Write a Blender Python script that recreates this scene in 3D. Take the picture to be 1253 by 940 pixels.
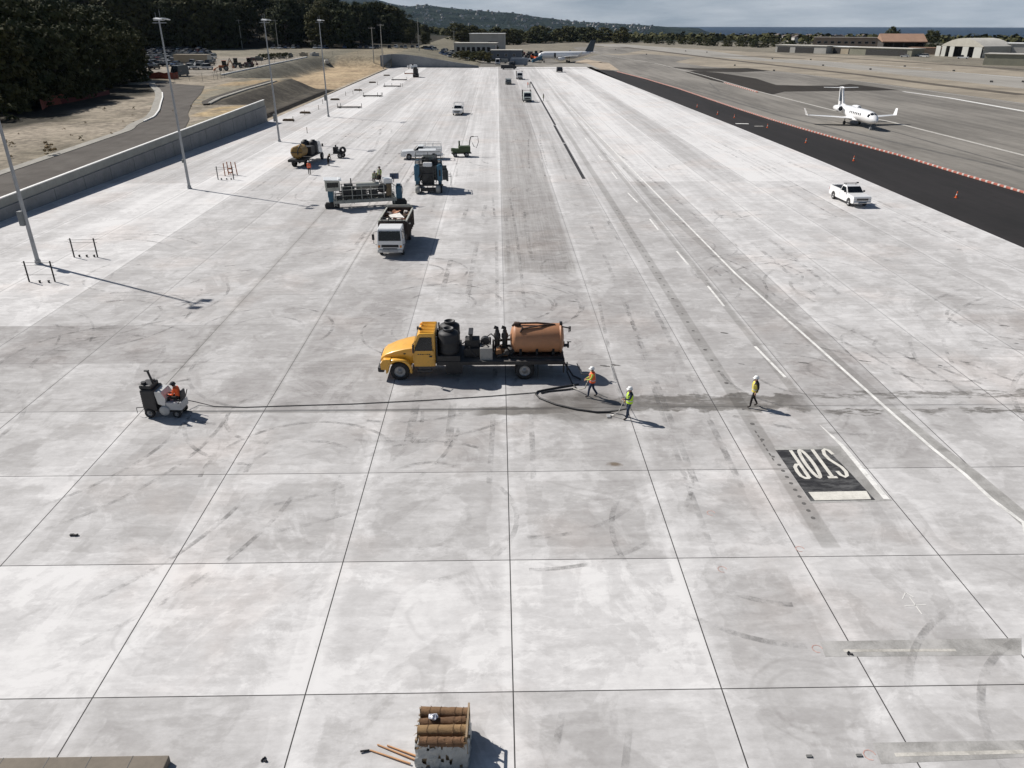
import bpy, bmesh, math, random
from mathutils import Vector, Matrix, Euler, noise
R = math.radians
C = bpy.context.scene.collection
SC = bpy.context.scene
for o in list(bpy.data.objects): bpy.data.objects.remove(o)

# ---------------------------------------------------------------- camera
cam = bpy.data.cameras.new('camera'); camo = bpy.data.objects.new('camera', cam); C.objects.link(camo)
cam.sensor_width = 36; cam.lens = 26.575; cam.clip_start = .5; cam.clip_end = 60000
PITCH, YAW = 0.446853, 0.018018
camo.location = (0, 0, 17.8)
camo.rotation_euler = (R(90)-PITCH, 0, -YAW)
SC.camera = camo

# ---------------------------------------------------------------- sky, sun, exposure
SUN_EL, SUN_X, SUN_Y = R(43.3), -.853, .521          # sun stands up and left, beyond the apron
w = bpy.data.worlds.new('World'); SC.world = w; w.use_nodes = True
nt = w.node_tree; nt.nodes.clear()
out = nt.nodes.new('ShaderNodeOutputWorld')
sky = nt.nodes.new('ShaderNodeTexSky'); sky.sky_type = 'NISHITA'; sky.sun_disc = False
sky.sun_elevation = SUN_EL; sky.sun_rotation = math.atan2(SUN_X, SUN_Y)
sky.air_density = 1.0; sky.dust_density = .8; sky.altitude = 90
bgs = nt.nodes.new('ShaderNodeBackground'); bgs.inputs[1].default_value = .05
nt.links.new(sky.outputs[0], bgs.inputs[0])
tc = nt.nodes.new('ShaderNodeTexCoord')
sep = nt.nodes.new('ShaderNodeSeparateXYZ'); nt.links.new(tc.outputs['Generated'], sep.inputs[0])
mp = nt.nodes.new('ShaderNodeMapping'); mp.inputs['Scale'].default_value = (3.2, 3.2, 26)
nt.links.new(tc.outputs['Generated'], mp.inputs[0])
nz = nt.nodes.new('ShaderNodeTexNoise'); nz.inputs['Scale'].default_value = 2.1; nz.inputs['Detail'].default_value = 8; nz.inputs['Roughness'].default_value = .62
nt.links.new(mp.outputs[0], nz.inputs[0])
rp = nt.nodes.new('ShaderNodeValToRGB'); rp.color_ramp.elements[0].position = .34; rp.color_ramp.elements[0].color = (.33,.375,.41,1)
rp.color_ramp.elements[1].position = .68; rp.color_ramp.elements[1].color = (.66,.685,.70,1)
nt.links.new(nz.outputs[0], rp.inputs[0])
bgc = nt.nodes.new('ShaderNodeBackground'); bgc.inputs[1].default_value = .80
nt.links.new(rp.outputs[0], bgc.inputs[0])
mr = nt.nodes.new('ShaderNodeMapRange'); mr.inputs[1].default_value = .045; mr.inputs[2].default_value = .16; mr.inputs[3].default_value = 1; mr.inputs[4].default_value = 0
nt.links.new(sep.outputs[2], mr.inputs[0])            # the marine cloud bank sits low over the sea
mixs = nt.nodes.new('ShaderNodeMixShader'); nt.links.new(mr.outputs[0], mixs.inputs[0])
nt.links.new(bgs.outputs[0], mixs.inputs[1]); nt.links.new(bgc.outputs[0], mixs.inputs[2]); nt.links.new(mixs.outputs[0], out.inputs[0])
sl = bpy.data.lights.new('sun', 'SUN'); sl.energy = 5.0; sl.angle = R(.53); sl.color = (1, .955, .90)
so = bpy.data.objects.new('sun', sl); C.objects.link(so)
sd = Vector((SUN_X*math.cos(SUN_EL), SUN_Y*math.cos(SUN_EL), math.sin(SUN_EL)))
so.rotation_euler = sd.to_track_quat('Z', 'Y').to_euler(); so.location = (-40, 30, 60)
SC.view_settings.view_transform = 'Standard'; SC.view_settings.look = 'None'
SC.view_settings.exposure = .16; SC.view_settings.gamma = 1; SC.view_settings.use_curve_mapping = False
SC.render.resolution_x = 1024; SC.render.resolution_y = 768
SC.render.engine = 'CYCLES'
SC.cycles.max_bounces = 6; SC.cycles.volume_bounces = 0; SC.cycles.transparent_max_bounces = 12

# ---------------------------------------------------------------- helpers
class NT:
    """small wrapper to write node graphs"""
    def __init__(s, m): s.t = m.node_tree; s.l = s.t.links
    def n(s, typ, **k):
        q = s.t.nodes.new(typ)
        for a, b in k.items(): setattr(q, a, b)
        return q
    def inp(s, node, i, v):
        if hasattr(v, 'is_output') or isinstance(v, bpy.types.NodeSocket): s.l.new(v, node.inputs[i])
        else: node.inputs[i].default_value = v
    def m(s, op, a, b=0., c=None, clamp=False):
        q = s.n('ShaderNodeMath', operation=op, use_clamp=clamp); s.inp(q, 0, a); s.inp(q, 1, b)
        if c is not None: s.inp(q, 2, c)
        return q.outputs[0]
    def noise(s, vec, sc, det=4, ro=.55, scale3=None, dist=0.):
        if scale3:
            mpn = s.n('ShaderNodeMapping'); mpn.inputs['Scale'].default_value = scale3; s.l.new(vec, mpn.inputs[0]); vec = mpn.outputs[0]
        q = s.n('ShaderNodeTexNoise'); q.inputs['Scale'].default_value = sc; q.inputs['Detail'].default_value = det; q.inputs['Roughness'].default_value = ro; q.inputs['Distortion'].default_value = dist
        s.l.new(vec, q.inputs[0]); return q.outputs[0]
    def rng(s, v, a, b, c=0., d=1., smooth=True):
        q = s.n('ShaderNodeMapRange'); q.interpolation_type = 'SMOOTHSTEP' if smooth else 'LINEAR'
        s.inp(q, 0, v)
        for i, x in enumerate((a, b, c, d)): q.inputs[1+i].default_value = x
        return q.outputs[0]
    def mix(s, f, a, b, mode='MIX'):
        q = s.n('ShaderNodeMix', data_type='RGBA', blend_type=mode); s.inp(q, 0, f)
        for i, x in ((6, a), (7, b)):
            if isinstance(x, (tuple, list)): x = (*x[:3], 1)
            s.inp(q, i, x)
        return q.outputs[2]

MATS = {}
def newmat(name):
    m = bpy.data.materials.new(name); m.use_nodes = True
    b = m.node_tree.nodes['Principled BSDF']; MATS[name] = m
    return m, NT(m), b
def pm(name, col, rough=.7, var=.18, sc=2., metal=0., bump=0., spec=.5, dirt=0., stretch=None, coat=0.):
    """procedural paint / plastic / soil: base colour broken by two noises, grime and a little bump"""
    if name in MATS: return MATS[name]
    m, N, b = newmat(name)
    t = N.n('ShaderNodeTexCoord').outputs['Object']
    n1 = N.noise(t, sc, 5, .6, stretch); n2 = N.noise(t, sc*7.3, 3, .6)
    f = N.m('ADD', N.m('MULTIPLY', n1, .65), N.m('MULTIPLY', n2, .35))
    f = N.rng(f, .32, .68)
    lo = tuple(c*(1-var) for c in col); hi = tuple(min(1, c*(1+var*.8)) for c in col)
    c = N.mix(f, lo, hi)
    if dirt:
        n3 = N.noise(t, sc*2.1, 6, .7)
        c = N.mix(N.m('MULTIPLY', N.rng(n3, .5, .72), dirt), c, (.10, .085, .065))
    N.l.new(c, b.inputs['Base Color'])
    b.inputs['Roughness'].default_value = rough; b.inputs['Metallic'].default_value = metal
    b.inputs['Specular IOR Level'].default_value = spec
    if coat: b.inputs['Coat Weight'].default_value = coat; b.inputs['Coat Roughness'].default_value = .15
    if bump:
        bp = N.n('ShaderNodeBump'); bp.inputs['Strength'].default_value = bump; bp.inputs['Distance'].default_value = .05
        N.l.new(n2, bp.inputs['Height']); N.l.new(bp.outputs[0], b.inputs['Normal'])
    return m

def _bevbox(sx, sy, sz, ch, _c={}):
    k = (round(sx,3), round(sy,3), round(sz,3), round(ch,3))
    if k not in _c:
        bm = bmesh.new(); bmesh.ops.create_cube(bm, size=1)
        for v in bm.verts: v.co = Vector((v.co.x*sx, v.co.y*sy, v.co.z*sz))
        bmesh.ops.bevel(bm, geom=list(bm.edges), offset=min(ch, sx*.45, sy*.45, sz*.45), segments=2, affect='EDGES', profile=.6)
        bm.verts.ensure_lookup_table()
        _c[k] = ([v.co.copy() for v in bm.verts], [[v.index for v in f.verts] for f in bm.faces]); bm.free()
    return _c[k]

class MB:
    """mesh collector: every shape goes into ONE mesh"""
    def __init__(s): s.v = []; s.f = []; s.m = []; s.s = []; s.T = None
    def add(s, vs, fs, mi=0, sm=False):
        k = len(s.v)
        s.v += [(s.T @ Vector(p)) if s.T else Vector(p) for p in vs]
        for f in fs: s.f.append([i+k for i in f]); s.m.append(mi); s.s.append(sm)
        return s
    def box(s, x, y, z, sx, sy, sz, mi=0, rot=None, ch=0):
        """centre x,y,z, full sizes"""
        if ch: vs, fs = _bevbox(sx, sy, sz, ch)
        else:
            a, b, c = sx/2, sy/2, sz/2
            vs = [Vector(p) for p in ((-a,-b,-c),(a,-b,-c),(a,b,-c),(-a,b,-c),(-a,-b,c),(a,-b,c),(a,b,c),(-a,b,c))]
            fs = [(0,3,2,1),(4,5,6,7),(0,1,5,4),(1,2,6,5),(2,3,7,6),(3,0,4,7)]
        M = Matrix.Translation((x,y,z))
        if rot: M = M @ Euler(rot).to_matrix().to_4x4()
        return s.add([M @ v for v in vs], fs, mi)
    def bar(s, p, q, wd, ht=None, mi=0):
        p = Vector(p); q = Vector(q); d = q-p; L = d.length; ht = ht or wd
        if L < 1e-6: return s
        e = d.to_track_quat('X', 'Z').to_euler(); c = (p+q)/2
        return s.box(c.x, c.y, c.z, L, wd, ht, mi, (e.x, e.y, e.z))
    def tube(s, pts, r, n=8, mi=0, caps=True, closed=False):
        pts = [Vector(p) for p in pts]; m = len(pts); rr = r if isinstance(r, (list, tuple)) else [r]*m
        vs = []; fs = []; up = None
        for i, p in enumerate(pts):
            d = (pts[min(i+1, m-1)]-pts[max(i-1, 0)]) if not closed else (pts[(i+1) % m]-pts[i-1])
            d.normalize()
            if up is None: up = Vector((0,0,1)) if abs(d.z) < .9 else Vector((1,0,0))
            a = d.cross(up); 
            if a.length < 1e-5: a = d.cross(Vector((0,1,0)))
            a.normalize(); b = a.cross(d); up = b
            for k in range(n):
                t = 2*math.pi*k/n; vs.append(p+(a*math.cos(t)+b*math.sin(t))*rr[i])
        for i in range(m if closed else m-1):
            for k in range(n):
                A = i*n+k; B = i*n+(k+1) % n; j = (i+1) % m; fs.append((A, B, j*n+(k+1) % n, j*n+k))
        s.add(vs, fs, mi, True)
        if caps and not closed:
            s.add(vs[:n], [tuple(range(n))], mi); s.add(vs[-n:], [tuple(reversed(range(n)))], mi)
        return s
    def cyl(s, p, q, r0, r1=None, n=16, mi=0, caps=True): return s.tube([p, q], [r0, r0 if r1 is None else r1], n, mi, caps)
    def lathe(s, prof, o=(0,0,0), axis='Z', n=24, mi=0, sm=True):
        """prof: (radius, along axis)"""
        o = Vector(o); vs = []; fs = []
        for r, h in prof:
            for k in range(n):
                t = 2*math.pi*k/n; a, b = r*math.cos(t), r*math.sin(t)
                vs.append(o+Vector({'Z': (a, b, h), 'Y': (a, h, b), 'X': (h, a, b)}[axis]))
        for i in range(len(prof)-1):
            for k in range(n): fs.append((i*n+k, i*n+(k+1) % n, (i+1)*n+(k+1) % n, (i+1)*n+k))
        return s.add(vs, fs, mi, sm)
    def prism(s, prof, y0, y1, mi=0, top=None):
        """side profile (x,z) pushed from y0 to y1; top=(zlimit, inset) leans the sides in above zlimit"""
        n = len(prof)
        def yy(y, z):
            if top and z > top[0]: return y-math.copysign(top[1]*min(1, (z-top[0])/top[2]), y)
            return y
        vs = [(x, yy(y0, z), z) for x, z in prof]+[(x, yy(y1, z), z) for x, z in prof]
        fs = [tuple(range(n)), tuple(range(2*n-1, n-1, -1))]+[(i, (i+1) % n, n+(i+1) % n, n+i) for i in range(n)]
        return s.add(vs, fs, mi)
    def loft(s, rings, mi=0, sm=True, caps=True):
        n = len(rings[0]); vs = [p for r in rings for p in r]; fs = []
        for i in range(len(rings)-1):
            for k in range(n): fs.append((i*n+k, i*n+(k+1) % n, (i+1)*n+(k+1) % n, (i+1)*n+k))
        s.add(vs, fs, mi, sm)
        if caps: s.add(rings[0], [tuple(reversed(range(n)))], mi); s.add(rings[-1], [tuple(range(n))], mi)
        return s
    def quad(s, a, b, c, d, mi=0): return s.add([a,b,c,d], [(0,1,2,3)], mi)
    def sphere(s, c, r, mi=0, n=12, sc=(1,1,1)):
        pr = [(max(1e-4, r*math.sin(math.pi*i/(n//2+1)))*1., -r*math.cos(math.pi*i/(n//2+1))) for i in range(n//2+2)]
        k = len(s.v); s.lathe(pr, (0,0,0), 'Z', n, mi)
        for i in range(k, len(s.v)):
            v = s.v[i]; v = s.T.inverted() @ v if s.T else v
            v = Vector((v.x*sc[0]+c[0], v.y*sc[1]+c[1], v.z*sc[2]+c[2])); s.v[i] = s.T @ v if s.T else v
        return s
    def mesh(s, name, mats):
        me = bpy.data.meshes.new(name); me.from_pydata(s.v, [], s.f)
        for m in (mats if isinstance(mats, (list, tuple)) else [mats]): me.materials.append(m)
        me.polygons.foreach_set('material_index', s.m); me.polygons.foreach_set('use_smooth', s.s)
        me.update(); me.validate()
        bm = bmesh.new(); bm.from_mesh(me); bmesh.ops.recalc_face_normals(bm, faces=bm.faces); bm.to_mesh(me); bm.free()
        return me
    def build(s, name, mats, parent=None):
        o = bpy.data.objects.new(name, s.mesh(name, mats)); C.objects.link(o)
        if parent: o.parent = parent
        return o

def tag(o, label, cat, group=None):
    o['label'] = label; o['category'] = cat
    if group: o['group'] = group
    return o
def thing(name, label, cat, loc=(0,0,0), rz=0, group=None):
    o = bpy.data.objects.new(name, None); C.objects.link(o); o.empty_display_size = .2
    o.location = (loc[0], loc[1], loc[2] if len(loc) > 2 else 0); o.rotation_euler = (0,0,rz)
    return tag(o, label, cat, group)
def struct(name, mb, mats, kind='structure'):
    o = mb.build(name, mats); o['kind'] = kind; return o
def dup(root, loc, rz=0, label=None, group=None, sc=None):
    r = root.copy(); C.objects.link(r); r.location = (loc[0], loc[1], loc[2] if len(loc) > 2 else 0); r.rotation_euler = (0,0,rz)
    if sc: r.scale = sc if isinstance(sc, (tuple, list)) else (sc,)*3
    if label: r['label'] = label
    if group: r['group'] = group
    for ch in KIDS(root):
        c = ch.copy(); C.objects.link(c); c.parent = r
        for g_ in KIDS(ch):
            d = g_.copy(); C.objects.link(d); d.parent = c
    return r
_K = {}
def KIDS(o):
    if o.name not in _K: _K[o.name] = list(o.children)
    return _K[o.name]
def sstep(a, b, x):
    t = max(0., min(1., (x-a)/(b-a))); return t*t*(3-2*t)
def lerp(a, b, t): return a+(b-a)*t
def pl(tab, x):
    if x <= tab[0][0]: return tab[0][1]
    for (a, u), (b, v) in zip(tab, tab[1:]):
        if x <= b: return lerp(u, v, (x-a)/(b-a))
    return tab[-1][1]
rnd = random.Random(7)

# ================================================================ the setting: terrain
def wallx(y): return -49.2+(min(y, 158.2)-75)*.0446
SHELF = [(0, .2), (30, .4), (75, 1.1), (158, 3.2), (250, 4.0), (500, 5.0), (900, 5.0)]
def ground_z(x, y):
    xw = wallx(y); t = xw-.2-x; S = pl(SHELF, y)
    flat = -.06
    if t > 0:
        shelf = S
        if x < -95: shelf += 3.5*sstep(-95, -150, x)*sstep(90, 140, y)*(1-sstep(230, 260, y))
        if y > 430: shelf += sstep(-55, -190, x)*sstep(440, 640, y)*24
        brown = .6*sstep(1.2, 1.9, t)+(S-.6)*sstep(3, 12.5, t)
        sand = .25*sstep(1, 5, t)+(S-.25)*sstep(23, 33, t)
        a = sstep(157.6, 158.6, y); b = sstep(226, 233, y); c = sstep(346, 362, y)
        z = lerp(lerp(lerp(shelf, brown, a), sand, b), shelf, c)
    else:
        z = flat
        if y > 357.5 and x < -8: z = lerp(5.0, .5, sstep(-46, -10, x))*sstep(357.5, 358.5, y)
    d = math.hypot(x, y)
    if d > 780 and x > -150: z = lerp(z, -79, sstep(780, 3200, d))
    elif d > 900: z = lerp(z, -79, sstep(1300, 3400, d))
    if x > 150 and y < 250: pass
    return z
# vertex colours hold the base albedo of the soils (no light)
def soil(x, y, z):
    t = wallx(y)-.2-x; n1 = noise.noise((x*.06, y*.06, 0)); n2 = noise.noise((x*.35, y*.35, 3)); n3 = noise.noise((x*.02, y*.02, 8))
    tan = (.36, .31, .245); dry = (.25, .215, .155); dark = (.045, .04, .028); lot = (.30, .275, .235)
    def mx(a, b, f): return tuple(lerp(p, q, max(0, min(1, f))) for p, q in zip(a, b))
    if t > 0:
        if y < 235:
            c = mx(tan, (.23, .20, .15), .35+n1*.8+n2*.8)
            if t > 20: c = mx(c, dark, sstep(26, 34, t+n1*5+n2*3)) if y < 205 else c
            if y > 157.5 and t < 12.3:
                c = mx((.080, .070, .056), (.13, .115, .09), n1+n2+.35)
                if t < 2.1: c = (.05, .042, .034)
                if t < 1.25: c = (.42, .36, .28)
            elif y > 157.5 and t < 24: c = mx((.24, .22, .17), (.40, .30, .18), n1*1.5+n2+.3)
            if 100 < y < 157.5 and t < 4: c = (.30, .27, .2)
            if y > 140 and t < 8 and y < 157.5: c = mx(c, (.5, .37, .2), .6+n2)
        else:
            c = mx((.50, .385, .245), (.34, .25, .16), .35+n2*.9+n1*.6)
            f = sstep(22, 27, t+n2*2)
            c = mx(c, mx((.20, .185, .145), (.14, .13, .10), n1+.5), f)
            c = mx(c, mx(lot, tan, n1+.5), sstep(35, 37, t+n2))
            if t < 2: c = (.46, .40, .32)
            if y > 345: c = mx(c, (.22, .2, .15), sstep(345, 360, y)*.8)
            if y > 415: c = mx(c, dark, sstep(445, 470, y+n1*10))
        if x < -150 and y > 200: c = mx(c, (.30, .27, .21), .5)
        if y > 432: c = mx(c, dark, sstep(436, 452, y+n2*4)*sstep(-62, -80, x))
    else:
        c = mx((.27, .245, .195), (.20, .18, .145), .5+n3+n1*.4)
        if y > 357 and x < -8: c = (.22, .2, .15)
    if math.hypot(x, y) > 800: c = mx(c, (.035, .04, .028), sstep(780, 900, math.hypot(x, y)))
    return c
tl = [900, 560, 380, 280, 220, 180, 150, 130, 115, 105]+[100-2*i for i in range(0, 10)]+[80-1.3*i for i in range(0, 61)]+[1.3, .9, .45, .04, -.04]
xr = [-.5*i*4 for i in range(1, 26)]+[-60, -72, -84, -96, -110, -130, -150, -175, -200, -240, -290, -350, -430, -550, -750, -1000, -1400, -2000, -3000, -4500]
cols = [2500, 1600]+tl+xr
ys = [-60, -20, 10, 25]+[30+2.2*i for i in range(57)]+[156.2, 157.5, 157.9, 158.3, 158.7, 159.5]+[161+1.7*i for i in range(42)]+[234+2.6*i for i in range(43)]+[347, 350, 353, 356, 357.4, 357.8, 358.2, 358.6, 360]
ys += [364+4*i for i in range(30)]+[490, 500, 515, 530, 550, 570, 600, 630, 660, 700, 740, 780, 830, 900, 1000, 1150, 1350, 1600, 2000, 2500, 3200, 3600]
gb = MB(); vs = []; fs = []
for y in ys:
    for t in cols:
        x = wallx(y)-.2-t; vs.append((x, y, ground_z(x, y)))
nc = len(cols)
for j in range(len(ys)-1):
    for i in range(nc-1): fs.append((j*nc+i, j*nc+i+1, (j+1)*nc+i+1, (j+1)*nc+i))
gb.add(vs, fs, 0, False)
gm, N, b = newmat('soil')
att = N.n('ShaderNodeVertexColor', layer_name='albedo')
t = N.n('ShaderNodeTexCoord').outputs['Object']
n1 = N.noise(t, .9, 6, .65); n2 = N.noise(t, .12, 5, .6)
f = N.rng(N.m('ADD', N.m('MULTIPLY', n1, .6), N.m('MULTIPLY', n2, .4)), .36, .64, .50, 1.12)
N.l.new(N.mix(1, att.outputs[0], f, 'MULTIPLY'), b.inputs['Base Color']); b.inputs['Roughness'].default_value = .95; b.inputs['Specular IOR Level'].default_value = .15
bp = N.n('ShaderNodeBump'); bp.inputs['Strength'].default_value = .6; bp.inputs['Distance'].default_value = .25; N.l.new(n1, bp.inputs['Height']); N.l.new(bp.outputs[0], b.inputs['Normal'])
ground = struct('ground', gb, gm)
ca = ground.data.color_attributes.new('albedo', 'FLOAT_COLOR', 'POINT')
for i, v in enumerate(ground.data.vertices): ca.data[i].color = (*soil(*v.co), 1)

# sea: a disc as wide as the horizon seen from this height
sm, N, b = newmat('sea_water')
t = N.n('ShaderNodeTexCoord').outputs['Object']
n1 = N.noise(t, .0011, 6, .6, (1, .35, 1)); 
N.l.new(N.mix(N.rng(n1, .35, .65), (.004, .014, .032), (.010, .028, .055)), b.inputs['Base Color'])
b.inputs['Roughness'].default_value = .5; b.inputs['Specular IOR Level'].default_value = .12
bp = N.n('ShaderNodeBump'); bp.inputs['Strength'].default_value = .5; bp.inputs['Distance'].default_value = 2; N.l.new(N.noise(t, .02, 5, .6), bp.inputs['Height']); N.l.new(bp.outputs[0], b.inputs['Normal'])
sb = MB(); n = 180; rs = [2600, 5000, 9000, 13000, 17400]
vs = [(r*math.cos(2*math.pi*k/n), r*math.sin(2*math.pi*k/n), -75) for r in rs for k in range(n)]
fs = [(i*n+k, i*n+(k+1) % n, (i+1)*n+(k+1) % n, (i+1)*n+k) for i in range(len(rs)-1) for k in range(n)]
sb.add(vs, fs); struct('sea', sb, sm)

# ================================================================ apron: slabs with their own tint, joints from slab coordinates
XC = [0.325+q for q in (0, 6.169, 10.721, 15.879, 20.5, 25.6, 30.7, 35.8, 40.9)]
XL = [0.325-6.10, .325-12.284, .325-18.482]+[.325-18.482-6.1*i for i in range(1, 5)]
XCOL = sorted(XL)+XC
def apron_left(y): return wallx(y) if y < 158.2 else pl([(158.2, -45.6), (230, -46.2), (358, -46.6)], y)
def apron_right(y): return 45.85 if y < 110 else pl([(110, 45.85), (148, 44.9), (338, 38.9)], y)
YR = [16.1616-6.0429*k for k in range(3, 0, -1)]+[16.1616+6.0429*k for k in range(0, 57)]
YR = [y for y in YR if y < 350]+[357]
me_v = []; me_f = []; cA = []; cB = []; u1 = []; u2 = []
rs_ = random.Random(11)
NEAR = {0: (.86, .93, .9, .97, 1.0, .8, .66, .62), }
for j in range(len(YR)-1):
    y0, y1 = YR[j], YR[j+1]
    rowt = rs_.random()
    for i in range(-1, len(XCOL)):
        x0a, x0b = (apron_left(y0), apron_left(y1)) if i < 0 else (XCOL[i],)*2
        x1a, x1b = (apron_right(y0), apron_right(y1)) if i == len(XCOL)-1 else (XCOL[i+1],)*2
        if y1 > 349: y1b = 357
        k = len(me_v); me_v += [(x0a, y0, 0), (x1a, y0, 0), (x1b, y1, 0), (x0b, y1, 0)]; me_f.append((k, k+1, k+2, k+3))
        xm = (x0a+x1a)/2; ym = (y0+y1)/2
        tint = .5+.5*(rs_.random()-.5)
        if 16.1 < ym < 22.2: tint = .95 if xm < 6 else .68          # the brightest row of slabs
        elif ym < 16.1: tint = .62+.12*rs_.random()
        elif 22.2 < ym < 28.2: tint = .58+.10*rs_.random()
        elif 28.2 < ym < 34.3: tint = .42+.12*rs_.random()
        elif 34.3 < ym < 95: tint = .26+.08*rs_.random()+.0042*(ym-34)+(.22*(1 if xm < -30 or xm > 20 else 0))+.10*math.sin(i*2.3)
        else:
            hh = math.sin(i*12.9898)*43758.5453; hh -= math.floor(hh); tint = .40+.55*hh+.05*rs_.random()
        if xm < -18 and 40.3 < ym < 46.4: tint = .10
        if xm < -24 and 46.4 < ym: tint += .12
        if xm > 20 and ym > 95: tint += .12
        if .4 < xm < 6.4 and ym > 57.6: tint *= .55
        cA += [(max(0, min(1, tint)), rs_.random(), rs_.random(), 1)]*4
        w0 = x1a-x0a; w1 = x1b-x0b; L = y1-y0
        u1 += [(0, w0), (w0, 0), (w1, 0), (0, w1)]; u2 += [(0, L), (0, L), (L, 0), (L, 0)]
me = bpy.data.meshes.new('apron'); me.from_pydata(me_v, [], me_f)
a1 = me.uv_layers.new(name='ex'); a2 = me.uv_layers.new(name='ey'); c1 = me.color_attributes.new('slab', 'FLOAT_COLOR', 'CORNER')
a1 = me.uv_layers['ex']; a2 = me.uv_layers['ey']; c1 = me.color_attributes['slab']
for k in range(len(u1)): a1.data[k].uv = u1[k]; a2.data[k].uv = u2[k]; c1.data[k].color = cA[k]
am, N, b = newmat('slab_concrete')
O = N.n('ShaderNodeTexCoord').outputs['Object']; sp = N.n('ShaderNodeSeparateXYZ'); N.l.new(O, sp.inputs[0]); X, Y = sp.outputs[0], sp.outputs[1]
va = N.n('ShaderNodeVertexColor', layer_name='slab'); vc = N.n('ShaderNodeSeparateColor'); N.l.new(va.outputs[0], vc.inputs[0]); T, B1, B2 = vc.outputs[0], vc.outputs[1], vc.outputs[2]
def uvsep(nm):
    u = N.n('ShaderNodeUVMap', uv_map=nm); q = N.n('ShaderNodeSeparateXYZ'); N.l.new(u.outputs[0], q.inputs[0]); return q.outputs[0], q.outputs[1]
xa, xb = uvsep('ex'); ya, yb = uvsep('ey')
dx = N.m('MINIMUM', xa, xb); dy = N.m('MINIMUM', ya, yb)
wob = N.noise(O, .8, 4, .6); wob2 = N.noise(O, .22, 4, .6)
M = N.m
farm = N.rng(Y, 45, 110, 1, .38); big = N.noise(O, .045, 5, .6, (1, .30, 1)); bigf = N.noise(O, .16, 4, .55, (1, .05, 1)); mid = N.noise(O, .33, 9, .74, (1, .8, 1)); fine = N.noise(O, 2.2, 9, .74, (.7, 1.4, 1))
strk = N.noise(O, 1.0, 5, .6, (.22, 3.2, 1)); strl = N.noise(O, 1.0, 4, .6, (1.6, .03, 1))
far = N.rng(Y, 45, 130)
f = M('MULTIPLY', T, .95)
f = M('ADD', f, M('MULTIPLY', M('SUBTRACT', big, .5), .6))
f = M('ADD', f, M('MULTIPLY', M('MULTIPLY', M('SUBTRACT', mid, .5), 1.05), farm)); f = M('ADD', f, M('MULTIPLY', M('MULTIPLY', M('SUBTRACT', bigf, .5), 1.5), N.rng(Y, 34, 90)))
f = M('ADD', f, M('MULTIPLY', M('SUBTRACT', fine, .5), .85))
f = M('ADD', f, M('MULTIPLY', M('SUBTRACT', strk, .5), .30))
f = M('ADD', f, M('MULTIPLY', M('MULTIPLY', M('SUBTRACT', strl, .5), .9), M('ADD', far, .1)))
# pale rim left by curing along the slab edges, darker field inside
edge = M('MINIMUM', dx, dy)
edn = M('ADD', edge, M('MULTIPLY', M('SUBTRACT', wob, .5), .75))
inner = M('MULTIPLY', N.rng(edn, .72, .80), N.rng(B1, .25, .5))
f = M('SUBTRACT', f, M('MULTIPLY', inner, N.rng(Y, 27, 40, .15, .04)))
wash = N.noise(O, .28, 7, .68, (1, .75, 1), .6); f = M('ADD', f, M('MULTIPLY', M('SUBTRACT', N.rng(wash, .48, .53), .5), M('MULTIPLY', farm, .20)))
wash_b = N.noise(O, .75, 6, .7, (.5, 1.2, 1), .4); f = M('ADD', f, M('MULTIPLY', M('SUBTRACT', N.rng(wash_b, .5, .56), .5), M('MULTIPLY', farm, .13)))
obl = N.n('ShaderNodeMapping'); obl.inputs['Rotation'].default_value = (0, 0, -.62); N.l.new(O, obl.inputs[0]); os_ = N.noise(obl.outputs[0], 1.0, 8, .72, (.12, .9, 1)); f = M('ADD', f, M('MULTIPLY', M('SUBTRACT', os_, .5), .32))
f = M('ADD', f, M('MULTIPLY', N.rng(N.m('ADD', dx, M('MULTIPLY', wob2, .9)), .9, .55), .20))
# tyre tracks: arcs from cell distance fields
tr = None
for sc_, lo, wd, of in ((.075, .33, .012, 0), (.11, .27, .018, 37), (.05, .42, .008, 71), (.19, .30, .02, 113)):
    mpn = N.n('ShaderNodeMapping'); mpn.inputs['Location'].default_value = (of, of*.7, 0); N.l.new(O, mpn.inputs[0])
    vo = N.n('ShaderNodeTexVoronoi'); vo.inputs['Scale'].default_value = sc_; vo.inputs['Randomness'].default_value = .9; N.l.new(mpn.outputs[0], vo.inputs[0])
    q = M('ABSOLUTE', M('SUBTRACT', M('ADD', vo.outputs['Distance'], M('MULTIPLY', wob2, .22)), lo+.1))
    q2 = M('ABSOLUTE', M('SUBTRACT', q, wd*1.9))
    q = N.rng(q2, 0, wd, 1, 0); msk = N.rng(N.noise(mpn.outputs[0], .21, 2, .5), .52, .64)
    q = M('MULTIPLY', q, msk); tr = q if tr is None else M('MAXIMUM', tr, q)
f = M('SUBTRACT', f, M('MULTIPLY', M('MULTIPLY', tr, fine), .36))
f = N.rng(f, -.50, 1.06, 0, 1, False)
r3 = N.n('ShaderNodeValToRGB'); N.l.new(f, r3.inputs[0]); e = r3.color_ramp.elements
e[0].position = 0; e[0].color = (.165, .158, .152, 1); e[1].position = 1; e[1].color = (.66, .65, .64, 1)
for p_, c_ in ((.3, (.305, .292, .285, 1)), (.55, (.41, .40, .392, 1)), (.78, (.53, .52, .513, 1))):
    q = e.new(p_); q.color = c_
col = r3.outputs[0]
warm = N.noise(O, .12, 4, .6)
col = N.mix(M('MULTIPLY', N.rng(warm, .5, .68), .45), col, N.mix(1, col, (1.03, .955, .91), 'MULTIPLY'))
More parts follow.
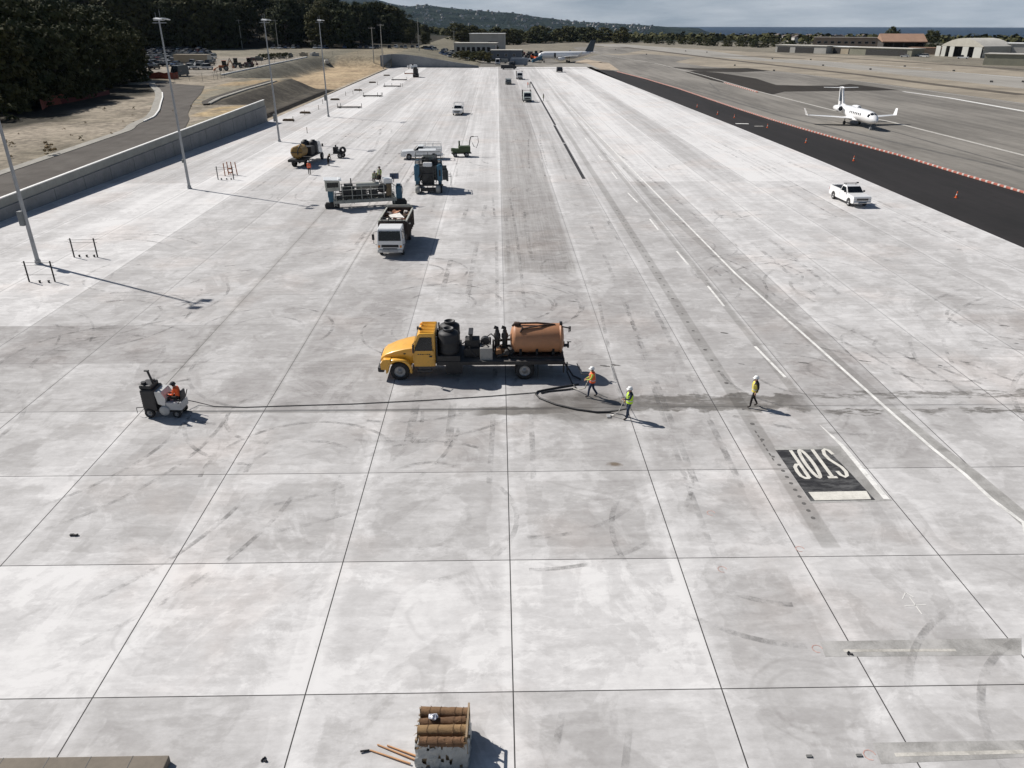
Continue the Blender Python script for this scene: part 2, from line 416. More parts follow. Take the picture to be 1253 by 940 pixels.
def band(v, c, hw, soft, amp=0.):
    d = M('ABSOLUTE', M('SUBTRACT', v, c)) if not amp else M('ADD', M('ABSOLUTE', M('SUBTRACT', v, c)), M('MULTIPLY', M('SUBTRACT', wob, .5), amp))
    return N.rng(d, hw-soft, hw+soft, 1, 0)
def darken(col, mask, amt, c=(.55, .55, .55)): return N.mix(M('MULTIPLY', mask, amt), col, N.mix(1, col, c, 'MULTIPLY'))
# wet strip along the saw cut and where the two workers flush it
yw = N.rng(X, -2.5, -.5)
wet = M('MULTIPLY', band(Y, 34.7, .85, .10, 2.0), N.rng(X, 1.5, 4.0)); wet = M('MULTIPLY', wet, N.rng(M('ADD', X, M('MULTIPLY', wob, 3)), 16.2, 18.4, 1, .0))
wet2 = M('MULTIPLY', band(Y, 34.0, .42, .1, .8), M('MULTIPLY', N.rng(X, -1.8, -.6), N.rng(X, 3, 5, 1, 0)))
wet3 = M('MULTIPLY', M('MULTIPLY', band(Y, 35.5, .42, .08, 1.6), N.rng(X, 15.5, 17)), .8); wet4 = M('MULTIPLY', M('MULTIPLY', band(Y, 33.6, .26, .06, 1.3), N.rng(X, 15.8, 17)), N.rng(wob2, .40, .55))
wn = N.noise(O, 1.0, 7, .72, (.7, 2.2, 1)); wet3 = M('MULTIPLY', wet3, N.rng(wn, .46, .53)); wet4 = M('MULTIPLY', wet4, N.rng(wn, .44, .50)); wet = M('MULTIPLY', wet, N.rng(wn, .36, .52, .45, 1)); wetc = M('MAXIMUM', M('MAXIMUM', wet, wet2), M('MAXIMUM', wet3, wet4))
dr = M('SQRT', M('ADD', M('POWER', M('SUBTRACT', X, 4.3), 2), M('POWER', M('MULTIPLY', M('SUBTRACT', Y, 34.3), 1.5), 2)))
wetc = M('MAXIMUM', wetc, M('MULTIPLY', N.rng(M('ADD', dr, M('MULTIPLY', wob, 1.6)), 2.7, 4.0, 1, 0), .8))
cutl = M('MULTIPLY', band(Y, 34.12, .16, .03), M('MULTIPLY', N.rng(X, -16.6, -16.4), N.rng(X, 0, 3, 1, 0)))
wetc = M('MAXIMUM', wetc, M('MULTIPLY', cutl, .55))
col = darken(col, wetc, .97, (.42, .405, .38)); cl2 = M('MULTIPLY', band(Y, 34.18, .045, .02), M('MULTIPLY', N.rng(X, -16.6, -16.4), N.rng(X, 1, 4, 1, .3))); col = darken(col, cl2, .8, (.2, .22, .25))
# strips where old paint was ground off
gr = M('MULTIPLY', band(X, 12.4, .36, .05), M('MULTIPLY', N.rng(Y, 22.6, 22.8), N.rng(Y, 120, 290, 1, .25)))
gr2 = M('MULTIPLY', band(X, 15.75, .26, .06), M('MULTIPLY', N.rng(Y, 35, 36), N.rng(Y, 160, 250, 1, .2)))
yc = M('ADD', 19.9, M('MULTIPLY', M('SUBTRACT', Y, 33.9), -.055)); dl = M('ABSOLUTE', M('SUBTRACT', X, N.m('MAXIMUM', yc, 17.2)))
gr3 = M('MULTIPLY', M('MULTIPLY', N.rng(dl, .38, .46, 1, 0), N.rng(Y, 33.9, 34.1)), N.rng(Y, 120, 230, .8, .2))
grc = M('MAXIMUM', gr, M('MAXIMUM', gr2, gr3)); col = darken(col, M('MULTIPLY', grc, N.rng(fine, .2, .6, .75, 1)), .62, (.60, .595, .58))
# the lane of re-textured slabs with long streaks
lane = M('MULTIPLY', M('MULTIPLY', N.rng(X, .4, .5), N.rng(X, 6.0, 6.3, 1, 0)), N.rng(Y, 57.3, 57.5))
ls = N.noise(O, 1.0, 4, .7, (7, .12, 1)); ls2 = N.noise(O, 1.0, 3, .7, (.3, 1.6, 1))
col = darken(col, M('MULTIPLY', lane, N.rng(M('ADD', ls, M('MULTIPLY', ls2, .5)), .45, 1.0)), N.rng(Y, 70, 190, .85, .38), (.72, .71, .69))
# stains
st = M('MULTIPLY', N.rng(N.noise(O, .55, 7, .7), .66, .72), N.rng(N.noise(O, .11, 2, .5), .54, .62)); col = darken(col, st, .6, (.5, .48, .44))
rx = M('SQRT', M('ADD', M('POWER', M('SUBTRACT', X, 5.15), 2), M('POWER', M('MULTIPLY', M('SUBTRACT', Y, 28.75), 1.7), 2)))
col = N.mix(M('MULTIPLY', N.rng(M('ADD', rx, M('MULTIPLY', wob, 1.4)), .85, 1.15, 1, 0), .8), col, (.12, .085, .05))
# joints: sealed and dark in the near rows, plain cuts further off
jn = M('MULTIPLY', N.rng(dx, .014, .024, 1, 0, False), N.rng(Y, 30, 50, 1, .55)); jy = M('MULTIPLY', N.rng(dy, .012, .022, 1, 0, False), N.rng(Y, 34.6, 38, 1, .4))
jnt = M('MAXIMUM', jn, jy)
bd = M('MAXIMUM', M('MULTIPLY', band(X, -18.16, .28, .22, .5), 1), M('MAXIMUM', M('MULTIPLY', band(X, -12.0, .10, .14, .3), .8), M('MULTIPLY', band(X, -24.3, .12, .3, .5), .45)))
bd = M('MULTIPLY', bd, M('MULTIPLY', N.rng(Y, 34, 36), N.rng(Y, 95, 140, .62, .25))); col = darken(col, bd, .8, (.55, .535, .51))
halo = M('MULTIPLY', N.rng(M('ADD', dx, M('MULTIPLY', wob, .12)), .06, .32, 1, 0), N.rng(Y, 30, 50, .25, .5)); col = darken(col, halo, .35)
col = N.mix(jnt, col, (.045, .043, .042))
N.l.new(col, b.inputs['Base Color']); b.inputs['Specular IOR Level'].default_value = .25
N.l.new(N.rng(wetc, 0, 1, .9, .5), b.inputs['Roughness'])
bp = N.n('ShaderNodeBump'); bp.inputs['Strength'].default_value = .25; bp.inputs['Distance'].default_value = .02; N.l.new(fine, bp.inputs['Height']); N.l.new(bp.outputs[0], b.inputs['Normal'])
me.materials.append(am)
ap = bpy.data.objects.new('apron', me); C.objects.link(ap); ap['kind'] = 'structure'

# ================================================================ sheets right of the apron
def asphalt(name, c0, c1, sc=.08, streak=(1, .25, 1), rough=.92):
    m, N, b = newmat(name); t = N.n('ShaderNodeTexCoord').outputs['Object']
    a = N.noise(t, sc, 6, .62, streak, .3); a2 = N.noise(t, sc*14, 4, .6); a3 = N.noise(t, .5, 5, .6, (1, .06, 1))
    f = N.rng(N.m('ADD', N.m('ADD', N.m('MULTIPLY', a, .5), N.m('MULTIPLY', a2, .15)), N.m('MULTIPLY', a3, .35)), .37, .63)
    N.l.new(N.mix(f, c0, c1), b.inputs['Base Color']); b.inputs['Roughness'].default_value = rough; b.inputs['Specular IOR Level'].default_value = .2
    bp = N.n('ShaderNodeBump'); bp.inputs['Strength'].default_value = .3; bp.inputs['Distance'].default_value = .02; N.l.new(a2, bp.inputs['Height']); N.l.new(bp.outputs[0], b.inputs['Normal'])
    return m
M_BLACK = asphalt('new_asphalt', (.019, .018, .018), (.031, .028, .028)); M_DARK = asphalt('sealed_asphalt', (.026, .022, .018), (.040, .034, .028))
M_TAXI = asphalt('worn_asphalt', (.14, .131, .117), (.255, .238, .212), .05, (1, .3, 1)); M_TAN = pm('dry_infield', (.27, .232, .178), .95, .3, .05)
M_PALE = asphalt('pale_concrete', (.25, .236, .212), (.33, .313, .283)); M_BROWNL = pm('brown_verge', (.085, .07, .052), .95, .3, .2)
M_ROAD = asphalt('road_asphalt', (.075, .066, .058), (.115, .104, .092), .3, (1, 1, 1)); M_LINE = pm('white_paint', (.72, .71, .68), .7, .22, 1.2, dirt=.35); M_OLDLINE = pm('worn_white_paint', (.47, .45, .41), .8, .3, 1.4)
def sheet(name, pts, z, m, th=.02):
    q = MB(); n = len(pts); q.add([(x, y, z) for x, y in pts], [tuple(range(n))]); 
    q.add([(x, y, z) for x, y in pts]+[(x, y, z-th) for x, y in pts], [(i, (i+1) % n, n+(i+1) % n, n+i) for i in range(n)])
    return struct(name, q, m)
def stripe(name, pts, wd, z, m):
    q = MB(); P = [Vector((x, y)) for x, y in pts]; L = []; Rr = []
    w_ = wd if isinstance(wd, (list, tuple)) else [wd]*len(P)
    for i, p in enumerate(P):
        d = (P[min(i+1, len(P)-1)]-P[max(0, i-1)]).normalized(); nn = Vector((-d.y, d.x))*w_[i]/2; L.append((*(p+nn), z)); Rr.append((*(p-nn), z))
    k = len(P); q.add(L+Rr, [(i, i+1, k+i+1, k+i) for i in range(k-1)]); return struct(name, q, m)
BARR = [(47.21, 321.26), (50.98, 278.83), (53.11, 236.73), (53.66, 205.36), (54.08, 181.09), (54.79, 160.30), (55.78, 144.75), (57.35, 127.03), (58.96, 113.69), (59.61, 98.54), (60.39, 86.69), (61.2, 70), (61.6, 40)]
EDGE = [(45.85, 0), (45.85, 110), (44.9, 148), (38.9, 338)]
sheet('taxiway', [(37.48, 410.54), (63.71, 506.33), (82.90, 458.25), (91.53, 363.13), (103.87, 337.27), (113.56, 322.79), (117.83, 290.48), (123.94, 248.04), (128.11, 193.20), (140, 60), (140, -20), (40, -20), (40, 345), (39, 350)], -.045, M_TAXI)
sheet('dry_ground', [(63.71, 506.33), (91.43, 701.78), (127.24, 670.01), (149.45, 597.93), (176.86, 504.29), (214.57, 475.04), (207.69, 318.37), (420, 150), (420, -20), (140, -20), (140, 60), (128.11, 193.20), (123.94, 248.04), (113.56, 322.79), (103.87, 337.27), (91.53, 363.13), (82.90, 458.25)], -.05, M_TAN)
sheet('runway_concrete', [(76.79, 727.99), (117.57, 468.71), (140.34, 398.50), (150.41, 330.56), (156.52, 237.89), (189.14, 289.20), (169.47, 342.16), (164.29, 408.25), (144.66, 436.44), (145.08, 580.22), (109.95, 732.81)], -.035, M_PALE)
stripe('verge', [(98.70, 648.38), (107.36, 564.11), (114.23, 488.88), (121.05, 415.21), (129.68, 347.26), (135.49, 301.79), (138.32, 251.13), (142.48, 215.80)], [6, 5, 5, 4.6, 4.2, 4.4, 4.6, 5], -.025, M_BROWNL)
stripe('verge', [(124.31, 476.67), (148.52, 462.55), (164.29, 436.09)], [3, 9, 3], -.02, M_BROWNL)
stripe('verge', [(173.46, 501.74), (193.58, 427.78), (218.40, 335.21)], [3, 4, 6], -.02, M_BROWNL)
sheet('runway', [(58.90, 649.10), (103.83, 648.29), (104.73, 580.94), (76.28, 506.11), (53.65, 506.51)], -.03, M_TAXI); sheet('runway', [(59.17, 469.77), (91.37, 505.83), (109.02, 452.43), (83.11, 393.01), (60.76, 401.59)], -.03, M_TAXI)
sheet('taxiway_shoulder', [(37.91, 402.00), (46.87, 433.31), (53.65, 393.54), (49.81, 332.38), (31.56, 344.65)], -.03, pm('sandy_dirt', (.38, .31, .23), .95, .3, .3))
sheet('concrete_pad', [(31.73, 389.96), (42.62, 389.76), (43.25, 341.37), (21.91, 344.82), (19.67, 367.90)], -.02, M_PALE)
sheet('new_asphalt', EDGE+[(47, 346), (44, 349)][:0]+[(38.7, 343), (46.83, 330.14)]+BARR+[(61.6, 0)], -.012, M_BLACK)
sheet('sealed_patch', [(73.96, 320.78), (79.52, 327.85), (86.08, 315.25), (90.19, 282.28), (87.22, 252.05), (95.18, 249.22), (105.56, 249.70), (112.25, 256.44), (116.21, 232.05), (105.73, 229.93), (81.34, 227.55), (74.70, 218.05), (74.42, 239.37), (72.42, 274.39)], -.025, M_DARK)
sheet('sealed_patch', [(73.38, 360.05), (86.33, 344.90), (106.99, 347.67), (109.99, 327.86), (95.08, 318.79), (82.23, 322.80)], -.025, M_DARK)
stripe('painted_stripe', [(62.12, 493.54), (75.26, 393.15), (76.07, 300.47), (74.10, 230.50), (74.34, 207.30), (74.96, 177.19), (77.66, 155.72), (77.82, 132.42), (77.82, 114.11), (77.8, 80), (78, 40)], [.5, .5, .6, .6, .7, .7, .8, .8, .8, .8, .8], -.018, M_OLDLINE)
stripe('painted_stripe', [(114.91, 226.95), (117.31, 207.69), (116.37, 174.73), (116.5, 120)], [1.0, 1.3, 1.4, 1.4], -.018, M_LINE)
stripe('painted_stripe', [(106.61, 324.57), (114.48, 305.59), (120.81, 263.89), (123.87, 224.03), (127.08, 191.58)], .45, -.012, M_OLDLINE)
stripe('painted_stripe', [(127.98, 431.85), (148.85, 369.11), (147.42, 323.83), (153.21, 279.05), (155.57, 236.39)], .6, -.012, M_OLDLINE)
stripe('painted_stripe', [(153.87, 431.38), (171.91, 378.97), (183.26, 341.91)], .9, -.01, M_LINE); stripe('painted_stripe', [(154.47, 324.82), (178.89, 321.06), (185.01, 282.70)], .8, -.01, M_LINE)
stripe('painted_stripe', [(46.15, 153.36), (48.57, 152.92)], .9, -.006, M_LINE); stripe('painted_stripe', [(48.55, 149.23), (50.25, 149.20)], .6, -.006, M_OLDLINE)
stripe('tyre_mark', [(35.27, 386.00), (51.71, 282.98), (57.78, 217.33), (59.60, 164.59), (63.91, 135.74), (69.31, 100.72)], .9, -.035, pm('rubber_mark', (.12, .113, .102), .9, .3, .5))
stripe('tyre_mark', [(53.51, 310.69), (60.50, 227.93), (60.94, 179.19), (71.23, 142.16), (71.26, 103.79)], .5, -.034, MATS['rubber_mark'])
stripe('tyre_mark', [(68.96, 262.97), (62.82, 227.89), (62.87, 217.24)], .5, -.034, MATS['rubber_mark'])
stripe('apron_end_kerb', [(-46, 357.4), (-12, 351), (10, 347.4), (38.7, 341.5), (47, 340)], 1.6, .012, asphalt('kerb_dark', (.06, .055, .05), (.1, .09, .08)))
# ground between the far edge of the apron and the terminal
sheet('service_road', [(-8, 356), (40, 347), (31.42, 386.07), (23.47, 507.06), (-4.64, 566.13), (-8, 400)], -.03, M_TAXI)

# ---------------------------------------------------------------- paint on the apron
LN = [(16.86, 187.30), (18.13, 88.85), (18.54, 56.83), (19.32, 42.09), (19.74, 33.90), (19.99, 29.96), (20.25, 27.70), (20.31, 25.70), (20.60, 24.12), (20.0, 22.9), (21.6, 21.0), (24, 19)]
stripe('painted_stripe', LN, [.18]*12, .008, M_LINE)
stripe('ground_paint_strip', [(19.85, 33.9), (20.25, 29.9), (20.55, 27.7), (20.75, 25), (20.9, 22), (22.6, 19.2)], .78, .004, asphalt('ground_concrete', (.24, .234, .222), (.43, .42, .405), 1.1, (1, 1, 1)))
for a, c in (((961,462),(924,424)),): pass
for P, Q in (((15.85, 37.71), (15.54, 42.16)), ((15.60, 49.33), (15.60, 53.83)), ((15.38, 59.31), (15.31, 63.32)), ((15.15, 70.53), (15.14, 75.13)), ((15.19, 82.72), (14.94, 87.97)), ((14.94, 96.53), (14.92, 101.70)), ((14.89, 110.85), (14.84, 115.24)), ((14.89, 127.80), (14.83, 133.56)), ((14.81, 147.88), (14.77, 154.18))):
    stripe('painted_dash', [P, Q], .17, .008, M_LINE)
stripe('painted_stripe', [(15.65, 32.24), (15.92, 30.25), (15.96, 25.84)], [.03, .2, .26], .008, M_LINE)
SB = [(12.68, 29.87), (12.76, 25.75), (15.46, 25.79), (15.28, 28.20), (15.08, 29.90)]
m, N, b = newmat('worn_black_paint'); t = N.n('ShaderNodeTexCoord').outputs['Object']
N.l.new(N.mix(N.rng(N.noise(t, 1.3, 6, .72, (.5, 1.6, 1)), .42, .64), (.014, .014, .016), (.10, .10, .10)), b.inputs['Base Color']); b.inputs['Roughness'].default_value = .8
sheet('stop_panel_outer', [(12.71, 30.16), (12.71, 25.60), (16.14, 25.72), (15.88, 30.18)], .004, MATS['ground_concrete'], .003)
sheet('stop_panel', SB, .008, m, .003)
sheet('stop_bar', [(12.91, 26.41), (15.38, 26.45), (15.31, 25.84), (12.95, 25.80)], .012, pm('cream_paint', (.64, .62, .56), .7, .15, 2, dirt=.2), .003)
# the word STOP, painted so that it reads for traffic coming the other way
def strokes(ch):
    if ch == 'S': return [[(.5,.80),(.46,.93),(.30,1),(.12,.95),(.03,.82),(.08,.66),(.27,.52),(.44,.38),(.5,.2),(.40,.05),(.24,0),(.08,.05),(.0,.2)]]
    if ch == 'T': return [[(-.02,1),(.52,1)], [(.25,1),(.25,0)]]
    if ch == 'O': return [[(.25+.23*math.cos(a*math.pi/10), .5+.5*math.sin(a*math.pi/10)) for a in range(21)]]
    if ch == 'P': return [[(.06,0),(.06,1)], [(.06,1),(.30,1),(.46,.93),(.5,.78),(.46,.62),(.30,.53),(.06,.53)]]
A, Bp = Vector((12.90, 27.44)), Vector((15.25, 27.53)); top = Vector((13.10, 29.86))
ux = (Bp-A); W_ = ux.length; ux.normalize(); Ht = 2.35
for i, ch in enumerate('POTS'):
    ox = A+ux*(i+.5)*(W_/4)+ux*.02
    for k, s_ in enumerate(strokes(ch)):
        pts = [(ox.x-(px_-.25)*.78, ox.y+.03+(1-py_)*Ht) for px_, py_ in s_]
        stripe('stop_letter_'+ch.lower() if k == 0 else 'stop_letter_'+ch.lower()+'_stroke', pts, .165, .013+.002*k, MATS['cream_paint'])
for q in ([((10.13, 17.99)), (16.64, 18.02), (16.19, 17.30), (10.05, 17.34)], [(10.14, 14.24), (14.32, 14.24), (13.99, 13.71), (10.06, 13.58)]):
    sheet('ground_paint_strip', q, .004, MATS['ground_concrete'], .003)
stripe('painted_stripe', [(10.72, 17.58), (14.26, 17.54)], .11, .008, M_OLDLINE); stripe('painted_stripe', [(10.56, 13.85), (14.10, 13.88)], .12, .008, M_OLDLINE)
M_CHALK = pm('chalk', (.66, .65, .62), .9, .1, 2)
for P, Q in (((13.62, 19.55), (14.37, 19.60)), ((14.00, 19.97), (14.00, 19.14)), ((13.71, 19.89), (13.98, 20.22)), ((13.98, 20.22), (14.14, 19.97))): stripe('chalk_mark', [P, Q], .035, .006, M_CHALK)
tmat = bpy.data.materials.new('faint_rubber'); tmat.use_nodes = True; NN = NT(tmat); bs = tmat.node_tree.nodes['Principled BSDF']; bs.inputs['Roughness'].default_value = .9; bs.inputs['Base Color'].default_value = (.17, .165, .16, 1)
tt = NN.n('ShaderNodeTexCoord').outputs['Object']; al = NN.rng(NN.noise(tt, .9, 7, .75), .42, .66, .0, .42); al2 = NN.noise(tt, .12, 2, .5); NN.l.new(NN.m('MULTIPLY', al, NN.rng(al2, .36, .58)), bs.inputs['Alpha'])
q = MB(); tk_ = random.Random(77); zi = 0
def track(x, y, a, k, n, L, w_=.20, gap=.95):
    """a pair of tyre lines starting at x, y, heading a, curvature k"""
    global zi
    for s_ in (-gap, gap):
        vs = []; cx, cy, aa = x, y, a; zi += 1; z = .0045+zi*.00012
        for i in range(n+1):
            nx, ny = -math.sin(aa), math.cos(aa); vs += [(cx+nx*(s_-w_/2), cy+ny*(s_-w_/2), z), (cx+nx*(s_+w_/2), cy+ny*(s_+w_/2), z)]
            cx += math.cos(aa)*L/n; cy += math.sin(aa)*L/n; aa += k*L/n
        if all(apron_left(v[1])+1 < v[0] < apron_right(v[1])-.5 for v in vs): q.add(vs, [(2*i, 2*i+1, 2*i+3, 2*i+2) for i in range(n)])
for x, y, a, k, L in ((-6, 30.5, 2.2, .30, 9), (-1.5, 29.5, 2.6, .34, 8), (-9, 25.0, .3, .12, 12), (-3, 22, .1, .35, 6), (1, 22.6, .0, .16, 9), (-11, 30, 3.0, -.25, 9), (-20, 24, .5, .10, 12), (-14, 19, .7, .08, 9), (-6, 55, .2, .35, 14), (-4, 47, .1, .3, 14), (-28, 52, .3, -.22, 16), (-12, 44, 1.2, .3, 12), (2, 46, .4, .25, 14), (20, 40, 2.2, .28, 14), (27, 44, 2.6, .3, 14), (14, 60, 2.0, .2, 18), (29, 56, 1.9, .16, 20), (-34, 70, .2, .2, 16), (-31, 83, -.3, .3, 14), (26, 94, .4, .14, 22), (34, 74, 2.0, .16, 18)):
    track(x, y, a, k, 26, L)
for i in range(46):
    track(tk_.uniform(-34, 42), tk_.uniform(16, 60) if i < 30 else tk_.uniform(60, 150), tk_.uniform(0, 6.28), tk_.choice((-1, 1))*tk_.uniform(.03, .28), 26, tk_.uniform(7, 20), tk_.uniform(.14, .26))
for i in range(22):
    x0 = tk_.uniform(-30, 42); track(x0, tk_.uniform(18, 120), 1.5708+tk_.uniform(-.04, .04), tk_.uniform(-.002, .002), 12, tk_.uniform(18, 60), tk_.uniform(.2, .4))
struct('tyre_marks', q, tmat)
SK = pm('dark_scrape', (.12, .115, .11), .9, .3, 6); skr = random.Random(19)
for P in ((6.67, 39.65), (13.95, 39.63), (17.58, 39.80), (21.24, 39.97), (24.18, 40.27), (27.06, 39.63), (29.36, 41.66), (31.71, 42.39), (25.30, 39.20), (32.80, 45.42), (6.04, 39.54), (14.27, 44.46), (42.74, 69.72), (39.92, 63.52), (32.17, 60.42), (42.60, 85.66), (-2.11, 52.27), (5.17, 50.72)):
    q = MB(); L_ = skr.uniform(.25, .75); W_ = skr.uniform(.05, .14); n_ = 9; top_ = []; bot = []
    for k in range(n_): u = k/(n_-1); h_ = W_*math.sin(math.pi*u)**.6*skr.uniform(.5, 1.3); top_.append((P[0]-L_/2+L_*u, P[1]+h_-.35*L_*u, .005)); bot.append((P[0]-L_/2+L_*u, P[1]-h_-.35*L_*u, .005))
    q.add(top_+bot, [(k, k+1, n_+k+1, n_+k) for k in range(n_-1)]); struct('scrape_mark', q, SK)
m_red = pm('red_marking_spray', (.52, .33, .29), .9, .3, 3)
for P in ((7.97, 21.54), (11.19, 22.65), (9.93, 17.68), (9.88, 13.86), (8.45, 25.00)):
    stripe('spray_mark', [(P[0]+.16*math.cos(a*.7), P[1]+.16*math.sin(a*.7)) for a in range(8)], .03, .006, m_red)
# dots where lights were cored along the ground strip
q = MB()
for k in range(9): q.lathe([(.09, .006), (.001, .006)], (12.42, 24.6+.0+k*.5, 0), n=10)
for k in range(34): q.lathe([(.08+.02*(k % 3), .006), (.001, .006)], (12.38, 29.3+k*1.55, 0), n=10)
struct('core_hole_filling', q, pm('patch_mortar', (.12, .115, .11), .9, .2, 3))
q = MB()
for k in range(7): q.box(12.30, 28.6-k*.42+3.0, .006, .07, .22, .006)
struct('core_hole_filling', q, MATS['patch_mortar'])
# open trench cut in the apron, 45 cm wide, its shaded depth painted as a flat black strip
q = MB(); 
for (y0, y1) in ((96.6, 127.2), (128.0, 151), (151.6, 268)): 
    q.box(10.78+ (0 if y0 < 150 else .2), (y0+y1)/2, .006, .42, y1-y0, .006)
struct('trench_shade_strip', q, pm('trench_shade_black', (.02, .02, .022), .85, .3, 2))

# ================================================================ far headland and mountain
SKY_TOP = [(-0.5621, 0.03655), (-0.4117, 0.02583), (-0.3212, 0.02437), (-0.2604, 0.02237), (-0.1971, 0.02189), (-0.1600, 0.02120), (-0.1320, 0.01874), (-0.1085, 0.01580), (-0.0845, 0.01843), (-0.0559, 0.01546), (-0.0270, 0.01288), (0.0117, 0.01029), (0.0506, 0.00505), (0.0895, 0.00067), (0.1283, -0.00065), (0.1667, -0.00239), (0.2002, -0.00454), (0.2285, -0.00581), (0.2407, -0.00709), (0.2466, -0.01010), (0.2620, -0.01482)]
def headland(name, tab, r0, rc, r1, mat, amp, foot, na=340, nr=26, a1=None):
    a0 = tab[0][0]; a1 = a1 or tab[-1][0]; vs = []; fs = []
    for j in range(nr):
        u = j/(nr-1); r = lerp(r0, rc, u/.6) if u < .6 else lerp(rc, r1, (u-.6)/.4)
        for i in range(na):
            a = lerp(a0, a1, i/(na-1)); e = pl(tab, a); zt = 17.8+e*rc
            s_ = math.sin(min(1, u/.6)*math.pi/2)**.8 if u < .6 else math.cos((u-.6)/.4*math.pi/2)
            x, y = r*math.sin(a), r*math.cos(a)
            zz = lerp(foot, zt-amp*.6, s_)
            if u > .08 and zt > -60:
                zz += amp*(noise.noise((x*.0016, y*.0016, 0))*1.4+noise.noise((x*.006, y*.006, 2))*.7)*(.25+.75*s_)*min(1, u*4)*(0 if abs(u-.6) < .02 else 1) + amp*.35*noise.noise((a*420, u*40, 0))
            vs.append((x, y, zz))
    for j in range(nr-1):
        for i in range(na-1): fs.append((j*na+i, j*na+i+1, (j+1)*na+i+1, (j+1)*na+i))
    q = MB(); q.add(vs, fs, 0, True); return struct(name, q, mat)
hm, N, b = newmat('wooded_hill'); t = N.n('ShaderNodeTexCoord').outputs['Object']
n1 = N.noise(t, .006, 6, .7); n2 = N.noise(t, .03, 4, .7)
c = N.mix(N.rng(n1, .4, .62), (.009, .015, .013), (.028, .038, .030)); c = N.mix(N.rng(n2, .60, .70), c, (.10, .10, .09))
N.l.new(c, b.inputs['Base Color']); b.inputs['Roughness'].default_value = 1; b.inputs['Specular IOR Level'].default_value = 0
bp = N.n('ShaderNodeBump'); bp.inputs['Strength'].default_value = 1; bp.inputs['Distance'].default_value = 14; N.l.new(n2, bp.inputs['Height']); N.l.new(bp.outputs[0], b.inputs['Normal'])
HILL = headland('hills', SKY_TOP, 5200, 7600, 9200, hm, 9, -77)
MT = [(-0.5723, 0.04743), (-0.4480, 0.03753), (-0.3706, 0.02945), (-0.2860, 0.02874), (-0.1962, 0.03026), (-0.1504, 0.02463), (-0.1037, 0.01624), (-0.0467, 0.00154)]
headland('mountain', MT, 9000, 11500, 14000, hm, 14, -60, 160, 12)
# low shore ridge of trees in front of the water
SH = [(-0.0470, -0.00902), (0.0117, -0.00904), (0.0704, -0.00992), (0.1288, -0.01164), (0.1773, -0.01552), (0.2061, -0.01807), (0.2809, -0.01863), (0.3701, -0.01727), (0.4539, -0.01708), (0.5172, -0.01891), (0.6041, -0.01944), (0.6571, -0.01945)]
headland('shore_woods', SH, 1400, 2300, 3300, hm, 4, -74, 240, 14)

# ================================================================ foliage
def leafmat(name, c0, c1):
    m, N, b = newmat(name); t = N.n('ShaderNodeTexCoord').outputs['Object']
    n1 = N.noise(t, .35, 3, .6); n2 = N.noise(t, 3.1, 3, .7); oi = N.n('ShaderNodeObjectInfo').outputs['Random']
    f = N.rng(N.m('ADD', N.m('MULTIPLY', n1, .6), N.m('MULTIPLY', n2, .4)), .38, .62)
    c = N.mix(f, c0, c1); c = N.mix(N.m('MULTIPLY', oi, .6), c, (c1[0]*1.35, c1[1]*1.05, c1[2]*.8))
    N.l.new(c, b.inputs['Base Color']); b.inputs['Roughness'].default_value = .85; b.inputs['Specular IOR Level'].default_value = .12
    return m
M_LEAF = leafmat('dark_cypress_foliage', (.020, .028, .014), (.068, .078, .038)); M_SHRUB = leafmat('shrub_foliage', (.032, .042, .018), (.085, .09, .042))
M_GRASSY = leafmat('dry_brush', (.13, .11, .065), (.22, .19, .12)); M_BARK = pm('bark', (.075, .06, .048), .95, .3, 2, bump=.5)
def crown_mesh(name, seed, H, W, nclump, nleaf, leaf, base=.25, shape='cypress', mat=None):
    r = random.Random(seed); q = MB(); vs = []; fs = []
    clumps = []
    for k in range(nclump):
        u = r.random()**.8; z = H*(base+(1-base)*u)
        if shape == 'cypress': rad = W*(.35+.65*math.sin(math.pi*min(1, .18+u*.80))**.8)
        elif shape == 'pine': rad = W*(1.05-u)**.75
        else: rad = W*math.sqrt(max(.02, 1-(u*1.02)**2))
        a = r.random()*6.283; rr = rad*(.25+.75*math.sqrt(r.random()))
        clumps.append((rr*math.cos(a), rr*math.sin(a), z, W*(.20+.22*r.random())))
    for cx, cy, cz, cr in clumps:
        for j in range(nleaf):
            d = Vector((r.gauss(0,1), r.gauss(0,1), r.gauss(0,.55))); d.normalize(); d *= cr*(.45+.6*r.random())
            p = Vector((cx, cy, cz))+Vector((d.x, d.y, d.z*.62))
            n_ = (d.normalized()+Vector((r.gauss(0,.5), r.gauss(0,.5), r.gauss(0,.5)+.4))).normalized()
            a = n_.cross(Vector((r.gauss(0,1), r.gauss(0,1), r.gauss(0,1)))).normalized(); b_ = n_.cross(a)
            s1 = leaf*(.6+.8*r.random()); s2 = s1*(.5+.5*r.random()); k = len(vs)
            vs += [p-a*s1, p-b_*s2*.6+a*.2*s1, p+a*s1, p+b_*s2]; fs.append((k, k+1, k+2, k+3))
    q.add(vs, fs); return q.mesh(name, mat or M_LEAF)
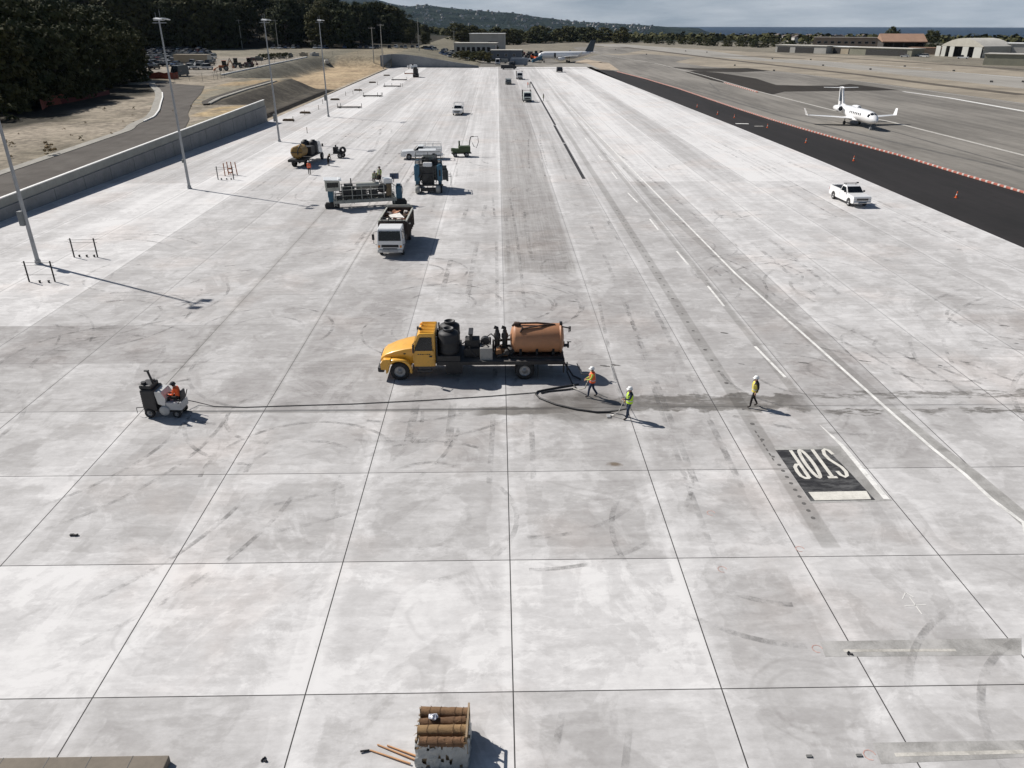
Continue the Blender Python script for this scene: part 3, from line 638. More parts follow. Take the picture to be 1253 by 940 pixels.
def trunk_mesh(name, seed, H, r0, W):
    r = random.Random(seed); q = MB(); lean = (r.uniform(-.5,.5), r.uniform(-.5,.5))
    P = [(lean[0]*u*u*1.2, lean[1]*u*u*1.2, H*.86*u) for u in (0, .08, .3, .55, .8, 1)]
    q.tube(P, [r0*1.35, r0, r0*.82, r0*.6, r0*.35, r0*.12], 9)
    for k in range(9):
        u = .28+.6*k/9; a = k*2.4+r.random(); b0 = Vector((lean[0]*u*u*1.2, lean[1]*u*u*1.2, H*.86*u)); L = W*(.85-.4*u)
        q.tube([b0, b0+Vector((math.cos(a)*L*.5, math.sin(a)*L*.5, L*.18)), b0+Vector((math.cos(a)*L, math.sin(a)*L, L*.45))], [r0*.32, r0*.2, r0*.06], 6)
    return q.mesh(name, M_BARK)
def tree(name, loc, rz, cm, tm, sc, label, group, cat='tree'):
    t = thing(name, label, cat, loc, rz, group); t.scale = sc if isinstance(sc, tuple) else (sc,)*3
    c_ = bpy.data.objects.new('crown', cm); C.objects.link(c_); c_.parent = t
    k_ = bpy.data.objects.new('trunk', tm); C.objects.link(k_); k_.parent = t
    return t
CY = [(crown_mesh('crown', 20+i, 17, 5.6+.5*i, 104, 46, .46, .02+.02*i, s), trunk_mesh('trunk', 40+i, 17, .38, 5)) for i, s in enumerate(('cypress', 'pine', 'cypress', 'round'))]
FT = [(crown_mesh('crown', 70+i, 10, 5.2, 40, 26, .55, .04, 'round' if i else 'cypress'), trunk_mesh('trunk', 80+i, 10, .3, 4)) for i in range(3)]
tr = random.Random(5)
TOPS = [(-60,-40), (300,-22), (380,-12), (430,0), (452,5), (470,5), (490,13), (520,29), (545,41), (575,47)]
def tree_scale(x, y):
    u = 610+1026*x/y; zt = 17.8+(26.75-pl(TOPS, u))/1137*y; return max(.42, min(1.9, (zt-ground_z(x, y))/17*tr.uniform(.60, 1.08)))
def put_forest(pts, protos, smin, smax, label, group):
    for (x, y) in pts:
        k = tr.randrange(len(protos)); s_ = tr.uniform(smin, smax)
        if smin < 0: s_ = tree_scale(x, y)
        tree('cypress_tree', (x, y, ground_z(x, y)-.3), tr.random()*6.28, *protos[k], (s_*tr.uniform(.9, 1.15), s_*tr.uniform(.9, 1.15), s_), label, group)
# 1) nearest dark trees along the top of the dirt bank
pts = []
for i in range(52):
    u = i/52; y = lerp(118, 330, u)+tr.uniform(-6, 6); x = -99-(y-118)*.20-tr.uniform(0, 30)
    if y > 205: x = min(x, -(y*.455)-tr.uniform(2, 34))
    pts.append((x, y))
put_forest(pts, CY, .82, 1.35, 'dark evergreen tree in the dense stand beyond the dirt bank at far left', 'dark evergreens beyond the dirt bank')
for P_, s_ in (((-88.95, 160.81), .9), ((-86.98, 165.85), .8), ((-88.19, 177.02), .85), ((-90.61, 192.05), .8), ((-92.15, 204.39), .75), ((-93.03, 215.42), .7), ((-99.08, 194.55), 1.05), ((-100.80, 209.91), 1.0), ((-101.35, 221.68), .95), ((-104.60, 238.60), .85), ((-89.85, 156.04), .9), ((-90.71, 151.53), .95), ((-95.99, 179.16), 1.0), ((-99.21, 175.26), 1.1)):
    k = tr.randrange(4); tree('cypress_tree', (P_[0]-2, P_[1], ground_z(P_[0]-2, P_[1])-.4), tr.random()*6.28, *CY[k], s_, 'dark evergreen tree at the front of the stand, overhanging the shrubs by the road bend', 'front row of dark evergreens')
# 2) the wood behind the car park
pts = []
for i in range(165):
    az_ = tr.uniform(-.52, -.075); d = tr.uniform(462, 560) if i < 95 else tr.uniform(560, 760)
    x, y = d*math.sin(az_), d*math.cos(az_)
    if az_ > -.16: d += 60; x, y = d*math.sin(az_), d*math.cos(az_)
    pts.append((x, y))
put_forest(pts, CY, -1, 1, 'dark evergreen tree in the wood behind the car park and the end wall', 'evergreens behind the car park')
# 3) line of trees closing the airfield
pts = []
FAR = [(560, 60, 640), (620, 57.5, 690), (700, 53.6, 790), (800, 55.4, 740), (850, 57.6, 690), (900, 59, 660), (960, 60, 640), (1020, 60, 640), (1100, 60, 640), (1180, 60, 620), (1253, 62, 600), (1300, 63, 590)]
for i in range(105):
    u = 560+ (740*i/105)+tr.uniform(-6, 6); a = math.atan((u-610)/1026.); d = pl([(q[0], q[2]) for q in FAR], u)+tr.uniform(8, 70)
    pts.append((d*math.sin(a)*1.0, d*math.cos(a)))
for (x, y) in pts:
    k = tr.randrange(3); s_ = tr.uniform(1.0, 1.45) if x < 120 else tr.uniform(.36, .62)
    if x > 230: s_ *= .8
    tree('bushy_tree', (x, y, ground_z(x, y)-.3), tr.random()*6.28, *FT[k], (s_*1.35, s_*1.35, s_), 'dark bushy tree in the long row closing the airfield in front of the bay', 'trees closing the airfield')
tree('bushy_tree', (*(260.67, 545.50), 0), 1, *FT[1], (1.2, 1.2, 1.5), 'tall dark tree left of the tan roofed hangar, standing up against the sea', None)
tree('bushy_tree', (*(296.07, 560.71), 0), 2, *FT[0], (1.1, 1.1, 1.2), 'dark tree just left of the arched hangar', None)
# woods behind as one mass
q = MB(); wr = random.Random(9); vs = []; fs = []
for i in range(3200):
    a = wr.uniform(-.5, .62); d = wr.uniform(800, 2100) if a > -.05 else wr.uniform(860, 1500)
    x, y = d*math.sin(a), d*math.cos(a); z0 = ground_z(x, y); s_ = wr.uniform(3.5, 6.5)
    for j in range(16):
        v = Vector((wr.gauss(0,1), wr.gauss(0,1), wr.gauss(0,.7))).normalized()*s_*wr.uniform(.5, 1); v.z = abs(v.z)
        p = Vector((x, y, z0+2.5))+v; n_ = (v.normalized()+Vector((wr.gauss(0,.4), wr.gauss(0,.4), .4))).normalized()
        e_ = n_.cross(Vector((wr.gauss(0,1), wr.gauss(0,1), wr.gauss(0,1)))).normalized()*s_*.42; g_ = n_.cross(e_); k = len(vs)
        vs += [p-e_, p-g_, p+e_, p+g_]; fs.append((k, k+1, k+2, k+3))
q.add(vs, fs); struct('woods', q, M_LEAF, 'stuff')
# 4) shrubs along the dirt bank
BUSH = [crown_mesh('shrub', 90+i, 2.6, 1.7, 20, 34, .17, .05, 'round', M_SHRUB) for i in range(3)]
DRY = [crown_mesh('dry_shrub', 95, 1.0, .7, 10, 26, .07, .02, 'round', M_GRASSY), crown_mesh('dry_shrub', 96, .5, .45, 8, 20, .05, .02, 'round', M_GRASSY)]
def plant(name, me_, x, y, s_, label, group, cat='shrub', z=None):
    o = bpy.data.objects.new(name, me_); C.objects.link(o); o.location = (x, y, (ground_z(x, y) if z is None else z)-.05); o.rotation_euler = (0, 0, tr.random()*6.28); o.scale = (s_*tr.uniform(.85,1.3), s_*tr.uniform(.85,1.3), s_); return tag(o, label, cat, group)
for i in range(64):
    y = tr.uniform(104, 205); x = -81.5-max(0, (y-104))*.085-tr.uniform(0, 12)
    if y < 128: x -= 3+(128-y)*.15
    plant('shrub', BUSH[i % 3], x, y, tr.uniform(.8, 1.9), 'olive green shrub at the foot of the dark trees beside the dirt bank', 'green shrubs under the dark trees')
for i in range(46):
    y = tr.uniform(78, 156); x = wallx(y)-tr.uniform(11, 30)
    plant('dry_weed', DRY[i % 2], x, y, tr.uniform(.3, .8), 'low tuft of dry weed on the tan dirt bank beyond the road', 'dry weeds on the dirt bank', 'weed')
plant('dry_shrub', DRY[0], *(-97.00, 169.56), 3.4, 'tall pale dry bush beside the red netting at far left', None)
plant('dry_shrub', DRY[0], *(-59.58, 104.90), 1.7, 'dark brown dry bush on the dirt bank close to the nearest lamp pole', None)

# houses on the headland
hr = random.Random(3)
def house_mesh(k):
    q = MB(); L, W_, H = (22, 12, 6) if k % 2 == 0 else (16, 14, 8)
    q.box(0, 0, H/2-4, L, W_, H+8, 0); q.prism([(-L/2-.6, H), (-L/2-.6, H+.4), (0, H+3.6), (L/2+.6, H+.4), (L/2+.6, H)], -W_/2-.6, W_/2+.6, 1)
    for i in range(3): q.box(-L/3+i*L/3, -W_/2-.03, H*.55, 1.6, .1, 1.6, 2)
    return q.mesh('house', [pm('house_wall_'+('white', 'cream', 'tan')[k % 3], [(.62,.6,.56),(.45,.42,.36),(.30,.28,.25)][k % 3], .8, .15, .1), pm('house_roof', (.16,.13,.12), .8, .25, .1), pm('dark_glass', (.02,.025,.03), .15, .1)])
HM = [house_mesh(k) for k in range(6)]
dg = bpy.context.evaluated_depsgraph_get()
cnt = 0
while cnt < 230:
    a = hr.uniform((-0.1472, 0.00584)[0], (0.1851, 0.00584)[0]); r = hr.uniform(5500, 7300)
    if noise.noise((a*30, r*.003, 5)) < -.12 and hr.random() < .8: continue
    x, y = r*math.sin(a), r*math.cos(a)
    hit, p, nn, ix = HILL.ray_cast((x, y, 900), (0, 0, -1))
    if not hit or p.z < -60: continue
    o = bpy.data.objects.new('hillside_house', HM[cnt % 6]); C.objects.link(o); o.location = (x, y, p.z+1.5); o.rotation_euler = (0, 0, hr.uniform(-.7, .7)); s_ = hr.uniform(.6, 1.15); o.scale = (s_, s_, s_)
    tag(o, 'tiny pale house among the trees on the distant wooded hillside', 'house', 'houses on the distant hillside'); cnt += 1
for i in range(14):
    u = hr.uniform(905, 1065); a = math.atan((u-610)/1026.); d = hr.uniform(800, 980); x, y = d*math.sin(a), d*math.cos(a)
    o = bpy.data.objects.new('house', HM[i % 6]); C.objects.link(o); o.location = (x, y, ground_z(x, y)+2.2); o.rotation_euler = (0, 0, hr.uniform(-.7, .7)); o.scale = (.38, .38, .45)
    tag(o, 'small pale house half hidden in the trees beyond the airfield, in front of the sea', 'house', 'houses beyond the airfield trees')

# ================================================================ road, walls, banks on the left
q = MB(); n1_, n2_ = [], []
RL = [(wallx(y)-.35, y) for y in range(30, 118, 6)]+[(-48.6, 123), (-51.0, 131), (-53.0, 138), (-55.64, 144.44), (-61.18, 162.76), (-66.04, 181.32), (-71.55, 199.34)]
RR = [(wallx(y)-8.6-.02*(y-30), y) for y in range(30, 130, 6)]
RR += [(-59.0, 131), (-59.8, 140), (-62.5, 149), (-66.5, 160), (-70.5, 171), (-74.5, 181), (-78.5, 190), (-82.5, 198), (-86.0, 205.5), (-88.5, 212)]
def resamp(P, n):
    L = [0]; 
    for a, b_ in zip(P, P[1:]): L.append(L[-1]+math.dist(a, b_))
    o = []
    for i in range(n):
        s_ = L[-1]*i/(n-1); k = max(j for j in range(len(L)) if L[j] <= s_+1e-9); k = min(k, len(P)-2); t_ = (s_-L[k])/(L[k+1]-L[k]); o.append((lerp(P[k][0], P[k+1][0], t_), lerp(P[k][1], P[k+1][1], t_)))
    return o
A_, B_ = resamp(RL, 80), resamp(RR, 80)
vs = []; fs = []; W8 = 8
for i in range(80):
    for k in range(W8+1):
        x, y = lerp(A_[i][0], B_[i][0], k/W8), lerp(A_[i][1], B_[i][1], k/W8); vs.append((x, y, max(ground_z(x, y), ground_z(x+.6, y) if k else 0)+.07))
for i in range(79):
    for k in range(W8): a = i*(W8+1)+k; fs.append((a, a+1, a+W8+2, a+W8+1))
q.add(vs, fs, 0, True); struct('road', q, M_ROAD)
def ribbon(name, P, w0, w1, dz, m, th=.12):
    q = MB(); 
    for (a, b_) in zip(P, P[1:]):
        a = Vector(a); b_ = Vector(b_); d = (b_-a).normalized(); nn = Vector((-d.y, d.x))
        pz = lambda p: ground_z(p.x, p.y)+dz
        c4 = [a+nn*w0, b_+nn*w0, b_+nn*w1, a+nn*w1]; z4 = [pz(c) for c in c4]
        q.add([(c.x, c.y, z) for c, z in zip(c4, z4)]+[(c.x, c.y, z-th) for c, z in zip(c4, z4)], [(0,1,2,3),(0,4,5,1),(1,5,6,2),(2,6,7,3),(3,7,4,0)])
    return struct(name, q, m)
ribbon('concrete_gutter', B_, 0, 1.5, .13, pm('gutter_concrete', (.30, .285, .25), .9, .2, .6, dirt=.4))
ribbon('kerb', B_[44:66], -.12, .14, .26, pm('white_kerb_paint', (.72, .71, .68), .7, .1, 1), .3)
M_WALL = pm('board_marked_concrete', (.235, .235, .235), .85, .16, .35, dirt=.25, bump=.3, stretch=(1, 1, .4)); M_CAP = pm('parapet_concrete', (.30, .30, .275), .85, .12, .5, dirt=.2)
M_WALL2 = pm('grey_end_wall_concrete', (.26, .27, .28), .85, .16, .2, dirt=.2)
def wall_strip(P, th, side, mb_lo, mb_hi, step, joints=None):
    """P: (x, y, z_crease, z_top); the lower part stands 6 cm proud of the parapet"""
    for (a, b_) in zip(P, P[1:]):
        d = Vector((b_[0]-a[0], b_[1]-a[1])).normalized(); nn = Vector((-d.y, d.x))*side
        def q4(m_, f0, f1, za0, za1, zb0, zb1):
            A0 = [a[0]+nn.x*f0, a[1]+nn.y*f0]; A1 = [a[0]+nn.x*f1, a[1]+nn.y*f1]; B0 = [b_[0]+nn.x*f0, b_[1]+nn.y*f0]; B1 = [b_[0]+nn.x*f1, b_[1]+nn.y*f1]
            m_.add([(*A0, za0), (*B0, zb0), (*B1, zb0), (*A1, za0), (*A0, za1), (*B0, zb1), (*B1, zb1), (*A1, za1)], [(0,3,2,1),(4,5,6,7),(0,1,5,4),(2,3,7,6),(1,2,6,5),(3,0,4,7)])
        q4(mb_lo, 0, th, -.3, a[2], -.3, b_[2]); q4(mb_hi, step, th-.03, a[2]+.003, a[3], b_[2]+.003, b_[3])
w_ = thing('retaining_wall', 'long pale concrete retaining wall beside the road on the left edge of the apron', 'wall', (wallx(100), 100, 0))
lo, hi = MB(), MB(); P = []
for y in [24+6.1*i for i in range(22)]+[158.2]:
    zt = pl([(20, .55), (75, 1.95), (105, 2.72), (158.2, 4.02)], y); P.append((wallx(y)-wallx(100), y-100, zt-pl([(20, .5), (75, .85), (158, 1.1)], y), zt))
wall_strip(P, .42, 1, lo, hi, .15)
a = lo.build('wall_base', M_WALL, w_); bq = hi.build('parapet', M_CAP, w_)
js = MB()
for p_ in P[1:-1]: js.box(p_[0]+.003, p_[1], p_[2]/2, .02, .035, p_[2])
js.build('expansion_joint', pm('joint_filler', (.08, .08, .08), .9, .1, 2), w_)
rl = MB()
for a_, b_ in zip(P, P[1:]): rl.bar((a_[0]-.26, a_[1], a_[3]+.04), (b_[0]-.26, b_[1], b_[3]+.04), .34, .09)
rl.build('sunlit_top_cap', pm('sunlit_top_white', (.78, .77, .74), .7, .08, 1), w_)  # added cap: its white paints the sunlit top of the wall
w_ = thing('end_wall', 'tall grey concrete wall closing the far left corner of the apron and stepping down to the right', 'wall', (-46, 357, 0))
lo, hi = MB(), MB()
wall_strip([(-3.2, -8, 3.9, 5.0), (-.4, -1.2, 4.1, 5.2), (0, 0, 4.15, 5.25)], .45, 1, lo, hi, .05)
wall_strip([(0, 0, 4.15, 5.25), (6, -.9, 4.0, 5.15), (12, -1.9, 3.3, 4.5), (20, -3.1, 2.2, 3.3), (28, -4.3, 1.2, 2.1), (38, -5.9, .3, .8)], .45, 1, lo, hi, .05)
lo.build('wall_base', M_WALL2, w_); hi.build('parapet', M_WALL2, w_)

# ================================================================ shared materials
M_STEEL = pm('galvanised_pole', (.34, .35, .36), .5, .15, .7, metal=.5); M_RUB = pm('tyre_rubber', (.022, .022, .023), .85, .3, 3, dirt=.35)
M_RIM = pm('steel_rim', (.32, .32, .32), .5, .2, 3, metal=.6, dirt=.5); M_WHITE = pm('white_vehicle_paint', (.78, .78, .77), .35, .04, 1, coat=.5, dirt=.12)
M_YEL = pm('yellow_truck_paint', (.78, .40, .045), .38, .08, 1, coat=.5, dirt=.22); M_GLASS = pm('dark_window_glass', (.008, .011, .014), .10, .2, 1, spec=.4)
M_BLK = pm('black_plastic', (.020, .020, .022), .55, .3, 2, dirt=.15); M_TANKB = pm('black_poly_tank', (.022, .022, .024), .62, .2, 1.5, dirt=.12)
M_TANKT = pm('tan_tank_paint', (.42, .20, .10), .55, .10, .8, dirt=.15); M_FRAME = pm('chassis_steel', (.035, .033, .032), .7, .3, 2, dirt=.3)
M_CHR = pm('chrome', (.6, .6, .6), .2, .1, 1, metal=1); M_LAMP = pm('lamp_glass', (.7, .7, .66), .15, .05, 1); M_AMB = pm('amber_lens', (.8, .30, .03), .3, .1, 1); M_REDL = pm('red_lens', (.45, .03, .02), .3, .1, 1)
M_DECK = pm('deck_plate', (.10, .095, .09), .7, .25, 2, dirt=.4); M_BLUE = pm('blue_machine_paint', (.035, .12, .19), .5, .15, 1, dirt=.3); M_CREAM = pm('cream_machine_paint', (.43, .43, .38), .5, .1, 1, dirt=.35)
M_GREYM = pm('grey_machine_steel', (.09, .095, .09), .6, .3, 2, dirt=.4); M_GREEN = pm('dark_green_paint', (.045, .07, .025), .55, .2, 1, dirt=.35)
M_ORG = pm('safety_orange', (.75, .12, .02), .6, .1, 2); M_WOODY = pm('rusty_brown', (.22, .11, .05), .85, .3, 3)

def wheel(parent, x, y, r, wd, rim=M_RIM, dual=False, n=28):
    s_ = 1 if y > 0 else -1; q = MB(); 
    def ty(yc):
        q.lathe([(r*.58, yc-wd/2+.01), (r*.80, yc-wd/2), (r*.95, yc-wd*.44), (r, yc-wd*.30), (r, yc+wd*.30), (r*.95, yc+wd*.44), (r*.80, yc+wd/2), (r*.58, yc+wd/2-.01)], (x, 0, r), 'Y', n)
        for k in range(n): 
            t_ = 6.283*k/n; q.box(x+math.cos(t_)*r*.995, yc, r+math.sin(t_)*r*.995, .03*r*2, wd*.62, .02, rot=(0, -t_, 0))
    ty(y)
    if dual: ty(y-s_*(wd+.04))
    w_ = q.build('wheel', M_RUB, parent)
    q = MB(); yo = y+s_*wd*.28
    q.lathe([(r*.60, y+s_*wd*.46), (r*.56, yo), (r*.30, yo-s_*.03), (r*.24, yo+s_*.02), (r*.13, yo+s_*.03), (r*.11, yo+s_*.07), (.001, yo+s_*.07)], (x, 0, r), 'Y', 20)
    for k in range(8):
        t_ = 6.283*k/8; q.cyl((x+math.cos(t_)*r*.2, yo+s_*.01, r+math.sin(t_)*r*.2), (x+math.cos(t_)*r*.2, yo+s_*.05, r+math.sin(t_)*r*.2), .018, n=6)
    q.lathe([(r*.60, y-s_*wd*.3), (.01, y-s_*wd*.3)], (x, 0, r), 'Y', 20)
    q.build('rim', rim, w_); return w_
def arc(cx, cz, r, a0, a1, n=8): return [(cx+r*math.cos(R(lerp(a0, a1, i/n))), cz+r*math.sin(R(lerp(a0, a1, i/n)))) for i in range(n+1)]
def lamp(parent, name, x, y, z, sx, sy, sz, m=M_LAMP): q = MB(); q.box(x, y, z, sx, sy, sz, ch=.02); return q.build(name, m, parent)

# ================================================================ yellow bonnet truck with tanks (local +x is forward)
T = thing('tank_truck', 'yellow bonneted flatbed truck carrying two black tanks, a pump and a tan vacuum tank', 'truck', (-2.04, 38.85, 0), math.pi)
q = MB(); q.box(-.6, .43, .84, 10.1, .09, .26); q.box(-.6, -.43, .84, 10.1, .09, .26)
for x in (-5, -3.4, -2, -.4, 1.4, 3.4): q.box(x, 0, .84, .1, .86, .2)
q.cyl((-3.42, -.95, .52), (-3.42, .95, .52), .09); q.cyl((3.42, -.95, .52), (3.42, .95, .52), .07); q.sphere((-3.42, 0, .52), .24); q.cyl((-3.3, 0, .55), (2.2, 0, .75), .05)
q.build('chassis', M_FRAME, T)
# bonnet: lofted sections, narrowing to the nose
q = MB()
def hood_ring(x, hw, z0, z1, rr):
    P = [(x, -hw, z0), (x, -hw, z1-rr)]+[(x, -hw+rr-rr*math.cos(R(a)), z1-rr+rr*math.sin(R(a))) for a in (22, 45, 68, 90)]
    P += [(x, -hw*.4, z1+.05), (x, hw*.4, z1+.05)]
    return P+[(x, hw-rr+rr*math.cos(R(a)), z1-rr+rr*math.sin(R(a))) for a in (90, 68, 45, 22)]+[(x, hw, z1-rr), (x, hw, z0)]
q.loft([hood_ring(2.62, .94, .95, 1.84, .09), hood_ring(3.1, .90, .93, 1.76, .09), hood_ring(3.7, .84, .85, 1.60, .10), hood_ring(4.15, .78, .78, 1.42, .10), hood_ring(4.40, .74, .76, 1.26, .09), hood_ring(4.47, .70, .78, 1.14, .06)], 0)
hd = q.build('bonnet', M_YEL, T)
for s_ in (-1, 1):
    q = MB(); rings = []
    for i in range(13):
        a = R(lerp(-8, 188, i/12)); r_ = .70; cx, cz = 3.46, .56
        ex = math.cos(a)*(r_+.03); ez = min(math.sin(a)*(r_+.05), .66); rings.append([(cx+math.cos(a)*(r_-.09), s_*.70, cz+math.sin(a)*(r_-.09)), (cx+ex, s_*.70, cz+ez+.06), (cx+ex, s_*1.12, cz+ez), (cx+ex*.98, s_*1.17, cz+ez-.05), (cx+math.cos(a)*(r_-.10), s_*1.17, cz+math.sin(a)*(r_-.12))])
    q.loft(rings, 0, True); q.prism([(4.02, .62), (4.44, .66), (4.46, .98), (4.30, 1.22), (3.9, 1.25)], min(s_*.66, s_*1.15), max(s_*.66, s_*1.15)); q.build('fender', M_YEL, T)
    lamp(T, 'headlight', 4.45, s_*.90, .90, .06, .30, .20); q = MB(); q.box(3.0, s_*.893, 1.50, .38, .02, .07, rot=(0, .1, 0)); q.build('vent', M_BLK, T)
q = MB(); q.box(4.44, 0, 1.02, .05, .92, .46, ch=.03)
for k in range(6): q.box(4.475, 0, .84+k*.075, .02, .86, .03, 1)
q.build('grille', [M_BLK, M_CHR], T)
q = MB(); q.box(4.52, 0, .62, .22, 2.16, .30, ch=.07); q.box(4.42, .98, .62, .3, .3, .28, ch=.06); q.box(4.42, -.98, .62, .3, .3, .28, ch=.06); q.build('bumper', M_BLK, T)
# cab
q = MB(); prof = [(1.45, .78), (2.62, .78), (2.68, 1.2), (2.70, 1.80), (2.40, 2.56), (2.28, 2.66), (1.48, 2.68), (1.42, 2.62)]
q.prism(prof, -1.06, 1.06, 0, top=(1.75, .13, .85)); cab = q.build('cab', M_YEL, T); bvm = cab.modifiers.new('b', 'BEVEL'); bvm.width = .07; bvm.segments = 3; bvm.limit_method = 'ANGLE'
q = MB()
for k in range(8): q.box(1.88, -.77+k*.22, 2.69, .78, .05, .045, ch=.015)
q.build('roof_rib', M_YEL, cab)
q = MB(); q.quad((2.675, -.93, 1.86), (2.675, .93, 1.86), (2.43, .84, 2.48), (2.43, -.84, 2.48)); 
vs_ = q.v; q.v = [v+Vector((.018, 0, .006)) for v in vs_]; q.build('windscreen', M_GLASS, cab)
q = MB(); q.box(1.404, 0, 2.12, .02, 1.5, .44); q.build('rear_window', M_GLASS, cab)
for s_ in (-1, 1):
    q = MB(); yv = lambda z: s_*(1.06-.13*min(1, max(0, (z-1.75)/.85))+.012)
    q.box(2.05, s_*1.066, 1.26, 1.04, .02, .92, ch=.008); dr_ = q.build('door', M_YEL, T)
    q = MB(); P = [(1.60, 1.72), (2.56, 1.72), (2.52, 1.90), (2.26, 2.46), (1.62, 2.46)]
    q.add([(x, yv(z), z) for x, z in P], [(0,1,2,3,4)]); q.build('window', M_GLASS, dr_)
    q = MB(); q.box(1.70, s_*1.09, 1.40, .15, .03, .09, ch=.01); q.build('handle', M_BLK, dr_)
    q = MB(); q.tube([(2.52, s_*1.03, 1.70), (2.62, s_*1.32, 1.68), (2.62, s_*1.34, 2.22), (2.5, s_*1.02, 2.25)], .018, 6); q.box(2.60, s_*1.35, 1.98, .09, .20, .42, ch=.03); q.build('mirror', M_BLK, T)
    q = MB(); q.box(2.06, s_*.98, .55, .8, .3, .06, ch=.02); q.box(2.06, s_*.92, .72, .7, .2, .3, ch=.02); q.build('step', M_DECK, T)
q = MB(); q.cyl((1.95, -.86, .72), (.95, -.86, .72), .27, n=20); q.box(1.2, -.86, .72, .04, .58, .58); q.build('fuel_tank', M_CHR if False else pm('dull_aluminium', (.30, .31, .32), .4, .15, 1, metal=.7, dirt=.4), T)
q = MB(); q.box(.45, -.86, .64, .9, .5, .55, ch=.03); q.box(.45, .86, .64, .9, .5, .55, ch=.03); q.build('toolbox', M_BLK, T)
lamp(T, 'beacon', 2.28, .35, 2.74, .14, .14, .12, M_BLK); lamp(T, 'beacon', 2.28, -.35, 2.74, .1, .1, .07, M_AMB)
q = MB()
for i, wch in enumerate((.09, .08, .09, .05, .09, .09)): q.box(2.36-i*.12, 1.081, 1.52, wch, .004, .05)
q.build('door_lettering', M_BLK, T)
for s_ in (-1, 1): wheel(T, 3.42, s_*1.02, .53, .28); wheel(T, -3.42, s_*1.06, .53, .26, dual=True)
# deck
q = MB(); q.box(-2.08, 0, 1.06, 6.95, 2.34, .10); q.box(-2.08, 1.19, 1.02, 6.95, .05, .20, 1); q.box(-2.08, -1.19, 1.02, 6.95, .05, .20, 1); q.box(-5.57, 0, .98, .05, 2.4, .32, 1)
for y in (1.15, -1.15): q.box(-5.55, y, .78, .09, .09, .72, 1)
for k in range(7): q.box(1.0-k*1.05, 0, .99, .08, 2.2, .08, 1)
q.build('deck', [M_DECK, M_FRAME], T)
q = MB(); q.box(1.36, 0, 1.62, .06, 2.2, 1.1); 
for y in (-1.05, 0, 1.05): q.box(1.36, y, 1.8, .08, .08, 1.5)
q.build('headboard', M_BLK, T)
for y in (.56, -.56):
    q = MB(); r_ = .555
    q.lathe([(.01, 1.12), (r_*.97, 1.12), (r_, 1.18), (r_, 1.55), (r_+.02, 1.58), (r_+.02, 1.64), (r_, 1.67), (r_, 2.05), (r_+.02, 2.08), (r_+.02, 2.14), (r_, 2.17), (r_, 2.54), (r_*.96, 2.60), (r_*.62, 2.70), (r_*.45, 2.72)], (.72, y, 0), n=36)
    tk = q.build('water_tank', M_TANKB, T); q = MB(); q.lathe([(.27, 2.68), (.30, 2.72), (.30, 2.84), (.25, 2.85), (.24, 2.74), (.01, 2.74)], (.72, y, 0), n=24); q.build('tank_lid', M_BLK, tk)
q = MB(); q.box(.72, 0, 1.42, 1.24, 2.3, .05); q.box(.72, -1.16, 1.28, 1.24, .03, .32); q.box(.72, 1.16, 1.28, 1.24, .03, .32); q.build('tank_cradle', M_FRAME, T)
# pump and engine group between the tanks
e = MB(); er = random.Random(4)
e.box(-.75, 0, 1.40, 1.3, 1.3, .5, ch=.05); e.box(-.55, .1, 1.85, .8, .7, .45, ch=.06)
for k in range(8): e.cyl((-.3-k*.2, er.uniform(-.7, .7), 1.2), (-.3-k*.2, er.uniform(-.7, .7), 1.5+er.random()*.5), .05+.04*er.random(), n=8)
for k in range(10): a = (er.uniform(-2.5, .1), er.uniform(-1, 1), er.uniform(1.2, 1.9)); e.tube([a, (a[0]-.3, a[1]+er.uniform(-.4,.4), a[2]+.15), (a[0]-.7, a[1]+er.uniform(-.5,.5), a[2]-.2)], .035, 6)
e.build('engine', M_FRAME, T)
q = MB(); q.box(-.47, 0, 1.75, .16, .85, 1.3, ch=.05); q.box(-.47, 0, 2.42, .26, .95, .06, ch=.02)
for k in range(9): q.box(-.47, 0, 1.25+k*.12, .19, .8, .025)
q.build('radiator', M_BLK, T)
q = MB(); q.box(-1.32, .72, 1.45, .68, .55, .72, ch=.03); q.build('control_cabinet', pm('dusty_grey_cabinet', (.33, .32, .30), .6, .15, 1, dirt=.3), T)
q = MB(); q.cyl((-1.25, -.05, 1.9), (-1.25, .3, 1.9), .2, n=20); q.cyl((-1.25, -.05, 1.9), (-1.25, .28, 1.9), .24, n=20); q.build('air_filter', M_BLK, T)
for dx_ in (0, -.42):
    q = MB(); q.lathe([(.01, 1.15), (.15, 1.15), (.15, 2.05), (.19, 2.12), (.19, 2.3), (.12, 2.42), (.12, 2.52), (.06, 2.55)], (-1.92+dx_, .15, 0), n=18); q.tube([(-1.92+dx_, .15, 2.5), (-1.92+dx_, .15, 2.66), (-1.76+dx_, .15, 2.72)], .10, 10); q.box(-1.92+dx_, .15, 1.55, .34, .34, .06); q.build('filter_canister', M_FRAME, T)
q = MB(); q.box(-2.25, .2, 1.35, .5, .7, .42, ch=.04); q.cyl((-2.0, .2, 1.45), (-2.0, .75, 1.45), .17, n=16); q.build('vacuum_blower', M_WOODY, T)
q = MB()
for k, (y, z) in enumerate(((.55, 1.35), (.2, 1.5), (-.3, 1.7), (.8, 1.25))): q.tube([(-1.9, y, z), (-2.4, y*.8, z+.12), (-2.85, y*.6, z-.05+.1*k)], .05+.01*k, 8)
q.cyl((-2.45, .9, 1.5), (-2.45, .6, 1.5), .13, n=14); q.build('pipework', M_FRAME, T)
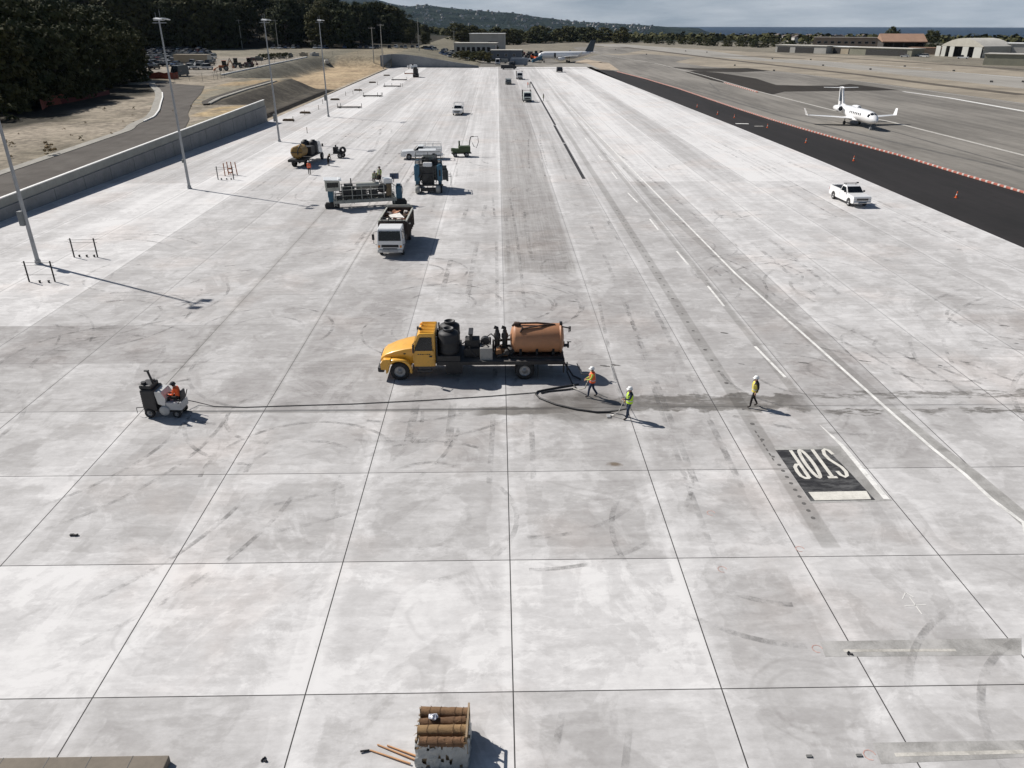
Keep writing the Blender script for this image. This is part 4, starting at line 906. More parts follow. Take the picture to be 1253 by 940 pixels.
# tan vacuum tank lying along the deck
q = MB(); r_ = .80; zc = 2.02
q.lathe([(.01, -2.63), (.35, -2.66), (.62, -2.74), (r_*.97, -2.86), (r_, -2.95), (r_, -5.30), (r_*.98, -5.36), (r_*1.05, -5.37), (r_*1.05, -5.45), (.95*r_, -5.46), (.60, -5.56), (.01, -5.62)], (0, 0, zc), 'X', 44); tk = q.build('vacuum_tank', M_TANKT, T)
q = MB(); q.lathe([(r_*1.07, -2.96), (r_*1.012, -2.90), (r_*1.012, -3.02), (r_*1.012, -2.9)], (0,0,zc), 'X', 44) if False else None
q.tube([(-2.75, .05, zc+.72), (-2.95, .05, zc+.93), (-3.2, .1, zc+.90), (-4.1, .12, zc+.92), (-4.7, .1, zc+.86), (-5.1, .1, zc+.80)], .055, 8)
q.tube([(-3.15, .1, zc+.86), (-3.35, .45, zc+.72), (-4.2, .32, zc+.82), (-4.9, .12, zc+.84)], .045, 8); q.tube([(-3.3, .42, zc+.74), (-3.18, .62, zc+.58)], .05, 8); q.box(-3.0, .1, zc+.86, .3, .25, .18, ch=.04)
q.build('hose', M_WOODY if False else pm('dark_brown_rubber', (.06, .035, .025), .8, .3, 2), tk)
q = MB(); q.box(-5.42, .1, zc+.86, .16, .2, .22, ch=.03); q.cyl((-5.5, .1, zc+.68), (-5.95, .1, zc+.58), .035); q.cyl((-5.88, .1, zc+.7), (-5.88, .1, zc+.35), .03); q.box(-5.95, .1, zc+.55, .05, .05, .3)
q.build('upper_valve', M_BLK, tk); q = MB(); q.cyl((-5.5, .15, zc-.42), (-5.9, .15, zc-.40), .09, n=12); q.cyl((-5.85, .15, zc-.22), (-5.85, .15, zc-.55), .05); q.box(-5.9, .15, zc-.2, .24, .04, .04); q.cyl((-5.5, -.4, zc-.5), (-5.7, -.4, zc-.5), .1, n=12)
q.build('lower_valve', M_BLK, tk)
q = MB()
for x in (-3.2, -4.1, -5.0): q.box(x, 0, 1.30, .14, 1.2, .42); q.box(x, .55, 1.45, .14, .12, .5, rot=(-.5, 0, 0)); q.box(x, -.55, 1.45, .14, .12, .5, rot=(.5, 0, 0))
q.box(-4.1, 0, 1.18, 2.9, 1.7, .14); q.build('tank_saddle', M_BLK, T)
q = MB(); q.tube([(-5.5, .7, 1.0), (-5.8, .8, .55), (-6.1, .9, .10), (-6.5, 1.3, .06)], .05, 8); q.build('drain_hose', M_BLK, T)
q = MB(); q.box(-5.6, .95, .9, .04, .16, .12); q.box(-5.6, -.95, .9, .04, .16, .12); q.build('tail_light', M_REDL, T)
q = MB(); 
for s_ in (-1, 1): q.box(-4.15, s_*1.02, .42, .03, .6, .62)
q.build('mud_flap', M_BLK, T)

# ================================================================ white tipper truck
T = thing('dump_truck', 'white cab over tipper truck with a dark body full of rubble, facing the camera', 'truck', (-9.0, 65.6, 0), R(-90.5))
q = MB(); q.box(-.4, .38, .72, 7.0, .1, .24); q.box(-.4, -.38, .72, 7.0, .1, .24); q.cyl((-2.0, -.9, .48), (-2.0, .9, .48), .1); q.box(0, 0, .6, .8, .7, .4); q.build('chassis', M_FRAME, T)
q = MB(); q.prism([(1.95, .72), (3.68, .55), (3.80, .62), (3.80, 1.32), (3.66, 2.28), (3.52, 2.42), (2.1, 2.46), (1.95, 2.36)], -1.05, 1.05, 0, top=(1.4, .07, 1)); cab = q.build('cab', M_WHITE, T); bvm = cab.modifiers.new('b', 'BEVEL'); bvm.width = .07; bvm.segments = 3; bvm.limit_method = 'ANGLE'
q = MB(); q.quad((3.815, -.93, 1.42), (3.815, .93, 1.42), (3.69, .88, 2.20), (3.69, -.88, 2.20)); q.build('windscreen', M_GLASS, cab)
q = MB(); q.box(3.81, 0, .98, .04, 1.42, .22, ch=.02); q.box(3.82, 0, .76, .04, 1.2, .06); q.build('grille', M_BLK, T)
q = MB(); q.box(3.82, 0, .56, .16, 2.1, .26, ch=.05); q.build('bumper', M_CREAM if False else pm('bumper_grey', (.45, .45, .44), .5, .1, 1, dirt=.3), T)
for s_ in (-1, 1):
    lamp(T, 'headlight', 3.88, s_*.82, .58, .06, .3, .14); lamp(T, 'indicator', 3.82, s_*.90, .95, .05, .16, .2, M_AMB)
    q = MB(); q.add([(2.5, s_*1.065, 1.5), (3.55, s_*1.065, 1.5), (3.47, s_*1.02, 2.15), (2.5, s_*1.02, 2.15)], [(0,1,2,3)]); q.build('side_window', M_GLASS, cab)
    q = MB(); q.tube([(3.6, s_*1.0, 2.2), (3.75, s_*1.32, 2.1), (3.75, s_*1.34, 1.2), (3.7, s_*1.05, 1.05)], .02, 6); q.box(3.74, s_*1.35, 1.72, .1, .2, .48, ch=.03); q.build('mirror', M_BLK, T)
    wheel(T, 2.75, s_*.92, .45, .25); wheel(T, -2.0, s_*.95, .45, .24, dual=True)
q = MB(); q.box(-1.0, 0, 1.02, 5.1, 2.28, .12)
q.box(-1.0, 1.15, 1.75, 5.1, .08, 1.5); q.box(-1.0, -1.15, 1.75, 5.1, .08, 1.5); q.box(1.55, 0, 1.78, .08, 2.3, 1.55); q.box(-3.55, 0, 1.85, .08, 2.3, 1.6)
for s_ in (-1, 1):
    for k in range(7): q.box(1.4-k*.8, s_*1.22, 1.7, .1, .08, 1.35)
q.build('tipper_body', pm('dark_tipper_paint', (.045, .028, .022), .65, .3, 1, dirt=.35), T)
q = MB(); q.box(-1.0, 1.17, 2.54, 5.2, .14, .08, ch=.02); q.box(-1.0, -1.17, 2.54, 5.2, .14, .08, ch=.02); q.box(-3.55, 0, 2.70, .10, 2.3, .22, ch=.02); q.box(1.58, 0, 2.60, .12, 2.3, .06, 0); q.build('body_rim', M_CREAM, T)
q = MB()
for y in (-.85, -.3, .3, .85): q.box(1.70, y, 2.62, .05, .05, .5)
for z in (2.55, 2.70, 2.85): q.box(1.70, 0, z, .05, 1.9, .05)
q.build('head_rack', M_BLK, T)
q = MB(); lr = random.Random(8)
for k in range(46):
    x, y = lr.uniform(-3.3, 1.2), lr.uniform(-1, 1); q.box(x, y, 1.85+lr.uniform(0, .50), lr.uniform(.25, .8), lr.uniform(.2, .6), lr.uniform(.08, .3), lr.randrange(3), (lr.uniform(-.5,.5), lr.uniform(-.5,.5), lr.uniform(0,3)), ch=.02)
q.box(-1, 0, 1.65, 4.9, 2.1, .6, 2); q.box(-.5, .1, 2.42, 1.5, 1.0, .12, 0, (.1, .08, .4), ch=.03)
o = q.build('rubble_load', [pm('broken_concrete', (.70, .66, .61), .9, .15, 2), pm('reddish_debris', (.42, .20, .12), .9, .3, 2), pm('brown_debris', (.13, .08, .05), .9, .3, 2)]); o.location = (-9.0, 65.6, 0); o.rotation_euler = (0,0,R(-90.5)); tag(o, 'heap of pale slabs and reddish rubble inside the tipper body', 'rubble load')

# ================================================================ pickups
def pickup(loc, rz, label, group=None, rack='bar', service=False, col=M_WHITE, name='pickup_truck'):
    T = thing(name, label, 'pickup', loc, rz, group)
    q = MB(); prof = [(-2.82, .62), (-2.78, .42), (-2.1, .40)]+arc(-1.72, .42, .46, 180, 0)+[(-1.2, .38), (1.35, .38)]+arc(1.86, .42, .46, 180, 0)+[(2.55, .40), (2.86, .45), (2.92, .62), (2.90, 1.02), (2.80, 1.14), (1.30, 1.24), (1.02, 1.26), (-.42, 1.26), (-.46, 1.30), (-2.80, 1.28)]
    q.prism(prof, -.97, .97, 0, top=(.9, .05, .4)); bd = q.build('body', col, T); bvm = bd.modifiers.new('b', 'BEVEL'); bvm.width = .035; bvm.segments = 2; bvm.limit_method = 'ANGLE'
    q = MB(); q.prism([(-.42, 1.24), (1.20, 1.24), (.52, 1.82), (.40, 1.87), (-.22, 1.88), (-.36, 1.80)], -.91, .91, 0, top=(1.25, .17, .6)); cb = q.build('cab', col, T); bvm = cb.modifiers.new('b', 'BEVEL'); bvm.width = .05; bvm.segments = 3; bvm.limit_method = 'ANGLE'
    q = MB(); q.quad((1.20, -.84, 1.285), (1.20, .84, 1.285), (.60, .70, 1.79), (.60, -.70, 1.79)); q.v = [v+Vector((.015, 0, .012)) for v in q.v]; q.build('windscreen', M_GLASS, cb)
    for s_ in (-1, 1):
        q = MB(); q.add([(1.02, s_*.915, 1.30), (.54, s_*.80, 1.74), (-.20, s_*.80, 1.74), (-.26, s_*.915, 1.30)], [(0,1,2,3)]); q.build('side_window', M_GLASS, cb)
        q = MB(); q.box(.95, s_*1.06, 1.36, .14, .2, .17, ch=.03); q.bar((.95, s_*.93, 1.28), (.95, s_*1.03, 1.34), .04); q.build('mirror', M_BLK, T)
        lamp(T, 'headlight', 2.90, s_*.76, .92, .06, .32, .20, pm('headlight_lens', (.55, .57, .58), .15, .1, 1)); lamp(T, 'tail_light', -2.82, s_*.90, 1.0, .05, .12, .3, M_REDL)
        q = MB(); q.box(.35, s_*.978, .95, .004, .003, .5); q.box(-.30, s_*.975, .8, .012, .006, .75); q.build('door_seam', M_BLK, T)
        wheel(T, 1.86, s_*.86, .39, .25, n=22); wheel(T, -1.72, s_*.86, .39, .25, n=22)
    q = MB(); q.box(2.93, 0, .86, .05, 1.24, .28, ch=.02); q.box(2.945, 0, .98, .04, 1.9, .03, 1); q.box(2.945, 0, .78, .04, 1.3, .03, 1); q.build('grille', [M_BLK, M_CHR], T)
    q = MB(); q.box(2.95, 0, .54, .14, 1.86, .22, ch=.05); q.box(-2.88, 0, .55, .14, 1.8, .18, ch=.04); q.build('bumper', M_CHR, T)
    q = MB(); q.box(3.03, 0, .55, .01, .9, .1); q.build('air_intake', M_BLK, T)
    if not service:
        q = MB(); q.box(-1.62, 0, 1.288, 2.14, 1.56, .02); q.build('bed_liner', M_BLK, T)
        q = MB(); q.box(-1.62, .88, 1.33, 2.34, .13, .10, ch=.03); q.box(-1.62, -.88, 1.33, 2.34, .13, .10, ch=.03); q.box(-2.76, 0, 1.33, .1, 1.7, .10, ch=.03); q.build('bed_rail', col, T)
    else:
        q = MB()
        for s_ in (-1, 1): q.box(-1.66, s_*.88, 1.28, 2.4, .34, .55, ch=.03)
        q.box(-2.8, 0, 1.2, .08, 1.8, .35); q.build('service_box', col, T)
        q = MB()
        for x in (-2.75, -1.6, -.5):
            for s_ in (-1, 1): q.bar((x, s_*.95, 1.5), (x, s_*.95, 2.2), .05)
            q.bar((x, -.95, 2.2), (x, .95, 2.2), .05)
        for s_ in (-1, 1): q.bar((-2.8, s_*.95, 2.2), (1.2, s_*.95, 2.2), .05); q.bar((-2.8, s_*.95, 1.85), (-.5, s_*.95, 1.85), .035)
        q.build('ladder_rack', pm('white_rack', (.6, .6, .58), .5, .15, 2), T)
    if rack == 'bar':
        q = MB(); q.bar((-.1, -.80, 2.02), (-.1, .80, 2.02), .10, .07); q.bar((-.1, -.55, 1.86), (-.1, -.55, 2.0), .04); q.bar((-.1, .55, 1.86), (-.1, .55, 2.0), .04); q.box(-.1, .72, 2.07, .16, .2, .12, ch=.03); q.build('light_bar', M_BLK, T)
    return T
PK = pickup((38.3, 82.6, 0), R(-87), 'white single cab pickup with a roof light bar, facing the camera near the new asphalt', rack='bar')
pickup((-10.9, 112.6, 0), R(183), 'white service pickup with ladder rack parked behind the tall paving machine', rack=None, service=True)
pickup((-8.4, 170.8, 0), R(-92), 'small white pickup with ladder rack alone on the far apron, facing the camera', rack=None, service=True)

# ================================================================ second tank truck, seen from behind
T = thing('tank_truck', 'black tank truck with a tan tank on its tail, parked left of the concrete machines', 'truck', (-26.6, 109.0, 0), R(84))
q = MB(); q.box(0, .4, .8, 8.8, .1, .25); q.box(0, -.4, .8, 8.8, .1, .25); q.box(-.6, 0, 1.05, 6.6, 2.35, .12); q.build('chassis', M_FRAME, T)
q = MB(); q.prism([(2.3, .9), (3.5, .9), (3.5, 1.9), (3.2, 2.6), (2.35, 2.65)], -1.05, 1.05, top=(1.7, .1, .9)); q.prism([(3.5, .8), (4.6, .7), (4.5, 1.4), (3.5, 1.75)], -.8, .8); cb = q.build('cab', M_WHITE, T)
q = MB(); q.box(2.28, 0, 2.1, .02, 1.4, .4); q.build('rear_window', M_GLASS, cb)
for y in (.58, -.58):
    q = MB(); q.lathe([(.01, 1.12), (.56, 1.12), (.57, 1.7), (.57, 2.6), (.5, 2.75), (.3, 2.85), (.28, 2.95), (.01, 2.95)], (1.55, y, 0), n=24); q.build('water_tank', M_TANKB, T)
q = MB(); q.box(.2, 0, 1.7, 1.6, 1.9, 1.2, ch=.06); q.box(.5, .5, 2.2, .5, .5, .5, ch=.05); q.build('engine', M_BLK, T)
q = MB(); q.lathe([(.01, -1.3), (.7, -1.35), (.8, -1.5), (.8, -3.6), (.84, -3.62), (.84, -3.72), (.6, -3.82), (.01, -3.86)], (0, 0, 2.0), 'X', 28); tk = q.build('vacuum_tank', pm('brown_yellow_tank', (.27, .16, .04), .6, .2, 1, dirt=.4), T)
q = MB(); 
for k in range(6): a = k*1.05; q.cyl((-3.86, math.cos(a)*.7, 2+math.sin(a)*.7), (-3.6, math.cos(a)*.7, 2+math.sin(a)*.7), .06, n=6)
q.tube([(-3.9, -.2, 1.7), (-4.1, -.3, 2.2), (-3.7, -.4, 2.7), (-2.6, -.3, 2.9), (-1.6, .2, 2.85)], .07, 8); q.box(-3.95, 0, 2.0, .08, 1.5, .07); q.build('hose', M_BLK, tk)
q = MB(); q.box(-4.2, 0, .95, .12, 2.3, .3); q.box(-4.2, -.2, .98, .03, .35, .16, 1); q.build('rear_bumper', [M_FRAME, M_LINE], T)
for s_ in (-1, 1):
    wheel(T, 3.5, s_*1.0, .5, .27, n=18); wheel(T, -2.6, s_*1.02, .5, .25, dual=True, n=18); q = MB(); q.box(3.3, s_*1.3, 2.0, .1, .2, .42); q.bar((3.4, s_*1.05, 2.0), (3.3, s_*1.25, 2.0), .04); q.build('mirror', M_BLK, T)

# ================================================================ wide concrete machine on crawlers (local x = its width)
T = thing('paving_machine', 'wide low concrete curing machine with cream cab, railings and blue end legs', 'paving machine', (-14.3, 81.4, 0), R(14))
q = MB()
for y in (-.55, .55): q.box(.1, y, .72, 6.6, .22, .34, ch=.02)
for k in range(8): q.box(-3.0+k*.88, 0, .72, .1, 1.1, .2)
q.build('main_beam', M_CREAM, T)
q = MB()
for k in range(12): x = -2.9+k*.55; q.cyl((x, -.35, .55), (x, -.35, 1.25), .07, n=8); q.cyl((x, .25, .6), (x, .25, 1.4), .05, n=8)
q.cyl((-3.0, -.35, 1.28), (3.1, -.35, 1.28), .07); q.cyl((-3, .25, 1.42), (3.1, .25, 1.42), .055); q.cyl((-3, 0, 1.05), (3.1, 0, 1.05), .18, n=12)
for k in range(10): x = -2.6+k*.58; q.tube([(x, -.4, 1.2), (x+.12, -.6, 1.0), (x+.2, -.62, .7)], .03, 6)
q.build('vibrator_pipework', M_GREYM, T)
for k in range(5):
    q = MB(); x = -2.2+k*.98 if k < 4 else 2.1; q.box(x, -.72, 1.45, .07, .07, 1.75); q.box(x, .72, 1.55, .07, .07, 1.6); q.build('post', M_CREAM, T)
q = MB()
for z in (2.3, 1.95, 1.35): q.bar((-2.3, -.72, z), (2.2, -.72, z), .045); q.bar((-2.3, .72, z), (2.2, .72, z), .045)
q.build('railing', M_CREAM, T)
q = MB(); q.box(-.1, .1, 2.08, 4.2, .9, .05); q.box(0, .3, 1.62, 5.0, .5, .06); q.build('catwalk', M_DECK, T)
q = MB(); q.box(-1.55, .1, 1.65, 1.3, 1.0, .85, ch=.06); q.box(-1.5, .1, 2.25, .9, .7, .35, ch=.05); q.cyl((-1.2, .3, 2.4), (-1.2, .3, 2.95), .06); q.build('engine', M_BLK, T)
q = MB(); q.cyl((-.7, .2, 2.15), (1.7, .2, 2.15), .34, n=20); q.build('curing_drum', M_CREAM, T)
q = MB(); er = random.Random(31)
for k in range(34): a = (er.uniform(-2.4, 2.4), er.uniform(-.7, .2), er.uniform(.9, 2.2)); q.tube([a, (a[0]+er.uniform(-.5,.5), a[1]+er.uniform(-.2,.2), a[2]-.2), (a[0]+er.uniform(-.6,.6), a[1], a[2]-.5)], .03, 5)
for k in range(12): q.box(er.uniform(-2.3, 2.4), er.uniform(-.4, .4), er.uniform(.95, 1.7), er.uniform(.15, .5), er.uniform(.2, .5), er.uniform(.15, .4))
q.box(-.3, -.3, 1.5, 1.1, .5, .6, ch=.05); q.box(1.0, -.2, 1.45, .9, .6, .55, ch=.05); q.build('hydraulic_assembly', pm('oily_machine_black', (.035, .036, .036), .6, .4, 2, dirt=.4), T)
for s_ in (-1, 1):
    q = MB(); q.bar((s_*2.9, -.8, .3), (s_*2.9, -.8, 2.3), .05); q.bar((s_*3.15, -.8, .3), (s_*3.15, -.8, 2.3), .05)
    for k in range(6): q.bar((s_*2.9, -.8, .45+k*.33), (s_*3.15, -.8, .45+k*.33), .035)
    q.build('ladder', M_CREAM, T)
q = MB(); q.lathe([(.01, -.12), (.46, -.12), (.5, 0), (.46, .12), (.01, .12)], (1.95, -.60, 1.95), 'Y', 24); q.build('hose_reel', M_BLK, T)
q = MB(); q.lathe([(.36, -.04), (.40, 0), (.36, .04), (.01, .04)], (1.7, .7, 2.95), 'Y', 20); q.box(1.7, .72, 2.95, .7, .02, .04); q.box(1.7, .72, 2.95, .04, .02, .7); q.build('fan_guard', M_GREYM, T)
q = MB(); q.box(2.6, 0, 2.62, .95, 1.1, .5, ch=.06); q.build('white_tank', M_WHITE, T)
q = MB(); q.box(2.65, -.5, 1.75, .62, .3, 1.25, ch=.04); q.build('brown_panel', pm('mud_brown_paint', (.20, .15, .09), .8, .3, 1, dirt=.3), T)
q = MB(); q.box(3.4, .35, 2.95, .95, .75, .04, rot=(.7, 0, -.15)); 
for k in range(4): q.box(3.08+k*.22, .33, 2.98, .02, .72, .045, 1, rot=(.7, 0, -.15))
q.bar((3.3, .3, 2.3), (3.3, .3, 2.9), .06); q.build('solar_panel', [pm('dark_panel', (.035, .05, .09), .3, .2, 1), M_GREYM], T)
cab = MB(); cab.box(-3.15, 0, 2.42, 1.5, 1.5, 1.05, ch=.05); cb = cab.build('cab', M_CREAM, T)
q = MB(); q.box(-3.15, -.762, 2.52, 1.15, .02, .5); q.box(-3.905, 0, 2.5, .02, 1.1, .5); q.box(-2.395, 0, 2.5, .02, 1.1, .5); q.build('window', M_GLASS, cb)
q = MB(); q.box(-3.1, 0, 3.0, 1.8, 1.75, .10, rot=(0, .05, 0), ch=.03); q.box(-2.4, 0, 3.02, .25, 1.3, .14, ch=.03); q.build('roof', M_WHITE, cb)
for x in (-3.35, 3.75):
    q = MB(); q.box(x, 0, 1.35, .62, .75, 1.35, ch=.12); q.cyl((x, 0, 1.9), (x, 0, 2.2), .24, n=16); q.cyl((x-.3, -.35, 1.2), (x-.3, -.35, 1.9), .06); lg = q.build('leg', M_BLUE, T)
    q = MB(); q.prism([(x-.75, .1), (x-.62, 0), (x+.62, 0), (x+.75, .1), (x+.78, .35), (x+.6, .62), (x-.6, .62), (x-.78, .35)], -.24, .24)
    for k in range(14): q.box(x-.68+k*.105, 0, .0+.015, .05, .5, .03)
    q.build('crawler', M_FRAME, lg)
q = MB(); q.tube([(3.6, -.2, 2.1), (4.0, -.35, 2.2), (4.15, -.35, 1.6), (4.0, -.3, 1.0)], .035, 6); q.tube([(3.4, .2, 2.0), (3.0, .1, 2.3), (2.5, .1, 2.2)], .04, 6); q.build('hydraulic_hose', M_BLK, T)

# ================================================================ tall paver with blue legs and drums
T = thing('paving_machine', 'tall narrow paving machine with blue legs, dark engine and pale rollers', 'paving machine', (-8.05, 90.3, 0), R(4))
for (x, y) in ((-1.35, -1.5), (1.25, -1.6), (-1.35, 1.6), (1.25, 1.6)):
    q = MB(); q.box(x, y, 2.15, .62, .60, 1.7, ch=.08); q.cyl((x, y, 2.9), (x, y, 3.15), .2, n=14); q.box(x, y+.0, 1.2, .4, .4, .6, ch=.05); lg = q.build('leg', M_BLUE, T)
    q = MB(); q.box(x, y, 2.2, .20, .64, .7, ch=.02) if x > 0 else None
    q.prism([(y-.6, .12), (y-.5, 0), (y+.5, 0), (y+.6, .12), (y+.6, .45), (y+.45, .65), (y-.45, .65), (y-.6, .45)], x-.2, x+.2)
    q.v = [Vector((v.y, v.x, v.z)) if abs(v.z) <= .66 else v for v in q.v]; q.build('crawler', M_FRAME, lg)
for x in (-1.35, 1.0):
    q = MB(); q.lathe([(.01, -.26), (.32, -.26), (.42, -.2), (.45, 0), (.42, .2), (.32, .26), (.01, .26)], (x, -2.35, .47), 'X', 22); q.build('roller', pm('pale_dusty_rubber', (.33, .33, .31), .9, .2, 1), T)
q = MB(); q.box(-.05, -.2, 2.4, 2.0, 3.0, 1.1, ch=.08); q.box(-.05, .4, 1.5, 2.6, 3.2, .5, ch=.05); q.box(-.1, -1.55, 1.45, 1.4, .5, 1.4, ch=.06)
er = random.Random(12)
for k in range(18): a = (er.uniform(-1, 1), -1.75, er.uniform(.6, 2.6)); q.tube([a, (a[0]+er.uniform(-.3,.3), a[1]-.2, a[2]-.3), (a[0]+er.uniform(-.4,.4), a[1]-.05, a[2]-.7)], .04, 6)
q.build('engine_block', M_GREYM if False else pm('oily_machine_black', (.035, .036, .036), .6, .4, 2, dirt=.4), T)
q = MB(); q.box(-.1, -1.35, 3.05, 1.05, .7, .55, ch=.12); q.build('white_tank', M_WHITE, T)
q = MB(); q.box(-.1, .3, 3.05, 2.9, 2.6, .08); q.build('platform', M_DECK, T)
q = MB()
for x in (-1.5, -.1, 1.4):
    for y in (-.9, 1.55): q.bar((x, y, 3.1), (x, y, 4.05), .05)
for z in (3.6, 4.05): q.bar((-1.5, -.9, z), (1.4, -.9, z), .05); q.bar((-1.5, 1.55, z), (1.4, 1.55, z), .05); q.bar((-1.5, -.9, z), (-1.5, 1.55, z), .05); q.bar((1.4, -.9, z), (1.4, 1.55, z), .05)
q.build('railing', M_GREYM, T)
q = MB(); q.box(-.05, .1, 3.45, 1.3, .5, .7, ch=.05); q.box(-.05, -.1, 3.85, 1.2, .4, .06, rot=(.5,0,0)); q.build('control_console', M_CREAM, T)
q = MB(); q.box(-.1, .3, 4.45, 2.0, 1.5, .07, ch=.02); 
for x in (-1, .8): q.bar((x, .95, 3.1), (x, .95, 4.45), .05)
q.build('canopy', M_WHITE, T)
q = MB(); q.box(1.85, -.9, 1.9, .55, .9, 1.2, ch=.06); q.box(1.8, -.9, 2.7, .5, .6, .3, ch=.05); q.cyl((2.1, -1.4, 1.2), (2.1, -1.4, 2.4), .12, n=12); q.build('hydraulic_unit', M_GREYM, T)
q = MB(); q.box(0, -2.3, .45, 2.0, .35, .35, ch=.04); q.box(0, -2.1, .9, 3.2, .16, .16); q.build('screed', M_FRAME, T)
q = MB(); q.bar((.5, -2.0, .4), (.5, -1.9, 3.0), .05); q.bar((.8, -2.0, .4), (.8, -1.9, 3.0), .05)
for k in range(8): q.bar((.5, -2.0, .55+k*.32), (.8, -2.0, .55+k*.32), .035)
q.build('ladder', M_GREYM, T)
q = MB()
for k in range(22): a = (er.uniform(-1.5, 1.6), er.uniform(-1.7, 1.2), er.uniform(2.6, 3.4)); q.tube([a, (a[0]+er.uniform(-.4,.4), a[1]-.3, a[2]-.3), (a[0]+er.uniform(-.5,.5), a[1]-.2, a[2]-1.0)], .035, 5)
for k in range(8): q.box(er.uniform(-1.2, 1.3), er.uniform(-1.3, 1.2), 3.3, .4, .4, er.uniform(.3, .9), ch=.03)
q.build('hose_bundle', M_BLK, T)
q = MB()
for x, y in ((2.6, -.2), (2.5, 1.2)): q.bar((1.5, y, 1.6), (x, y, 1.5), .05); q.bar((x, y, .2), (x, y, 1.7), .035)
q.build('sensor_arm', M_GREYM, T)

# ================================================================ green pump trailer and small cart behind
T = thing('compressor_trailer', 'dark green machine on wheels with a raised hose loop, right of the service pickup', 'trailer', (-5.2, 114.4, 0), R(8))
q = MB(); q.box(.3, 0, 1.05, 1.7, 1.2, .9, ch=.1); q.box(-.9, 0, .85, 1.1, 1.0, .6, ch=.1); q.cyl((-.4, .2, 1.5), (-.4, .2, 2.2), .12, n=10); q.cyl((-1.35, 0, .75), (-1.35, 0, 1.2), .3, n=14); q.build('body', M_GREEN, T)
for s_ in (-1, 1): wheel(T, .55, s_*.7, .34, .2, n=16); wheel(T, -1.1, s_*.6, .3, .2, n=16)
q = MB(); q.tube([(1.0, 0, 1.3), (1.15, 0, 2.3), (1.3, 0, 2.75), (1.7, 0, 2.8)], .07, 8); q.tube([(1.3, 0, 2.75), (2.3, 0, 2.8), (2.4, 0, 2.0), (2.1, 0, 1.2), (1.7, 0, 1.4), (1.5, 0, 1.9)], .04, 6); q.build('boom', M_BLK, T)
q = MB(); q.box(-.15, 0, .5, 2.9, .9, .12); q.build('frame', M_FRAME, T)
T = thing('pump_cart', 'small dark pump cart with two wheels beside the crouching worker', 'cart', (-23.0, 113.5, 0), R(-12))
q = MB(); q.box(0, 0, .75, 1.5, .8, .35, ch=.05); q.box(-.45, 0, 1.2, .6, .7, .65, ch=.08); q.cyl((-.4, 0, 1.5), (-.4, 0, 1.8), .1); q.box(.1, 0, 1.05, .4, .5, .25, 1, ch=.04); q.build('engine', [M_BLK, M_CREAM], T)
q = MB(); q.lathe([(.2, -.12), (.48, -.1), (.5, 0), (.48, .1), (.2, .12)], (.72, -.2, 1.15), 'Y', 20); q.build('hose_reel', M_BLK, T)
for s_ in (-1, 1): wheel(T, .35, s_*.55, .38, .18, n=16)
q = MB(); q.bar((-.6, 0, .6), (-1.3, -.1, .35), .06); q.bar((-1.3, -.3, .35), (-1.3, .1, .35), .05); q.build('drawbar', M_FRAME, T)

# ================================================================ ride-on groove saw
T = thing('groove_saw', 'black and grey ride-on groove saw with an upright mast, at the left', 'saw machine', (-16.75, 34.0, 0), R(176))
q = MB(); q.box(.55, 0, .95, .72, .95, 1.15, ch=.09); q.box(.62, 0, 1.62, .62, .8, .22, ch=.07); q.cyl((.75, .2, 1.7), (.75, .2, 1.85), .12, n=14); q.cyl((.45, -.2, 1.7), (.45, -.2, 1.82), .08)
for k in range(7): q.box(.92, 0, .6+k*.13, .03, .8, .05)
q.build('engine_cowling', M_BLK, T)
q = MB(); q.cyl((.35, .05, 1.7), (.50, .05, 2.35), .055, n=12); q.box(.55, .05, 2.38, .24, .10, .07, ch=.02); q.build('exhaust_mast', M_BLK, T)
q = MB(); q.prism([(.12, .75), (.22, 1.42), (-.12, 1.40), (-.30, 1.05), (-.22, .62)], -.42, .42); q.build('side_shield', pm('silver_shield', (.55, .55, .54), .45, .1, 1, metal=.3), T)
q = MB(); q.box(-.62, 0, .62, .78, .8, .42, ch=.05); q.build('rear_body', pm('silver_body', (.50, .50, .50), .5, .1, 1, dirt=.25), T)
q = MB(); q.box(0, 0, .36, 1.9, .7, .16, ch=.03); q.build('frame', M_FRAME, T)
q = MB(); q.lathe([(.01, .50), (.22, .50), (.26, .46), (.26, .40), (.01, .40)], (-.15, 0, .40), 'Y', 20); q.build('blade_guard', pm('grey_guard', (.42, .42, .41), .5, .1, 1), T)
q = MB(); q.box(-.78, 0, .88, .42, .45, .1, ch=.04); q.box(-1.0, 0, 1.12, .1, .42, .48, ch=.04); q.build('seat', M_BLK, T)
q = MB(); q.cyl((-.05, 0, .8), (-.28, 0, 1.08), .03); q.lathe([(.16, 0), (.18, .02), (.16, .04), (.14, .02), (.16, 0)], (-.30, 0, 1.08), 'Z', 18); q.build('steering_wheel', M_BLK, T)
q = MB(); q.bar((-.9, .42, .8), (-1.25, .42, 1.25), .035); q.bar((-.9, -.42, .8), (-1.05, -.42, 1.2), .035); q.bar((1.0, 0, .35), (1.35, .3, .45), .03); q.bar((1.35, .3, .45), (1.35, .3, .15), .02); q.build('guide_arm', M_BLK, T)
for s_ in (-1, 1): wheel(T, .62, s_*.42, .25, .2, n=18); wheel(T, -.72, s_*.36, .2, .16, n=18)

